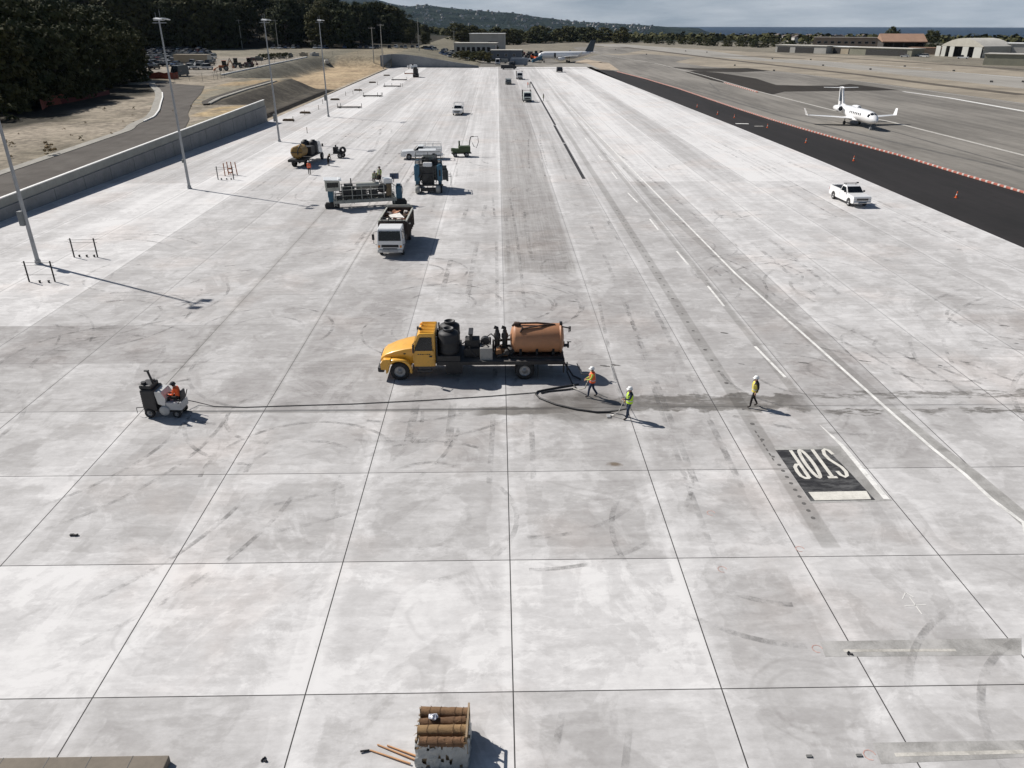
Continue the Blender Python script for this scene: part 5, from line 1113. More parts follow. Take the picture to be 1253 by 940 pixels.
# ================================================================ people: one skinned body each
M_SKIN = pm('skin', (.42, .24, .16), .6, .08, 8); M_JEAN = pm('denim', (.030, .045, .085), .9, .25, 6); M_DKCL = pm('dark_work_clothes', (.022, .018, .016), .9, .3, 6)
M_OVEST = pm('orange_hi_vis', (.88, .13, .03), .75, .08, 6); M_LVEST = pm('lime_hi_vis', (.55, .80, .04), .75, .08, 6); M_YVEST = pm('yellow_hi_vis', (.75, .62, .10), .75, .1, 6)
M_HAT = pm('white_hard_hat', (.82, .82, .80), .3, .04, 4, coat=.4); M_BOOT = pm('work_boots', (.03, .022, .018), .8, .3, 8); M_GREYV = pm('faded_vest', (.33, .35, .22), .8, .15, 6); M_TAPE = pm('reflective_tape', (.65, .66, .62), .35, .05, 6)
M_LSLV = pm('lime_sleeve', (.50, .62, .10), .8, .1, 6); M_NAVY = pm('navy_shirt', (.02, .03, .05), .9, .25, 6); M_HAIR = pm('dark_hair', (.02, .014, .01), .7, .3, 20)
BASE = dict(pelvis=(0,0,.96), belly=(0,0,1.12), chest=(.01,0,1.30), collar=(0,0,1.43), neck=(.01,0,1.50), head=(.03,0,1.60), crown=(.03,0,1.68),
  lsh=(0,.185,1.40), lel=(.02,.23,1.12), lwr=(.12,.22,.90), rsh=(0,-.185,1.40), rel=(.02,-.23,1.12), rwr=(.12,-.22,.90),
  lhip=(0,.09,.90), lkn=(.03,.10,.50), lan=(0,.10,.09), lto=(.17,.11,.04), rhip=(0,-.09,.90), rkn=(.03,-.10,.50), ran=(0,-.10,.09), rto=(.17,-.11,.04))
RAD = dict(pelvis=.150, belly=.145, chest=.165, collar=.12, neck=.058, head=.092, crown=.075, lsh=.072, lel=.048, lwr=.032, rsh=.072, rel=.048, rwr=.032, lhip=.098, lkn=.065, lan=.045, lto=.038, rhip=.098, rkn=.065, ran=.045, rto=.038)
EDG = [('pelvis','belly'),('belly','chest'),('chest','collar'),('collar','neck'),('neck','head'),('head','crown'),('collar','lsh'),('lsh','lel'),('lel','lwr'),('collar','rsh'),('rsh','rel'),('rel','rwr'),('pelvis','lhip'),('lhip','lkn'),('lkn','lan'),('lan','lto'),('pelvis','rhip'),('rhip','rkn'),('rkn','ran'),('ran','rto')]
def person(label, loc, rz, pose=None, shirt=M_NAVY, sleeve=None, trousers=M_JEAN, vest=None, hat=M_HAT, group=None, scale=1.0, tape=True):
    P = dict(BASE); P.update(pose or {}); names = list(P); idx = {n_: i for i, n_ in enumerate(names)}
    me_ = bpy.data.meshes.new('person'); me_.from_pydata([P[n_] for n_ in names], [(idx[a], idx[b_]) for a, b_ in EDG], [])
    o = bpy.data.objects.new('person', me_); C.objects.link(o); md = o.modifiers.new('s', 'SKIN'); ss = o.modifiers.new('u', 'SUBSURF'); ss.levels = 2; ss.render_levels = 2
    sv = me_.skin_vertices[0].data
    for n_ in names:
        r_ = RAD[n_]; sv[idx[n_]].radius = (r_*1.12, r_*.82) if n_ in ('pelvis','belly','chest','collar') else (r_, r_)
    sv[idx['pelvis']].use_root = True
    bpy.context.view_layer.update(); ev = o.evaluated_get(bpy.context.evaluated_depsgraph_get()); m2 = bpy.data.meshes.new_from_object(ev)
    o.modifiers.clear(); bpy.data.objects.remove(o)
    mats = [shirt, sleeve or shirt, trousers, M_SKIN, M_BOOT, M_HAIR, M_BLK]
    segm = {('pelvis','belly'):0,('belly','chest'):0,('chest','collar'):0,('collar','neck'):3,('neck','head'):3,('head','crown'):3,('collar','lsh'):0,('collar','rsh'):0,('lsh','lel'):1,('lel','lwr'):1,('rsh','rel'):1,('rel','rwr'):1,('pelvis','lhip'):2,('pelvis','rhip'):2,('lhip','lkn'):2,('lkn','lan'):2,('rhip','rkn'):2,('rkn','ran'):2,('lan','lto'):4,('ran','rto'):4}
    sg = [(Vector(P[a]), Vector(P[b_]), k) for (a, b_), k in segm.items()]
    q = MB(); 
    vv = [v.co.copy() for v in m2.vertices]
    for p in m2.polygons:
        c_ = p.center; best = 9; bk = 0
        for a, b_, k in sg:
            d = b_-a; t_ = max(0, min(1, (c_-a).dot(d)/max(1e-9, d.length_squared))); dd = (c_-a-d*t_).length
            if dd < best: best = dd; bk = k
        q.f.append(list(p.vertices)); q.m.append(bk); q.s.append(True)
    q.v = vv; bpy.data.meshes.remove(m2)
    # hands: palm, four fingers, thumb, part of the same body mesh
    for s_ in 'lr':
        w_ = Vector(P[s_+'wr']); el = Vector(P[s_+'el']); d = (w_-el).normalized(); sd_ = d.cross(Vector((0,0,1)));
        if sd_.length < .1: sd_ = d.cross(Vector((1,0,0)))
        sd_.normalize(); up_ = sd_.cross(d)
        q.tube([w_-d*.02, w_+d*.03, w_+d*.085], [.028, .038, .034], 8, 3)
        for k, L in enumerate((.065, .075, .07, .055)):
            b0 = w_+d*.08+sd_*(-.027+k*.018); q.tube([b0, b0+d*L*.45-up_*.012, b0+d*L*.7-up_*.04, b0+d*L*.62-up_*.062], [.0095, .009, .008, .006], 6, 3)
        b0 = w_+d*.03+sd_*-.03; q.tube([b0, b0+d*.03-sd_*.028-up_*.012, b0+d*.058-sd_*.03-up_*.03], [.011, .010, .008], 6, 3)
    h = Vector(P['head'])
    hd = (h-Vector(P['neck'])).normalized(); 
    q.sphere(h+Vector((.098, 0, .0)), .016, 3, 8, (1.2, .8, 1.4))                     # nose
    for s_ in (-1, 1): q.sphere(h+Vector((.086, s_*.032, .022)), .010, 6, 8); q.sphere(h+Vector((0, s_*.094, .0)), .02, 3, 8, (.8, .5, 1.4))
    q.box(h.x+.090, 0+h.y, h.z-.045, .01, .04, .008, 6)
    q.sphere(h+Vector((-.018, 0, .020)), .100, 5, 12, (1, .98, 1.02)) if hat is None else q.sphere(h+Vector((-.03, 0, -.0)), .092, 5, 10, (.9, 1, 1))
    o = q.build('person', mats); o.location = (loc[0], loc[1], loc[2] if len(loc) > 2 else 0); o.rotation_euler = (0,0,rz); o.scale = (scale,)*3; tag(o, label, 'person', group)
    if hat:
        q = MB(); c_ = h+Vector((0, 0, .055)); q.lathe([(.128, -.012), (.126, .0), (.118, .045), (.095, .085), (.055, .108), (.001, .115)], c_, 'Z', 20); q.lathe([(.118, -.004), (.150, -.012), (.150, -.020), (.118, -.018)], c_, 'Z', 20); q.box(c_.x+.14, c_.y, c_.z-.016, .07, .15, .010, ch=.004); q.build('hard_hat', hat, o)
    if vest:
        q = MB(); rings = []
        pts = [Vector(P['pelvis'])+Vector((0,0,-.08)), Vector(P['belly']), Vector(P['chest']), Vector(P['collar'])+Vector((0,0,-.02)), Vector(P['collar'])+Vector((0,0,.035))]
        for c_, (a, b_) in zip(pts, ((.158, .190), (.158, .182), (.160, .205), (.125, .185), (.09, .11))): rings.append([(c_.x+a*math.cos(k*math.pi/10), c_.y+b_*math.sin(k*math.pi/10), c_.z) for k in range(20)])
        q.loft(rings, 0, True, False)
        if tape:
            for c_, (a, b_) in ((pts[0].lerp(pts[1], .6), (.165, .192)),): q.loft([[(c_.x+a*math.cos(k*math.pi/10), c_.y+b_*math.sin(k*math.pi/10), c_.z+dz) for k in range(20)] for dz in (-.022, .022)], 1, True, False)
            for s_ in (-1, 1): q.tube([pts[1]+Vector((.162, s_*.08, 0)), pts[2]+Vector((.163, s_*.09, 0)), pts[3]+Vector((.10, s_*.10, .02)), pts[3]+Vector((-.09, s_*.10, .02)), pts[2]+Vector((-.160, s_*.08, 0)), pts[1]+Vector((-.160, s_*.08, 0))], .012, 5, 1)
        q.build('safety_vest', [vest, M_TAPE], o)
    return o
WALK = dict(lhip=(.03,.09,.90), lkn=(.16,.09,.51), lan=(.20,.10,.09), lto=(.36,.11,.07), rhip=(-.03,-.09,.90), rkn=(-.06,-.10,.50), ran=(-.28,-.10,.11), rto=(-.12,-.11,.04))
person('worker in orange vest and white hard hat holding a hose beside the yellow truck', (4.83, 35.47), R(176), {**WALK, 'lel': (.10,.24,1.14), 'lwr': (.33,.14,1.06), 'rel': (.08,-.25,1.12), 'rwr': (.32,-.12,1.02), 'chest': (.03,0,1.30), 'head': (.06,0,1.60)}, M_OVEST, M_LSLV, M_JEAN, M_OVEST, M_HAT)
person('worker in lime yellow vest and white hard hat holding a wand', (6.39, 33.08), R(192), {'lel': (.12,.26,1.18), 'lwr': (.34,.12,1.16), 'rel': (.02,-.25,1.12), 'rwr': (.16,-.2,.92), 'lkn': (.12,.12,.50), 'lan': (.16,.13,.09), 'lto': (.33,.14,.04), 'rto': (.15,-.14,.04), 'ran': (-.04,-.12,.09)}, M_NAVY, M_NAVY, M_JEAN, M_LVEST, M_HAT)
person('worker in yellow vest and dark trousers walking alone along the wet strip', (12.95, 34.21), R(188), {**WALK, 'lel': (-.04,.25,1.14), 'lwr': (.08,.26,.92), 'rel': (-.02,-.24,1.13), 'rwr': (-.06,-.24,.88)}, M_DKCL, M_DKCL, M_DKCL, M_YVEST, M_HAT)
# seated operator of the groove saw: pelvis on the seat
SIT = dict(pelvis=(0,0,.20), belly=(.0,0,.36), chest=(.06,0,.54), collar=(.10,0,.67), neck=(.13,0,.74), head=(.18,0,.83), crown=(.19,0,.91), lsh=(.09,.185,.64), lel=(.18,.24,.38), lwr=(.42,.14,.36), rsh=(.09,-.185,.64), rel=(.18,-.24,.38), rwr=(.42,-.14,.36), lhip=(.02,.10,.16), lkn=(.43,.16,.20), lan=(.52,.18,-.24), lto=(.68,.19,-.29), rhip=(.02,-.10,.16), rkn=(.43,-.16,.20), ran=(.52,-.18,-.24), rto=(.68,-.19,-.29))
person('operator in bright orange jacket and dark cap seated on the ride-on groove saw', (-16.75+.78, 34.0-.055, .80), R(176), SIT, M_OVEST, M_OVEST, M_DKCL, None, pm('dark_cap', (.03, .03, .035), .8, .2, 6))
person('worker in orange vest standing behind the black tank truck', (-24.29, 100.05), R(95), {}, M_OVEST, M_OVEST, M_DKCL, M_OVEST, M_HAT)
BEND = dict(belly=(.06,0,1.10), chest=(.17,0,1.25), collar=(.24,0,1.35), neck=(.28,0,1.40), head=(.34,0,1.48), crown=(.35,0,1.56), lsh=(.22,.18,1.32), lel=(.30,.22,1.05), lwr=(.45,.15,.86), rsh=(.22,-.18,1.32), rel=(.32,-.22,1.06), rwr=(.48,-.12,.88))
person('worker in dark clothes leaning over between the black tank truck and the pump cart', (-23.22, 106.78), R(-30), BEND, M_DKCL, M_DKCL, M_DKCL, None, pm('olive_hat', (.12, .13, .05), .7, .2, 6))
person('worker in faded lime vest standing upright on the wide concrete machine', (-12.55, 82.2, 2.28), R(-120), {}, M_NAVY, M_LSLV, M_DKCL, M_GREYV, pm('dark_hat', (.06, .06, .05), .7, .2, 6))
person('worker in grey green vest on the wide concrete machine, left of the other', (-13.2, 82.0, 2.02), R(-60), BEND, M_GREYV, M_GREYV, M_DKCL, M_GREYV, pm('grey_hat', (.3, .3, .28), .6, .2, 6))
person('orange clad worker, left of two at the far end of the trench', (9.13, 242.09), R(180), {}, M_OVEST, M_OVEST, M_DKCL, M_OVEST, M_HAT)
person('dark clad worker, right of two at the far end of the trench', (9.74, 242.08), R(200), WALK, M_DKCL, M_DKCL, M_DKCL, M_GREYV, M_HAT)
person('lone dark clad worker standing right of the far trench truck', (11.41, 199.50), R(170), {}, M_DKCL, M_DKCL, M_DKCL, M_GREYV, M_BLK)

# hoses and wand on the slab
q = MB(); gx = lambda *p: [(a[0], a[1], z) for a, z in p]
q.tube(gx(((-16.24, 34.67), .5), ((-15.63, 34.98), .15), ((-14.64, 34.70), .03), ((-13.03, 34.58), .03), ((-10.56, 34.72), .03), ((-7.66, 34.85), .03), ((-3.90, 35.20), .03), ((-0.50, 35.62), .03), ((1.93, 36.01), .03)), .022, 7)
tag(q.build('cable', M_BLK), 'long thin black hose running from the groove saw to the flushing workers', 'hose')
q = MB(); q.tube([(*(4.29, 36.97), .04), (*(3.46, 36.68), .05), (*(2.56, 36.35), .05), (*(2.02, 36.11), .05), (*(1.90, 35.82), .05), (*(2.07, 35.33), .05), (*(2.87, 34.57), .05), (*(3.87, 34.01), .05), (*(4.87, 33.68), .05), (*(5.50, 33.71), .05), (*(5.97, 33.59), .2), (*(6.33, 33.18), .5)], .05, 9)
tag(q.build('suction_hose', M_BLK), 'thick black hose lying in a bend on the wet concrete beside the lime vested worker', 'hose')
q = MB(); q.tube([(3.72, 38.0, .9), (*(3.72, 37.82), .4), (*(3.94, 37.08), .06), (*(4.11, 36.47), .05), (*(3.65, 36.33), .05), (*(2.55, 36.10), .05), (*(2.19, 35.91), .05)], .04, 8)
tag(q.build('suction_hose', M_BLK), 'black hose hanging from the tail of the yellow truck to the ground', 'hose')
q = MB(); q.tube([(*(3.89, 36.47), .05), (*(4.21, 36.16), .1), (*(4.47, 35.53), .5), (*(4.58, 35.49), .9), (*(4.72, 35.63), 1.02)], .03, 7)
tag(q.build('pressure_hose', pm('pale_hose', (.45, .43, .38), .7, .1, 3)), 'pale hose held by the worker in the orange vest', 'hose')
q = MB(); q.tube([(*(6.37, 39.54), .05), (*(6.19, 36.72), .3), (*(6.05, 33.58), .8), (*(6.07, 33.01), 1.0)], .012, 6); q.tube([(*(6.07, 33.01), 1.0), (*(5.89, 33.13), .35), (*(5.64, 33.29), .08), (*(5.43, 33.36), .05)], .022, 6, 0); q.box(*(5.42, 33.27), .04, .18, .3, .06)
tag(q.build('spray_wand', pm('bare_metal_wand', (.55, .54, .52), .4, .1, 3, metal=.5)), 'thin metal wand with small foot held by the worker in the lime vest', 'wand')
q = MB(); q.tube([(*(4.37, 38.91), .4), (*(4.37, 36.40), .9), (*(4.66, 35.97), 1.1)], .03, 6); tag(q.build('tool_handle', M_BLK), 'short black handle behind the worker in the orange vest', 'tool')

# ================================================================ pallet of carpet rolls
px_, py_ = (-1.60, 14.29)
T = thing('wrapped_pallet', 'wooden crate wrapped in torn plastic film carrying brown carpet rolls', 'pallet', (px_+.02, py_-.02, 0), R(-2))
M_PLY = pm('weathered_wood', (.30, .22, .14), .85, .25, 2, stretch=(6, 1, 1)); M_FILM = pm('torn_plastic_film', (.36, .37, .36), .35, .12, 4, spec=.6)
q = MB()
for y in (-.5, 0, .5): q.box(0, y, .05, 1.34, .1, .1)
for k in range(7): q.box(-.6+k*.2, 0, .115, .13, 1.16, .025)
q.build('pallet', M_PLY, T)
q = MB(); q.box(0, 0, .42, 1.24, 1.06, .58, ch=.02); q.build('crate', M_PLY, T)
def film(nu, f, seed):
    r = random.Random(seed); vs = []; fs = []; nv = 8
    for j in range(nv):
        for i in range(nu): vs.append(f(i/(nu-1), j/(nv-1), r))
    for j in range(nv-1):
        for i in range(nu-1):
            if r.random() > .16: a = j*nu+i; fs.append((a, a+1, a+nu+1, a+nu))
    return vs, fs
q = MB()
def side(u, v, r):
    a = u*2*math.pi; cx, sy = math.cos(a), math.sin(a); m_ = max(abs(cx), abs(sy)); rr = .055*(1-v)+.02
    return (cx/m_*(.645+rr)+r.uniform(-.025, .025), sy/m_*(.555+rr)+r.uniform(-.025, .025), .03+v*.80+r.uniform(-.03, .03)+.05*math.sin(a*5)*v)
q.add(*film(64, side, 3), 0, False); q.build('plastic_wrap', M_FILM, T)
q = MB()
for (x, y) in ((.66, .5), (.66, .15), (.66, -.2), (.66, -.5), (-.66, -.5), (-.66, .5)): q.bar((x, y, .05), (x, y, 1.12 if x > 0 else .95), .05)
q.bar((.66, -.55, 1.1), (.66, .55, 1.1), .05); q.build('stake', M_PLY, T)
RC = [pm('brown_carpet_backing', (.20, .118, .062), .95, .22, 5, bump=.4), pm('dark_brown_carpet', (.13, .072, .038), .95, .28, 5, bump=.4), pm('tan_carpet_backing', (.26, .165, .08), .95, .2, 5, bump=.4), pm('frayed_brown_carpet', (.17, .095, .05), .95, .28, 6, bump=.5)]
rd = random.Random(6)
for k, (y, nm, ln, rr) in enumerate(((.44, 'hindmost', 1.26, .145), (.145, 'torn dark', 1.22, .125), (-.15, 'tan', 1.30, .15), (-.47, 'frontmost frayed', 1.16, .125))):
    q = MB(); P = []
    rings = []
    for i in range(15):
        x = -ln/2+ln*i/14; rings.append([(x+rd.uniform(-.008,.008)*(1 if i in (0,14) else .3), math.cos(6.283*j/22)*(rr+rd.uniform(-.012,.012)), math.sin(6.283*j/22)*(rr+rd.uniform(-.012,.012))) for j in range(22)])
    q.loft(rings, 0, True, False)
    for sx in (-1, 1):
        sp_ = [(sx*ln/2, math.cos(t_*.55)*rr*(1-t_/42), math.sin(t_*.55)*rr*(1-t_/42)) for t_ in range(0, 40)]; q.tube(sp_, .006, 4, 1); q.lathe([(rr*.96, sx*(ln/2-.01)), (.01, sx*(ln/2-.01))], (0,0,0), 'X', 20, 1)
    o = q.build('carpet_roll', [RC[k], pm('roll_end', (.10, .065, .04), .95, .3, 8)]); o.location = (px_+.02+rd.uniform(-.015,.015), py_-.02+y, .71+rr); o.rotation_euler = (0, 0, R(rd.uniform(-3, 3)))
    tag(o, nm+' carpet roll of the four lying side by side on the wrapped pallet', 'carpet roll', 'carpet rolls on the pallet')
    q = MB()
    for sx in (-.38, -.1, .3, .5): q.tube([(sx+.02*math.sin(j), math.cos(6.283*j/14)*(rr+.012), math.sin(6.283*j/14)*(rr+.012)) for j in range(15)], .006, 4)
    b_ = q.build('binding_cord', RC[1], o)
    q = MB()
    for j in range(46):
        sx = rd.choice((-1, 1)); a = rd.random()*6.28; x_ = sx*ln/2 if rd.random() < .6 else rd.uniform(-ln/2, ln/2); p_ = Vector((x_, math.cos(a)*rr, math.sin(a)*rr)); d_ = Vector((sx*rd.uniform(.0,.09), math.cos(a)*.03+rd.uniform(-.04,.04), math.sin(a)*.03-rd.uniform(0,.06))); q.bar(p_, p_+d_, .008)
    q.build('frayed_threads', RC[2], o)
q = MB(); q.sphere((0,0,0), .10, 0, 8, (1.3, 1, .6)); 
for v in q.v: v += Vector((rd.uniform(-.03,.03), rd.uniform(-.03,.03), rd.uniform(-.03,.03)))
for i, s_ in enumerate(q.s): q.s[i] = False
o = q.build('crumpled_wrapper', pm('silver_grey_film', (.55, .56, .62), .3, .2, 8)); o.location = (px_-.26, py_+.14, 1.02); tag(o, 'crumpled silvery wrapper lying on the carpet rolls', 'wrapper')
for k, (A_, B2_, nm) in enumerate((((-3.58, 14.23), (-2.45, 13.78), 'bent wooden stick nearest the camera, with a dark end'), ((-3.41, 14.40), (-2.29, 13.88), 'longest wooden stick, the middle one of the three beside the pallet'), ((-3.14, 14.37), (-2.17, 13.95), 'short wooden stick closest to the wrapped pallet'))):
    q = MB(); q.tube([(*A_, .03), (*B2_, .05)], [.021, .026], 8, 0)
    if k == 0: q.tube([(*(-3.60, 14.23), .03), (*(-3.84, 14.18), .05)], .026, 8, 1)
    tag(q.build('wooden_stick', [pm('tan_wood', (.50, .27, .13), .7, .15, 3), M_BLK]), nm, 'stick', 'sticks beside the pallet')
q = MB()
for k in range(12): q.bar(((-2.21, 13.93)[0]+.02*k, (-2.21, 13.93)[1], .02+.01*k), ((-2.21, 13.93)[0]+rd.uniform(-.12,.12), (-2.21, 13.93)[1]+rd.uniform(-.12,.15), .05+.02*k), .02)
tag(q.build('wood_splinters', RC[1]), 'small heap of splintered wood at the left foot of the pallet', 'splinters')

# small things on the slabs
q = MB(); q.tube([(0,0,.04), (.1,.02,.06), (.2,-.01,.04), (.3,.03,.05)], .045, 7); q.box(.06, .03, .04, .14, .08, .06); o = q.build('work_glove', M_BLK); o.location = (*(-16.53, 23.95), 0); tag(o, 'dark scrap lying alone on the slab at the left', 'scrap')
q = MB(); q.box(0, 0, .02, .16, .08, .04, ch=.01); b0 = q.build('concrete_chip', pm('grey_chip', (.16, .16, .155), .9, .2, 4)); b0.location = (*(8.23, 13.84), 0); tag(b0, 'left one of two small grey blocks on the slab at bottom right', 'block', 'small grey blocks')
b1 = b0.copy(); C.objects.link(b1); b1.location = (*(9.58, 13.84), 0); b1['label'] = 'right one of two small grey blocks on the slab at bottom right'
q = MB(); 
for k in range(7): q.sphere((rd.uniform(-.12,.12), rd.uniform(-.06,.06), .02), rd.uniform(.02,.045), 0, 6)
o = q.build('dirt_crumbs', M_BLK); o.location = (*(10.82, 17.46), 0); tag(o, 'dark crumbs lying on the ground strip at lower right', 'crumbs'); 
o2 = o.copy(); C.objects.link(o2); o2.location = (*(-6.40, 14.00), 0); o2['label'] = 'dark crumbs lying near the bottom edge left of the sticks'
q = MB(); q.box(-11.35, 13.55, .12, 5.0, .9, .24, ch=.02); q.box(-11.35, 12.9, .10, 5.0, .5, .2)
for x in (-13.2, -12.0, -10.9, -9.8): q.box(x, 13.55, .243, .02, .9, .004, 1)
tag(q.build('precast_kerb', [pm('brownish_precast', (.17, .145, .115), .85, .15, 1), M_BLK]), 'brownish precast concrete kerb at the bottom left edge of the apron', 'kerb')

# ================================================================ lamp masts
def mast_head(q, z):
    q.bar((-.1, 0, z-.1), (.1, 0, z-.1), .12); q.bar((0, -1.0, z-.15), (0, 1.0, z-.15), .09); q.bar((-.8, 0, z-.4), (.8, 0, z-.4), .08)
def light_mast(x, y, label, box=False, h=18.1):
    T = thing('light_mast', label, 'lamp mast', (x, y, 0), R(-10), 'apron lamp masts')
    q = MB(); q.cyl((0,0,0), (0,0,h), .165, .075, 16); q.cyl((0,0,0), (0,0,.35), .24, .22, 16); q.lathe([(.30, 0), (.30, .05), (.18, .05)], (0,0,0), 'Z', 16); q.build('pole', M_STEEL, T)
    q = MB(); mast_head(q, h); q.bar((0, .3, h-.1), (0, .3, h+.9), .03); q.bar((0, -.5, h-.1), (0, -.5, h+.6), .03); q.build('crossarm', M_STEEL, T)
    for y_, rx in ((-.75, .15), (.75, -.15)):
        q = MB(); q.box(.35, y_, h-.02, .75, .62, .12, rot=(rx, .12, 0), ch=.04); q.build('floodlight', pm('light_grey_lamp_housing', (.55, .56, .56), .5, .1, 2), T)
    if box: q = MB(); q.box(-.22, -.15, 3.75, .38, .42, 1.15, ch=.03); q.build('control_box', pm('grey_box', (.20, .21, .21), .6, .1, 2), T)
    else: q = MB(); q.box(-.15, -.1, 3.2, .2, .22, .4, ch=.02); q.build('control_box', pm('grey_box', (.20, .21, .21), .6, .1, 2), T)
    return T
light_mast(*(-37.53, 60.50), 'nearest tall grey lamp mast, at the left edge, with a grey box on its pole', True)
light_mast(*(-36.49, 91.27), 'second tall lamp mast from the camera, standing in front of the retaining wall')
light_mast(*(-35.93, 130.11), 'third tall lamp mast from the camera, at the far end of the retaining wall', True)
light_mast(*(-35.13, 166.30), 'farthest tall lamp mast, standing beside the sandy excavation', True)
# wooden utility poles behind
def utility(x, y, h, label, heads=0):
    T = thing('utility_pole', label, 'utility pole', (x, y, ground_z(x, y)), R(10), 'utility poles behind the apron')
    q = MB(); q.cyl((0,0,-.3), (0,0,h), .22, .13, 10); q.build('pole', pm('pale_pole', (.34, .33, .30), .7, .15, .5), T)
    q = MB(); q.bar((-1.4, 0, h-.5), (1.4, 0, h-.5), .16, .14)
    for x_ in (-1.2, -.5, .5, 1.2): q.cyl((x_, 0, h-.45), (x_, 0, h-.2), .07, n=8)
    q.build('crossarm', pm('pale_pole', (.34, .33, .30), .7, .15, .5), T)
for (u, v, h_, lb) in ((297,62,14,'pale utility pole behind the parked cars, left of the third lamp mast'), (341,62,14,'pale utility pole beside the third lamp mast'), (457,69,14,'left of the two thin utility poles behind the sand excavation'), (468,70,17,'right of the two thin utility poles behind the sand excavation'), (513,68,15,'utility pole standing right behind the grey end wall'), (556,64,11,'pole with white lamps left of the terminal building')):
    x, y = {297: (-137.11, 447.68), 341: (-117.73, 447.33), 457: (-52.83, 352.75), 468: (-47.86, 344.38), 513: (-39.32, 416.96), 556: (-24.60, 475.50)}[u]
    utility(x, y, h_, lb)

# ================================================================ stub frames, beams, bundles and stakes along the left border
M_DPIPE = pm('dark_steel_pipe', (.035, .032, .03), .7, .25, 2); M_RUST = pm('rusty_orange_pipe', (.34, .12, .045), .8, .25, 3)
def frame(x, y, label, w_=1.95):
    T = thing('barrier_frame', label, 'barrier frame', (x, y, 0), R(-1), 'pipe frames'); 
    for dx_ in (0, w_): q = MB(); q.cyl((dx_, 0, 0), (dx_, 0, 1.62), .055, n=12); q.build('post', M_DPIPE, T)
    for z in (1.5, 1.27, .55): q = MB(); q.cyl((-.2, 0, z), (w_+.25, 0, z), .014, n=6); q.build('rail', M_DPIPE, T)
    return T
frame(*(-35.63, 55.74), 'nearest low frame of two black posts and thin rails, below the first lamp mast'); frame(*(-35.55, 62.36), 'low frame of two black posts and thin rails right of the first lamp mast'); frame(*(-34.98, 96.89), 'low frame of two black posts beside the rusty pipes near the second lamp mast')
def stub(p, label, group):
    q = MB(); q.cyl((0,0,0), (0,0,.14), .07, n=10); q.lathe([(.09, .14), (.09, .18), (.01, .19)], (0,0,0), 'Z', 10); o = q.build('pipe_stub', M_DPIPE); o.location = (*p, 0); tag(o, label, 'pipe stub', group); return o
for p in ((-34.71, 55.52), (-34.03, 55.51)): stub(p, 'small black pipe stub in the slab inside the nearest pipe frame', 'stubs in the nearest frame')
for p in ((-35.17, 62.47), (-34.55, 62.46), (-33.93, 62.45)): stub(p, 'small black pipe stub in the slab inside the frame right of the first mast', 'stubs in the second frame')
for p in ((-34.57, 96.88), (-33.91, 96.87), (-33.35, 96.86)): stub(p, 'small black pipe stub in the slab inside the frame by the rusty pipes', 'stubs in the third frame')
for k, (u, v) in enumerate(((275.5,215.5), (280,214), (285,214), (290.5,214.5))):
    p = {0: (-34.92, 99.38), 1: (-34.73, 100.24), 2: (-34.20, 100.23), 3: (-33.53, 99.93)}[k]
    q = MB(); q.cyl((0,0,0), (-.03*k,0,1.62), .06, n=10); o = q.build('rusty_pipe', M_RUST); o.location = (*p, 0); tag(o, ('leftmost', 'second', 'third', 'rightmost')[k]+' of the four rusty orange pipes standing by the second lamp mast', 'pipe', 'rusty standing pipes')
q = MB(); q.tube([(math.cos(a*.5)*.3, .1*math.sin(a), .35+math.sin(a*.5)*.3+a*.005) for a in range(26)], .05, 6); o = q.build('coiled_hose', M_RUST); o.location = (*(-34.70, 100.82), 0); tag(o, 'rust coloured coil hanging among the standing pipes', 'coil')
def beam(p, L, label, hs=(0, 1), red=False):
    T = thing('steel_beam', label, 'beam', (*p, 0), R(rnd.uniform(-2, 2)), 'steel beams on the apron edge')
    q = MB(); q.box(L/2, 0, .25, L, .3, .30, ch=.03); q.box(L*.1, 0, .06, .2, .6, .12); q.box(L*.9, 0, .06, .2, .6, .12); q.build('beam_body', M_RUST if red else pm('dull_beam_steel', (.13, .12, .11), .7, .2, 1), T)
    for h_ in hs: q = MB(); q.cyl((L*h_, .1, 0), (L*h_, .1, 1.05), .06, n=8); q.build('post', M_DPIPE, T)
for p, L, lb, hs, rd_ in (((-36.55, 183.62), 5.4, 'nearest of the steel beams lying on the left border of the apron', (0, .14, 1.02), 0), ((-35.44, 212.83), 5.0, 'second steel beam from the camera, with a dark drum at its right end', (.05, .78, .98, 1.04), 0), ((-34.56, 246.02), 5.2, 'third steel beam from the camera on the left border', (.08, .5, 1.0, 1.1), 0), ((-35.64, 274.36), 5.2, 'fourth steel beam from the camera on the left border', (.1, 1.0), 0), ((-34.98, 308.28), 3.8, 'farthest reddish steel beam next to the black machine', (0, 1), 1)): beam(p, L, lb, hs, rd_)
M_TMB = pm('dark_timber', (.11, .075, .045), .9, .3, 1)
for k, p in enumerate(((-42.64, 159.25), (-42.43, 172.96), (-42.00, 203.72), (-40.92, 232.57), (-41.35, 263.13), (-41.40, 298.83))):
    T = thing('timber_bundle', ('nearest', 'second', 'third', 'fourth', 'fifth', 'farthest')[k]+' low timber bundle lying on the dirt border of the apron', 'timber bundle', (*p, 0), R(rnd.uniform(-10, 10)), 'timber bundles on the dirt border')
    q = MB()
    for j in range(5): q.box(1.0, -.3+.15*j, .14, 2.2, .13, .26, ch=.02)
    q.box(1.0, 0, .33, 1.9, .6, .12, ch=.02); q.build('timbers', M_TMB, T)
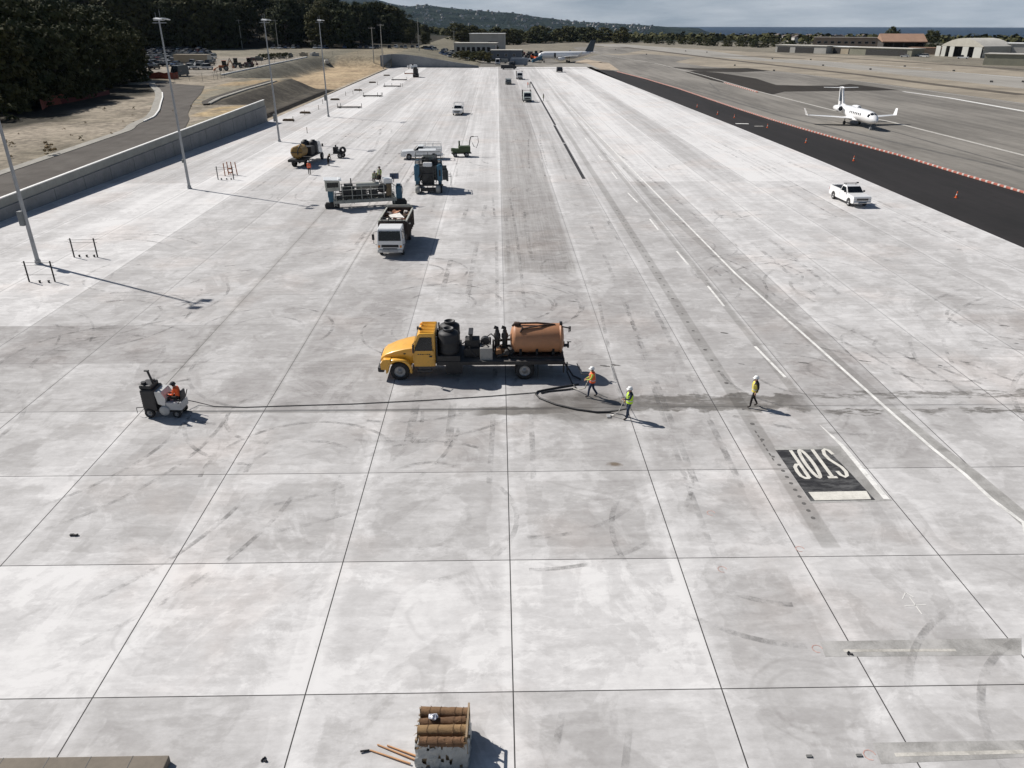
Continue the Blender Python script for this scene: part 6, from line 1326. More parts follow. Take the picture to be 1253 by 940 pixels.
for k, p in enumerate(((-40.36, 157.84), (-33.76, 140.70), (-40.93, 170.23), (-40.27, 181.01), (-42.09, 194.23), (-40.61, 216.59), (-39.30, 220.36), (-38.83, 228.33), (-37.46, 254.30))):
    q = MB(); q.cyl((0,0,0), (0,0,1.0), .05, n=8); q.lathe([(.09, 0), (.09, .06), (.05, .08)], (0,0,0), 'Z', 8); o = q.build('survey_stake', M_TMB); o.location = (*p, 0); tag(o, 'short brown stake standing on the dirt border of the apron', 'stake', 'stakes on the dirt border')
T = thing('road_roller', 'small upright black machine near the far end of the left border', 'machine', (*(-29.00, 290.91), 0), 0)
q = MB(); q.box(0, 0, 1.6, 1.6, 2.6, 2.2, ch=.15); q.box(0, -.8, 2.9, 1.3, 1.3, .9, ch=.1); q.build('body', M_BLK, T); q = MB(); q.cyl((-.9, -1.3, .6), (.9, -1.3, .6), .6, n=18); q.cyl((-.9, 1.3, .6), (.9, 1.3, .6), .6, n=18); q.build('drum', M_FRAME, T)

# ================================================================ cones and barricades on the new asphalt
def cone_mesh():
    q = MB(); q.box(0,0,.02,.5,.5,.04,0,ch=.01); q.lathe([(.2, .04), (.14, .38), (.10, .55)], (0,0,0), 'Z', 14, 0); q.lathe([(.143, .38), (.103, .56)], (0,0,0), 'Z', 14, 1); q.lathe([(.105, .55), (.06, .9), (.001, .92)], (0,0,0), 'Z', 14, 0)
    return q.mesh('traffic_cone', [M_ORG, M_LINE])
CM = cone_mesh()
for k, p in enumerate(((46.90, 169.44), (48.53, 162.57), (50.19, 146.64), (50.17, 127.16), (50.44, 109.50), (51.37, 84.62), (46.00, 183.96))):
    o = bpy.data.objects.new('traffic_cone', CM); C.objects.link(o); o.location = (*p, 0); o.scale = (.62,.62,.78); o.rotation_euler = (0,0,k)
    tag(o, ('second farthest orange cone on the new asphalt', 'orange cone just left of the two white dashes on the new asphalt', 'orange cone right beside the two white dashes on the new asphalt', 'orange cone in the middle of the new asphalt, left of the jet', 'orange cone on the new asphalt above the white pickup', 'nearest orange cone on the new asphalt at the right', 'farthest orange cone on the new asphalt')[k], 'traffic cone', 'cones on the new asphalt')
q = MB(); q.box(0, 0, .13, 1.35, .24, .26, 0, ch=.05); q.box(1.05, 0, .13, .72, .24, .26, 1, ch=.05); BM = q.mesh('barricade', [pm('barricade_orange', (.45, .14, .10), .6, .12, 1), pm('barricade_white', (.62, .56, .52), .6, .12, 1)])
acc = 0; P_ = BARR[:-1]; cnt = 0
segs = [(math.dist(a, b_), Vector(a), Vector(b_)) for a, b_ in zip(P_, P_[1:])]
for L, a, b_ in segs:
    while acc < L and cnt < 270:
        p = a.lerp(b_, acc/L); d = b_-a
        if p.y > 66:
            o = bpy.data.objects.new('barricade', BM); C.objects.link(o); o.location = (p.x+.1, p.y, 0); o.rotation_euler = (0, 0, math.atan2(d.y, d.x)+R(rnd.uniform(-3, 3))); o.scale = (.52, .9, .9)
            tag(o, 'low orange and white barricade in the long row edging the new asphalt', 'barricade', 'barricades edging the new asphalt'); cnt += 1
        acc += 1.15
    acc -= L
for k in range(17):
    a, b_ = Vector((73.28, 259.27)), Vector((72.61, 224.95)); p = a.lerp(b_, k/16)
    o = bpy.data.objects.new('barricade', BM); C.objects.link(o); o.location = (p.x, p.y, 0); o.rotation_euler = (0, 0, R(100)); o.scale = (.9,)*3; tag(o, 'low orange and white barricade in the short row beside the dark sealed patch', 'barricade', 'barricades beside the dark patch')
# runway boards and edge lights
q = MB(); q.box(0, 0, .75, .25, 2.4, 1.1, 0, ch=.04); q.box(0, -.8, .1, .1, .1, .3, 0); q.box(0, .8, .1, .1, .1, .3, 0); q.box(-.14, 0, .75, .02, 2.1, .85, 1); SG = q.mesh('taxiway_sign', [M_BLK, pm('sign_face_dark', (.03, .03, .03), .5, .1, 1)])
for k, p in enumerate(((106.11, 364.25), (144.92, 430.58), (110.53, 324.50), (161.62, 420.84), (145.55, 363.54), (153.11, 332.84), (178.76, 356.13), (181.76, 322.11), (160.66, 261.32), (171.03, 261.13), (125.63, 547.93), (134.22, 525.57), (89.58, 493.04), (83.41, 581.33))):
    o = bpy.data.objects.new('taxiway_sign', SG); C.objects.link(o); o.location = (*p, -.04); o.rotation_euler = (0,0,R(20)); o.scale = (.48,)*3; tag(o, 'small dark board standing on the airfield beside the runway', 'sign board', 'dark boards along the runway')

# ================================================================ aircraft
def fus(parts, n=20):
    """parts: (x, half width, z centre, half height)"""
    return [[(x, w_*math.cos(6.2832*k/n), z+h_*math.sin(6.2832*k/n)) for k in range(n)] for x, w_, z, h_ in parts]
def wing(q, root, tip, z0, z1, th0, th1, mi=0):
    """root/tip: (x lead, x trail, y)"""
    def sec(xl, xt, y, z, th): c_ = xl-xt; return [(xl, y, z), (xl-c_*.12, y, z+th*.8), (xl-c_*.4, y, z+th), (xt, y, z), (xl-c_*.4, y, z-th*.6), (xl-c_*.12, y, z-th*.5)]
    q.loft([sec(*root, z0, th0), sec(*tip, z1, th1)], mi, False)
M_JET = pm('white_aircraft_paint', (.82, .82, .82), .25, .03, .5, coat=.5); M_BELLY = pm('light_grey_belly', (.50, .51, .52), .35, .05, .5)
T = thing('business_jet', 'white twin engined business jet with winglets and high tail on the taxiway', 'jet', (68.1, 150.4, 0), R(-91))
q = MB(); q.loft(fus([(8.9, .04, 1.72, .04), (8.75, .32, 1.73, .30), (8.2, .68, 1.82, .62), (7.3, .93, 1.95, .88), (6.2, 1.06, 2.05, 1.06), (4, 1.10, 2.08, 1.12), (-2, 1.10, 2.08, 1.12), (-4.2, 1.0, 2.15, 1.02), (-6.5, .66, 2.42, .70), (-8.6, .25, 2.75, .3), (-9.2, .08, 2.82, .1)], 24)); q.build('fuselage', M_JET, T)
FS = [(6.2, 1.06, 2.05, 1.06), (7.3, .93, 1.95, .88), (8.2, .68, 1.82, .62)]
def fpt(x, a, s_=1.025):
    for (xa, wa, za, ha), (xb, wb, zb, hb) in zip(FS, FS[1:]):
        if x <= xb: t_ = (x-xa)/(xb-xa); w_, z_, h_ = lerp(wa, wb, t_), lerp(za, zb, t_), lerp(ha, hb, t_); return (x, w_*s_*math.cos(a), z_+h_*s_*math.sin(a))
q = MB()
for a0, a1 in ((18, 50), (54, 88), (92, 126), (130, 162)):
    m0 = abs((a0+a1)/2-90); xs = (7.05-m0*.004, 7.4-m0*.004, 7.85-m0*.007); g3 = [[fpt(x, R(lerp(a0, a1, j/4))) for j in range(5)] for x in xs]
    for r0_, r1_ in zip(g3, g3[1:]):
        for j in range(4): q.quad(r0_[j], r0_[j+1], r1_[j+1], r1_[j])
q.build('cockpit_window', M_GLASS, T)
for s_ in (-1, 1):
    for k in range(7):
        q = MB(); q.box(4.2-k*.78, s_*1.082, 2.38, .30, .05, .40, ch=.02); q.build('cabin_window', M_GLASS, T)
    q = MB(); wing(q, (1.2, -2.4, s_*.6), (-1.7, -3.1, s_*8.55), 1.30, 1.62, .20, .07); wing(q, (-1.7, -3.1, s_*8.5), (-2.5, -3.3, s_*8.9), 1.62, 2.75, .06, .03); q.build('wing', M_JET, T)
    q = MB(); q.lathe([(.40, -3.35), (.50, -3.40), (.58, -3.7), (.60, -4.6), (.50, -5.8), (.36, -6.3), (.01, -6.2)], (0, s_*1.78, 2.62), 'X', 24); en = q.build('engine', M_JET, T)
    q = MB(); q.lathe([(.45, -3.36), (.43, -3.6), (.01, -3.62)], (0, s_*1.78, 2.62), 'X', 24); q.build('engine_intake', M_BLK, en)
    q = MB(); q.box(-4.9, s_*1.15, 2.62, 1.6, .9, .14); q.build('pylon', M_JET, T)
    q = MB(); wing(q, (-8.05, -9.3, 0), (-8.9, -9.75, s_*3.35), 6.05, 6.08, .09, .04); q.build('tailplane', M_JET, T)
    q = MB(); q.cyl((-1.3, s_*1.45, .35), (-1.3, s_*1.45, 1.35), .07, n=8); q.cyl((-1.3, s_*1.3, .32), (-1.3, s_*1.62, .32), .32, n=16); q.build('main_gear', M_BLK, T)
q = MB(); q.prism([(-4.6, 3.0), (-6.6, 3.3), (-8.1, 6.15), (-9.5, 6.15), (-9.0, 3.0), (-8.6, 2.7)], -.13, .13); q.lathe([(.01, -7.6), (.16, -7.8), (.2, -8.6), (.05, -9.9), (.01, -9.9)], (0, 0, 6.08), 'X', 12); q.build('fin', M_JET, T)
q = MB(); q.prism([(-7.3, 3.6), (-8.6, 5.7), (-9.15, 5.7), (-8.75, 3.6)], -.137, .137); q.build('rudder_marking', pm('blue_grey_marking', (.10, .14, .18), .4, .1, 1), T)
q = MB(); q.loft(fus([(2.4, .5, 1.15, .12), (1, 1.15, 1.15, .36), (-2.2, 1.15, 1.15, .36), (-3.8, .5, 1.25, .12)], 14)); q.build('wing_fairing', M_JET, T)
q = MB(); q.cyl((7.1, 0, .25), (7.1, 0, 1.2), .06, n=8); q.cyl((7.1, -.18, .24), (7.1, .18, .24), .24, n=14); q.bar((7.1, 0, .9), (6.7, 0, 1.3), .05); q.build('nose_gear', M_STEEL, T)
# airliner
ax, ay = (33.17, 397.96)
T = thing('airliner', 'white airliner with a dark tail fin parked beyond the far end of the apron', 'airliner', (ax, ay, 0), R(187))
q = MB(); q.loft(fus([(13.6, .1, 3.0, .1), (13.1, .8, 3.05, .75), (12, 1.35, 3.2, 1.3), (10.5, 1.6, 3.3, 1.62), (-5, 1.6, 3.3, 1.65), (-10, 1.1, 3.8, 1.1), (-14.3, .25, 4.5, .3)], 20)); q.build('fuselage', M_JET, T)
q = MB(); q.prism([(12.9, 3.5), (12.2, 4.15), (11.6, 4.2), (11.7, 3.7)], -1.0, 1.0); q.v = [Vector((v.x, v.y*.95, v.z+.03)) for v in q.v]; q.build('cockpit_window', M_GLASS, T)
q = MB(); q.prism([(-9.2, 4.6), (-12.2, 9.8), (-14.6, 9.8), (-13.4, 4.7)], -.16, .16); q.build('fin', pm('dark_blue_fin', (.03, .05, .07), .4, .15, .4), T)
for s_ in (-1, 1):
    q = MB(); wing(q, (3.5, -2.5, s_*1.2), (-3.2, -4.6, s_*12.8), 2.5, 3.5, .35, .1); wing(q, (-3.2, -4.6, s_*12.7), (-4.6, -5.3, s_*13.2), 3.5, 5.0, .08, .04); q.build('wing', M_BELLY, T)
    q = MB(); q.lathe([(.62, 4.6), (.78, 4.3), (.8, 3.0), (.5, 1.0), (.01, .9)], (0, s_*4.3, 1.75), 'X', 20); q.lathe([(.63, 4.55), (.01, 4.4)], (0, s_*4.3, 1.75), 'X', 20, 1); q.box(2.2, s_*4.3, 2.5, 2, .2, .7); q.build('engine', [M_JET, M_BLK], T)
    q = MB(); wing(q, (-11.4, -13.6, s_*.6), (-13.6, -14.8, s_*5.0), 4.4, 4.8, .15, .06); q.build('tailplane', M_JET, T)
    q = MB(); q.cyl((-1.2, s_*2.6, .5), (-1.2, s_*2.6, 2.5), .12, n=8); q.cyl((-1.2, s_*2.2, .5), (-1.2, s_*2.9, .5), .5, n=14); q.build('main_gear', M_BLK, T)
q = MB(); q.cyl((10.6, 0, .3), (10.6, 0, 2.0), .1, n=8); q.cyl((10.6, -.25, .35), (10.6, .25, .35), .35, n=12); q.build('nose_gear', M_BLK, T)
q = MB(); q.box(5.6, 1.58, 3.3, .9, .1, 2.0); q.build('door', M_GLASS, T)

# ================================================================ far vehicles on the apron and service road
def van(loc, rz, label, col=M_WHITE, L=5.4, H=2.3, W_=2.0, name='van', cat='van'):
    T = thing(name, label, cat, loc, rz)
    q = MB(); q.prism([(-L/2, .35), (L/2-.2, .35), (L/2, .7), (L/2-.15, 1.15), (L/2-1.1, H-.05), (L/2-1.3, H), (-L/2+.1, H), (-L/2, H-.15)], -W_/2, W_/2, 0, top=(1.2, .14, H-1.2)); bd = q.build('body', col, T)
    q = MB(); hw = W_/2-.2; q.quad((L/2-.17+.02, -hw, 1.22), (L/2-.17+.02, hw, 1.22), (L/2-1.03, hw-.04, H-.12), (L/2-1.03, -hw+.04, H-.12)); q.v = [v+Vector((.02, 0, .02)) for v in q.v]; q.build('windscreen', M_GLASS, bd)
    for s_ in (-1, 1): q = MB(); q.box(L/2-1.6, s_*(W_/2-.06), 1.55, 1.0, .06, .5); q.build('side_window', M_GLASS, bd)
    q = MB(); q.box(L/2+.01, 0, .75, .04, 1.3, .22); q.build('grille', M_BLK, T)
    for x in (L/2-1.0, -L/2+1.1):
        for s_ in (-1, 1): wheel(T, x, s_*(W_/2-.1), .36, .22, n=12)
    return T
def stake_truck(loc, rz, label, cabcol, group=None):
    T = thing('flatbed_truck', label, 'truck', loc, rz, group)
    q = MB(); q.prism([(.9, .5), (2.9, .5), (3.0, .7), (2.95, 1.3), (2.75, 2.15), (2.6, 2.3), (1.0, 2.3), (.9, 2.2)], -1.0, 1.0, 0, top=(1.4, .1, .9)); cb = q.build('cab', cabcol, T)
    q = MB(); q.quad((2.98, -.85, 1.3), (2.98, .85, 1.3), (2.80, .78, 2.1), (2.80, -.78, 2.1)); q.build('windscreen', M_GLASS, cb)
    q = MB(); q.box(2.99, 0, .85, .05, 1.4, .3); q.build('grille', M_BLK, T)
    q = MB(); q.box(-1.1, 0, .95, 3.9, 2.1, .14)
    for s_ in (-1, 1):
        for k in range(4): q.bar((-2.9+k*1.2, s_*1.0, 1.0), (-2.9+k*1.2, s_*1.0, 2.6), .07)
        for z in (1.4, 1.9, 2.55): q.bar((-2.9, s_*1.0, z), (.7, s_*1.0, z), .05)
    for z in (1.5, 2.0, 2.6): q.bar((.75, -1, z), (.75, 1, z), .06)
    q.build('stake_bed', M_FRAME, T)
    q = MB(); q.box(0, 0, .6, 5.0, .8, .2); q.box(3.0, 0, .45, .1, 1.9, .2); q.build('chassis', M_FRAME, T)
    for x in (2.1, -1.9):
        for s_ in (-1, 1): wheel(T, x, s_*.9, .42, .24, n=14)
    return T
M_CABG = pm('pale_green_white_paint', (.55, .60, .56), .4, .06, 1)
stake_truck((*(7.25, 199.57), 0), R(-88), 'white cab stake truck facing the camera beside the open trench, the nearer of two', M_CABG, 'stake trucks at the trench'); stake_truck((*(7.57, 279.61), 0), R(-88), 'white cab stake truck facing the camera beside the open trench, the farther of two', M_WHITE, 'stake trucks at the trench')
van((*(3.47, 257.00), 0), R(-90), 'grey car driving on the far apron left of the trench trucks', pm('grey_car_paint', (.22, .23, .22), .4, .1, 1), 5.6, 1.6, 1.9, 'car', 'car')
van((*(4.75, 339.06), 0), R(0), 'black low vehicle parked on the far edge of the apron', M_BLK, 6.5, 1.7, 2.0, 'car', 'car')
van((*(24.37, 320.06), 0), R(-90), 'dark vehicle with posts at the far edge of the apron below the airliner', M_BLK, 4.8, 1.8, 2.2, 'car', 'car')
van((*(-35.84, 345.86), 0), R(-120), 'white car at the foot of the grey end wall', M_WHITE, 4.8, 1.5, 1.9, 'car', 'car')
van((*(0.21, 375.39), 0), R(-90), 'white van facing the camera on the service road left of the grey box truck', M_WHITE, 5.5, 2.6, 2.1)
van((*(9.39, 368.09), 0), R(175), 'grey box truck seen from the side on the service road', pm('grey_blue_paint', (.22, .25, .29), .5, .1, 1), 8.5, 3.2, 2.4, 'box_truck', 'truck')
van((*(6.75, 364.66), 0), R(-100), 'dark pickup beside the grey box truck on the service road', M_BLK, 5.0, 1.9, 2.0, 'car', 'car')
van((*(2.56, 390.49), 0), R(170), 'dark grey van behind the white van on the service road', pm('grey_car_paint', (.22, .23, .22), .4, .1, 1), 5.0, 1.9, 2.0)
# white tent fence etc beside airliner: stairs, carts
cr = random.Random(21)
def cart_mesh(k):
    q = MB(); q.box(0, 0, .8, 2.6, 1.4, .8, 0, ch=.08); q.box(.5, 0, 1.6, 1.0, 1.2, .8, 1, ch=.08)
    for x in (-.9, .9):
        for s_ in (-1, 1): q.cyl((x, s_*.55, .35), (x, s_*.75, .35), .35, n=10, mi=2)
    return q.mesh('baggage_tug', [(M_BLUE, M_ORG, M_WHITE, M_GREYM, pm('dark_red_paint', (.30, .06, .05), .5, .1, 1))[k], M_GLASS if k % 2 else M_FRAME, M_RUB])
CMs = [cart_mesh(k) for k in range(5)]
for i in range(26):
    u, v = cr.uniform(634, 668), cr.uniform(68, 77); D_ = 17.8/math.tan((v-26.75)/1137.*.98+.0005); x, y = (u-610)/1026.*D_*.99, D_
    o = bpy.data.objects.new('baggage_tug', CMs[i % 5]); C.objects.link(o); o.location = (x, y, -.02); o.rotation_euler = (0,0,cr.uniform(0,3.1)); o.scale = (cr.uniform(.9, 1.5),)*3
    tag(o, ('blue', 'orange', 'white', 'grey', 'dark red')[i % 5]+' ground service cart among the others left of the airliner', 'service cart', 'service carts left of the airliner')
T = thing('boarding_stairs', 'blue covered boarding stairs at the nose of the airliner', 'stairs', (*(19.09, 394.16), 0), R(10))
q = MB(); T.scale = (.6, .6, .6); q.prism([(-4, .4), (4, 2.6), (4, 5.0), (2.8, 5.0), (-4, 2.4)], -1.1, 1.1); q.build('canopy', M_BLUE, T); q = MB(); q.box(0, 0, .5, 7.5, 1.8, .5); q.build('base', M_FRAME, T)

# ================================================================ buildings
def bx_building(name, label, p, L, W_, H, rz, wall, roof, windows=(), doors=(), cat='building', z=None, overhang=.4, pitch=0., parapet=0):
    T = thing(name, label, cat, (p[0], p[1], max(-.05, ground_z(p[0], p[1])) if z is None else z), rz)
    q = MB(); q.box(0, 0, H/2-.5, L, W_, H+1); wl = q.build('wall', wall, T)
    q = MB()
    if pitch: q.prism([(-W_/2-overhang, H), (-W_/2-overhang, H+.2), (0, H+pitch), (W_/2+overhang, H+.2), (W_/2+overhang, H)], -L/2-overhang, L/2+overhang); q.v = [Vector((v.y, v.x, v.z)) for v in q.v]
    else: q.box(0, 0, H+.18, L+2*overhang, W_+2*overhang, .35, ch=.05)
    q.build('roof', roof, T)
    for (x, z_, w_, h_) in windows:
        q = MB(); q.box(x, -W_/2-.02, z_, w_, .12, h_); f_ = q.build('window', pm('window_frame', (.35,.36,.37), .5, .1, 1), wl); q = MB(); q.box(x, -W_/2-.06, z_, w_-.25, .1, h_-.25); 
        f_.parent = T; g_ = q.build('pane', M_GLASS, f_)
    for (x, w_, h_) in doors: q = MB(); q.box(x, -W_/2-.03, h_/2, w_, .14, h_); q.build('door', M_FRAME, T)
    return T
W_PALE = pm('pale_wall', (.42, .41, .38), .85, .1, .2); W_GREY = pm('grey_wall', (.24, .25, .26), .85, .12, .2); R_WHITE = pm('white_metal_roof', (.74, .74, .72), .45, .06, .2); W_TAN = pm('tan_wall', (.42, .36, .27), .85, .12, .2); R_TERR = pm('terracotta_roof', (.30, .185, .125), .8, .15, .2)
W_OLIVE = pm('olive_metal_wall', (.24, .235, .18), .8, .12, .2); R_PALE = pm('pale_roof', (.50, .48, .43), .7, .1, .2); W_BRN = pm('brownish_wall', (.28, .22, .17), .85, .12, .2); W_SHADE = pm('slate_wall', (.12, .135, .16), .8, .12, .2)
bx_building('hangar', 'grey hangar with white metal roof behind the flat terminal', (-6.22, 558.80), 23, 16, 9.5, R(-4), W_PALE, R_WHITE, doors=((4, 6, 5),), z=1)
bx_building('terminal', 'low pale terminal building with dark windows and flat roof beyond the grey end wall', (-10.72, 427.68), 21, 12, 5.6, R(-6), W_PALE, R_PALE, windows=[(-8.5+k*2.6, 3.0, 1.8, 2.2) for k in range(7)], doors=((8.8, 1.6, 2.4),), z=2.2)
bx_building('small_building', 'dark slate building with pale roof strip right of the hedge', (4.75, 411.13), 15, 8, 5.0, R(-5), W_SHADE, R_PALE, windows=[(-4, 3, 1.5, 1.2), (0, 3, 1.5, 1.2), (4, 3, 1.5, 1.2)], z=-.05)
bx_building('small_building', 'little grey building left of the hangar with the white roof', (-10.57, 586.96), 10, 8, 6, R(-4), W_GREY, R_PALE, windows=((-2, 3, 1.5, 1.5), (2, 3, 1.5, 1.5)), z=1.5)
for k in range(11):
    p = {0: (-18.20, 403.02), 1: (-16.36, 407.20), 2: (-13.79, 402.94), 3: (-11.27, 398.76), 4: (-8.80, 394.66), 5: (-6.38, 390.65), 6: (-4.01, 386.71), 7: (-15.95, 429.65), 8: (-11.98, 424.90), 9: (-7.60, 415.74), 10: (-1.03, 439.06)}[k]
    plant('hedge_shrub', BUSH[k % 3], p[0], p[1], 1.7, 'dense green shrub in the clump below the terminal building', 'shrubs below the terminal', z=.4)
tree('bushy_tree', (*(-1.01, 429.38), 0), 1, *FT[1], (.5, .5, .75), 'upright dark tree between the terminal and the slate building', None)
# right side rows
ang = math.atan2(440.18-473.54, 264.63-254.12)
bx_building('hangar_row', 'long low pale hangar row at the left end of the right side buildings', (196.97, 524.44), 36, 12, 4.2, ang+.35, W_PALE, R_PALE, doors=[(-12, 9, 3.4), (3, 13, 3.4)], z=-.1)
bx_building('hangar_row', 'low cream hangar row with white roof in front of the brown building', (215.82, 510.25), 44, 12, 3.8, ang+.3, W_TAN, R_WHITE, doors=[(-15, 7, 3.2), (-1, 5, 3.2), (12, 10, 3.2)], z=-.1)
bx_building('hangar_row', 'low pale hangar row left of the terracotta roofed hangar', (229.36, 483.13), 40, 12, 3.9, ang+.25, W_OLIVE, R_PALE, doors=[(4, 26, 3.2)], z=-.1)
bx_building('brown_building', 'long brownish two storey building behind the low hangar rows', (251.23, 592.45), 44, 14, 8.5, ang+.85, W_BRN, pm('grey_brown_roof', (.28, .25, .22), .8, .1, .2), windows=[(-18+k*4.5, 5.5, 2.5, 1.6) for k in range(9)], z=-1)
T = thing('hangar', 'open fronted hangar with terracotta coloured roof among dark trees', 'hangar', (*(253.74, 516.40), -.1), ang+1.05)
q = MB(); q.box(0, 4, 3.2, 24, .4, 7); q.box(-11.8, 0, 3.2, .4, 16, 7); q.box(11.8, 0, 3.2, .4, 16, 7)
for k in range(1, 4): q.box(-12+k*6, -7.8, 3.2, .5, .5, 7)
q.build('wall', pm('dark_hangar_wall', (.05, .045, .04), .8, .2, .2), T); q = MB(); q.prism([(-9, 6.4), (-9, 6.9), (3, 11.2), (6, 9.0), (6, 8.5)], -13, 13); q.v = [Vector((v.y, v.x, v.z)) for v in q.v]; q.build('roof', R_TERR, T)
# arched hangar
p0, p1 = Vector((254.12, 473.54)), Vector((264.63, 440.18)); mid_ = (p0+p1)/2; an = math.atan2(p1.y-p0.y, p1.x-p0.x)
T = thing('arched_hangar', 'large pale hangar with a curved roof and tall open doors in front of the sea', 'hangar', (mid_.x, mid_.y, -.1), an); T.scale = (.80, .8, .84)
arcp = [(-17.6, 7.0), (-14, 8.6), (-9.5, 10.2), (-5, 11.2), (0, 11.6), (5, 11.2), (9.5, 10.2), (14, 8.6), (17.6, 7.0)]
q = MB(); q.prism(arcp+[(17.6, 6.4), (-17.6, 6.4)], 0.2, 26); q.build('roof', R_PALE, T)
q = MB(); q.prism(arcp+[(17.6, 6.6), (-17.6, 6.6)], -.3, .19); q.box(-17.4, 13, 3.2, .4, 25, 6.6); q.box(17.4, 13, 3.2, .4, 25, 6.6); q.box(0, 25.6, 3.2, 35, .4, 6.6); q.build('wall', pm('cream_gable', (.46, .44, .38), .85, .1, .2), T)
for x, w_ in ((-19.5, 4), (-14.5, 3.6), (-7.6, 3.8), (3.8, 5), (14.0, 6.4)): q = MB(); q.box(x, -.6, 3.2, w_, .3, 6.5); q.build('sliding_door', pm('pale_door_panel', (.52, .52, .48), .7, .08, .3), T)
q = MB(); q.box(0, 6, 3, 34, .3, 6); q.build('interior_shade_panel', pm('dark_interior', (.02, .02, .022), .9, .2, .5), T)  # near-black sheet painting the shade inside, behind the open doors
bx_building('hangar_row', 'olive green metal hangar row at the right edge with a dark open door', (235.96, 367.54), 26, 10, 4.6, an+.5, W_OLIVE, R_PALE, doors=((6, 3, 3.8),), z=-.1)
bx_building('hangar', 'pale roofed hangar behind the olive hangar row at the right edge', (290.56, 454.51), 30, 18, 7, an+.5, W_PALE, R_WHITE, doors=((-6, 8, 5),), z=-.1)
bx_building('low_building', 'small reddish brown building left of the arched hangar', (260.05, 496.30), 18, 8, 3.6, an+.6, W_BRN, R_TERR, z=-.1)

# parked cars: one mesh per colour, one object per car
def car_mesh(k, kind):
    q = MB(); L, H = ((4.6, 1.45), (4.8, 1.75), (5.6, 1.85))[kind]
    q.prism([(-L/2, .45), (-L/2+.3, .3), (L/2-.3, .3), (L/2, .5), (L/2-.05, .8), (L/2-1.2, .95), (-L/2+.1, .98)], -.9, .9, 0)
    roof = [(-L/2+.2, .96), (L/2-1.3, .93), (L/2-2.0, H), (-L/2+.9, H)] if kind < 2 else [(-.3, .96), (L/2-1.2, .93), (L/2-1.9, H), (-.1, H)]
    q.prism(roof, -.80, .80, 1, top=(1.0, .12, .6)); z_ = H+.012; q.box((roof[2][0]+roof[3][0])/2, 0, z_, abs(roof[2][0]-roof[3][0])+.1, 1.44, .05, 0, ch=.02)
    for x in (-L/2+.85, L/2-.85):
        for s_ in (-1, 1): q.cyl((x, s_*.72, .32), (x, s_*.92, .32), .32, n=10, mi=2)
    q.box(L/2-.02, .65, .68, .08, .3, .13, 3); q.box(L/2-.02, -.65, .68, .08, .3, .13, 3)
    return q.mesh('parked_car', [k, M_GLASS, M_RUB, M_LAMP])
CC = [('white', M_WHITE), ('silver', pm('silver_car', (.42,.43,.44), .3, .05, 1, metal=.4)), ('grey', pm('dark_grey_car', (.08,.085,.09), .35, .1, 1)), ('black', pm('black_car', (.015,.015,.018), .25, .1, 1)), ('blue', pm('blue_car', (.03,.06,.13), .3, .1, 1)), ('red', pm('red_car', (.22,.02,.02), .3, .1, 1))]
CARM = {(n_, k): car_mesh(m_, k) for n_, m_ in CC for k in range(3)}
pr_ = random.Random(33); cnt = 0
def park(x, y, rz, where, grp):
    n_ = pr_.choices([c_[0] for c_ in CC], [30, 24, 16, 16, 10, 4])[0]; k = pr_.choices((0, 1, 2), (5, 4, 2))[0]
    o = bpy.data.objects.new('parked_car', CARM[(n_, k)]); C.objects.link(o); o.location = (x, y, ground_z(x, y)+.02); o.rotation_euler = (0,0,rz)
    tag(o, n_+' '+('saloon car', 'tall estate car', 'pickup')[k]+' '+where, 'parked car', grp)
ORG = Vector((-98, 268)); 
for row in range(14):
    y0 = 262+row*12.2+(4 if row % 2 else 0)
    for i in range(22):
        x = -84-row*5.2-i*2.9; y = y0+i*.35
        if x < -y*.47+8 or pr_.random() < .14: continue
        if x > -y*(.345 if y < 330 else .305): continue
        if cnt > 230: continue
        cnt += 1
        park(x+pr_.uniform(-.2,.2), y+pr_.uniform(-.3,.3), R(84)+(math.pi if pr_.random() < .5 else 0), 'in the crowded car park before the dark wood', 'cars in the car park')
for i in range(26):
    x = -118+i*3.0+pr_.uniform(-.4,.4); y = 442+pr_.uniform(-5, 5)+i*.3
    if pr_.random() < .25: continue
    park(x, y, R(90+pr_.uniform(-8, 8)), 'in the thin row along the edge of the wood', 'cars along the wood')
for i in range(16):
    u, v = pr_.uniform(515, 556), pr_.uniform(62, 68); D_ = (17.8-3)/math.tan((v-26.75)/1137.); x, y = (u-610)/1026.*D_, D_
    park(x, y, pr_.uniform(0, 3.1), 'parked between the grey end wall and the terminal', 'cars beside the terminal')
for i in range(9):
    p = Vector((-13.67, 413.20)).lerp(Vector((-2.66, 423.08)), i/8); park(p.x, p.y, pr_.uniform(-.2, .3), 'parked in front of the terminal windows', 'cars before the terminal')
for k in range(7):
    p = {0: (237.95, 475.80), 1: (238.50, 471.12), 2: (240.18, 468.79), 3: (241.17, 464.23), 4: (238.53, 455.45), 5: (249.59, 436.54), 6: (227.58, 455.65)}[k]
    o = bpy.data.objects.new('parked_car', CARM[('white', k % 3)]); C.objects.link(o); o.location = (p[0], p[1], -.05); o.rotation_euler = (0,0,1.9+k*.1); tag(o, 'white vehicle parked on the airfield side of the right hand hangars', 'parked car', 'vehicles before the hangars')

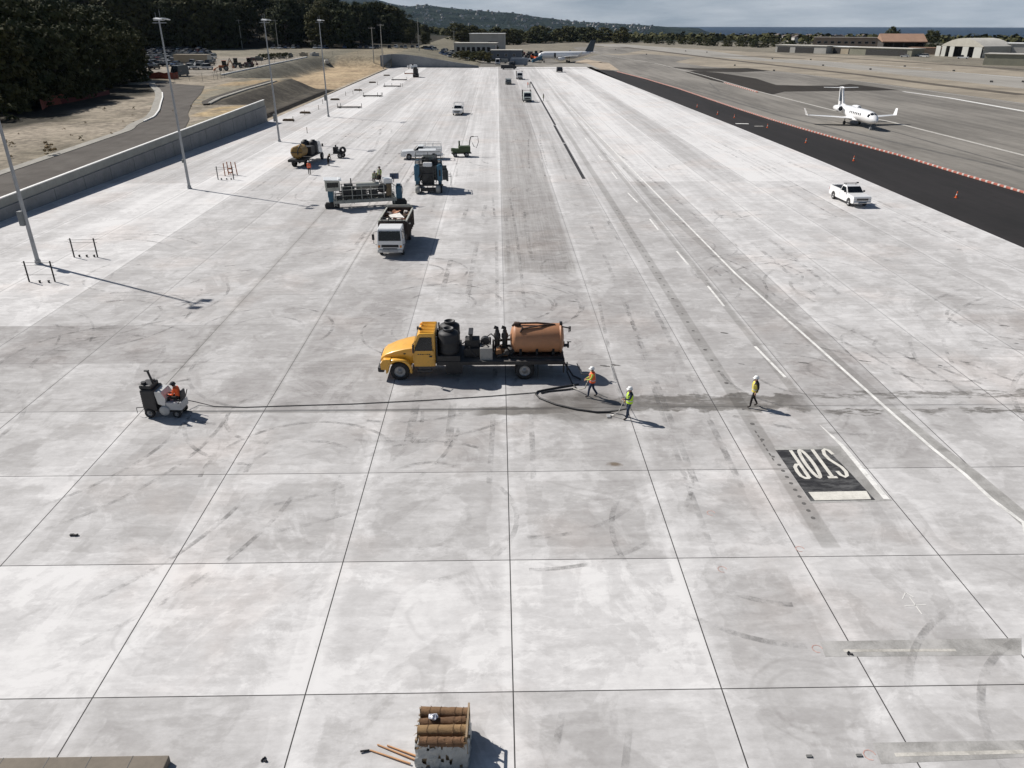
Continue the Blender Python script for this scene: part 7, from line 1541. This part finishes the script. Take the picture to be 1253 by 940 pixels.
# containers, machines and fencing in the yard between the road and the car park
T = thing('shipping_container', 'cream storage container standing before the parked cars', 'container', (*(-110.36, 300.14), ground_z(*(-110.36, 300.14))), R(-10))
q = MB(); q.box(0, 0, 1.4, 13, 3.2, 3.2)
for k in range(24): q.box(-6.3+k*.55, -1.62, 1.4, .2, .06, 2.9)
q.build('container_body', W_TAN, T); q = MB(); q.box(6.53, 0, 1.4, .06, 2.9, 2.9); q.build('door', R_PALE, T)
def digger(p, rz, label, col):
    T = thing('tractor_loader', label, 'loader', (*p, ground_z(*p)), rz, 'loaders in the yard')
    q = MB(); q.box(0, 0, 1.2, 2.6, 1.2, .8, ch=.08); q.build('body', col, T); q = MB(); q.box(-.4, 0, 2.2, 1.3, 1.2, 1.2, ch=.06); q.build('cab', M_GLASS, T); q = MB(); q.box(-.4, 0, 2.9, 1.5, 1.4, .12, ch=.03); q.build('roof', col, T)
    q = MB(); q.bar((1.0, .45, 1.3), (2.4, .45, .7), .16); q.bar((1.0, -.45, 1.3), (2.4, -.45, .7), .16); q.prism([(2.3, .2), (3.1, .15), (2.5, .9), (2.3, .8)], -1, 1); q.build('loader_arm', col, T)
    q = MB(); q.bar((-1.3, 0, 1.2), (-2.2, 0, 2.9), .22); q.bar((-2.2, 0, 2.9), (-3.0, 0, 1.3), .18); q.box(-3.0, 0, 1.0, .6, .6, .6, ch=.05); q.build('backhoe', col, T)
    for x, r_ in ((.9, .5), (-.8, .75)):
        for s_ in (-1, 1): wheel(T, x, s_*.75, r_, .35, n=14)
digger((-85.29, 256.37), R(200), 'rusty orange backhoe loader in the yard left of the dark machines', pm('rusty_orange_paint', (.42, .14, .05), .6, .2, 1, dirt=.4))
digger((-85.82, 272.10), R(20), 'dark backhoe loader in the yard right of the rusty one', pm('dark_machine_paint', (.05, .05, .035), .6, .2, 1, dirt=.3))
digger((-82.74, 274.44), R(170), 'maroon loader in the yard at the right end of the machines', pm('maroon_paint', (.13, .04, .05), .6, .2, 1, dirt=.3))
van((*(-90.04, 233.15), ground_z(*(-90.04, 233.15))), R(-100), 'dark box van standing beside the orange netting at the gate', pm('dark_van_paint', (.05, .06, .065), .5, .1, 1), 6.0, 2.9, 2.3)
def fence(P, label, h=1.9, net=None, name='fence', step=3.0):
    T = thing(name, label, 'fence', (*P[0], ground_z(*P[0])), 0); o0 = Vector((*P[0], ground_z(*P[0]))); pts = []
    for a, b_ in zip(P, P[1:]):
        n = max(1, int(math.dist(a, b_)/step)); pts += [(lerp(a[0], b_[0], i/n), lerp(a[1], b_[1], i/n)) for i in range(n)]
    pts.append(P[-1]); V = [Vector((x, y, ground_z(x, y)))-o0 for x, y in pts]
    for v in V[:100]: q = MB(); q.cyl(v, v+Vector((0,0,h+.1)), .04, n=6); q.build('post', M_GREYM if not net else M_TMB, T)
    q = MB()
    if net:
        for a, b_ in zip(V, V[1:]): m_ = (a+b_)/2; q.add([a+Vector((0,0,.05)), m_+Vector((.1,.1,.02)), b_+Vector((0,0,.05)), b_+Vector((0,0,h)), m_+Vector((.1,0,h-.25)), a+Vector((0,0,h))], [(0,1,4,5),(1,2,3,4)])
        q.build('netting', net, T)
    else:
        for k in range(5):
            q.tube([v+Vector((0,0,h*(k+.5)/5)) for v in V], .012, 4)
        q.tube([v+Vector((0,0,h)) for v in V], .03, 5); q.build('wire_mesh', M_GREYM, T)
    return T
M_NET = pm('orange_netting', (.26, .06, .035), .8, .3, 3); M_NETR = pm('red_netting', (.12, .022, .018), .8, .3, 3)
fence([(-83.62, 212.24), (-80.91, 215.21), (-77.47, 215.14), (-75.51, 218.20), (-75.87, 228.04)], 'wire mesh fence and gate across the end of the road')
fence([(-94.71, 223.30), (-91.82, 223.25), (-88.52, 221.58), (-86.70, 223.16)], 'bright orange safety netting beside the gate', 1.8, M_NET, 'safety_netting')
fence([(-86.82, 156.53), (-85.24, 161.17), (-85.26, 169.58), (-85.19, 178.97)], 'dark red safety netting along the foot of the trees', 1.0, M_NETR, 'safety_netting', 5)
fence([(-84.5,150), (-86.5,156), (-85.5,161), (-88,166)], 'crumpled red netting beside the tall pale bush', 1.9, M_NET, 'safety_netting')
fence([(-80.5,234), (-80.5,290), (-80.5,350), (-72,362), (-49.8,362)], 'wire mesh fence along the top of the excavated bank', 1.8, None, 'fence', 8)
ribbon('pale_drain', [(-56.8, 160), (-57.8, 170), (-58.2, 190), (-57.8, 214), (-62, 236)], 0, .9, .22, MATS['gutter_concrete'], .3); ribbon('dark_berm', [(-56.0, 157), (-57.7, 161), (-58.8, 170), (-59.2, 190), (-58.8, 214), (-63.5, 237), (-68, 262)], 0, 1.1, .28, pm('dark_berm_soil', (.055, .046, .035), .95, .3, .8), .7)
ribbon('kerb', [(-79.2, 236), (-79.2, 290), (-79.2, 345)], 0, .45, .35, MATS['white_kerb_paint'], .3)
for k, p in enumerate(((-91.47, 332.06), (-88.41, 339.30), (-86.59, 346.88), (-83.63, 357.94), (-79.03, 357.86), (-72.40, 349.53), (-92.49, 318.39))):
    q = MB(); q.box(0, 0, .6, 2.2+k*.4, 1.6, 1.3, ch=.1); q.box(.3, 0, 1.4, 1.2, 1.2, .5, ch=.08); o = q.build('stacked_materials', (W_PALE, R_PALE, M_GREYM, W_TAN)[k % 4]); o.location = (*p, ground_z(*p)); o.rotation_euler = (0,0,k); tag(o, ('nearest pale stack of wrapped materials in the yard', 'second stack of materials in the yard, pale', 'dark grey stack of materials in the yard', 'tan stack of materials in the yard', 'rearmost pale stack of materials before the wood', 'white stack of materials beside the fourth lamp mast', 'long grey stack at the left of the yard')[k], 'stack', 'stacks of materials in the yard')
for k in range(9):
    p = Vector((-92.79, 325.10)).lerp(Vector((-86.06, 339.25)), k/8); plant('dark_shrub', BUSH[k % 3], p.x, p.y, .8, 'low dark shrub heap in the yard behind the excavation', 'dark shrubs in the yard')
# a house roof showing through the wood
bx_building('house', 'pale roofed house showing through a gap high in the dark wood', (-103, 520), 12, 9, 4, R(10), W_PALE, R_WHITE, windows=((-3, 2, 1.5, 1.5), (3, 2, 1.5, 1.5)), z=19, pitch=2)

# ================================================================ air: thin even haze over the whole place
hb = MB(); hb.box(0, 7000, 180, 36400, 36400, 520)
bpy.context.view_layer.update()
ZS = [(o.matrix_world @ Vector(c_)).z for o in C.objects if o.type == 'MESH' for c_ in o.bound_box]
hb.v = [Vector((v.x, v.y, min(ZS)-1 if v.z < 100 else max(ZS)+3)) for v in hb.v]
hm_ = bpy.data.materials.new('haze'); hm_.use_nodes = True; t_ = hm_.node_tree; t_.nodes.clear(); o_ = t_.nodes.new('ShaderNodeOutputMaterial'); v_ = t_.nodes.new('ShaderNodeVolumePrincipled')
v_.inputs['Color'].default_value = (.55, .72, .95, 1); v_.inputs['Density'].default_value = 0.000017; t_.links.new(v_.outputs[0], o_.inputs['Volume'])
hz = struct('haze', hb, hm_, 'stuff')
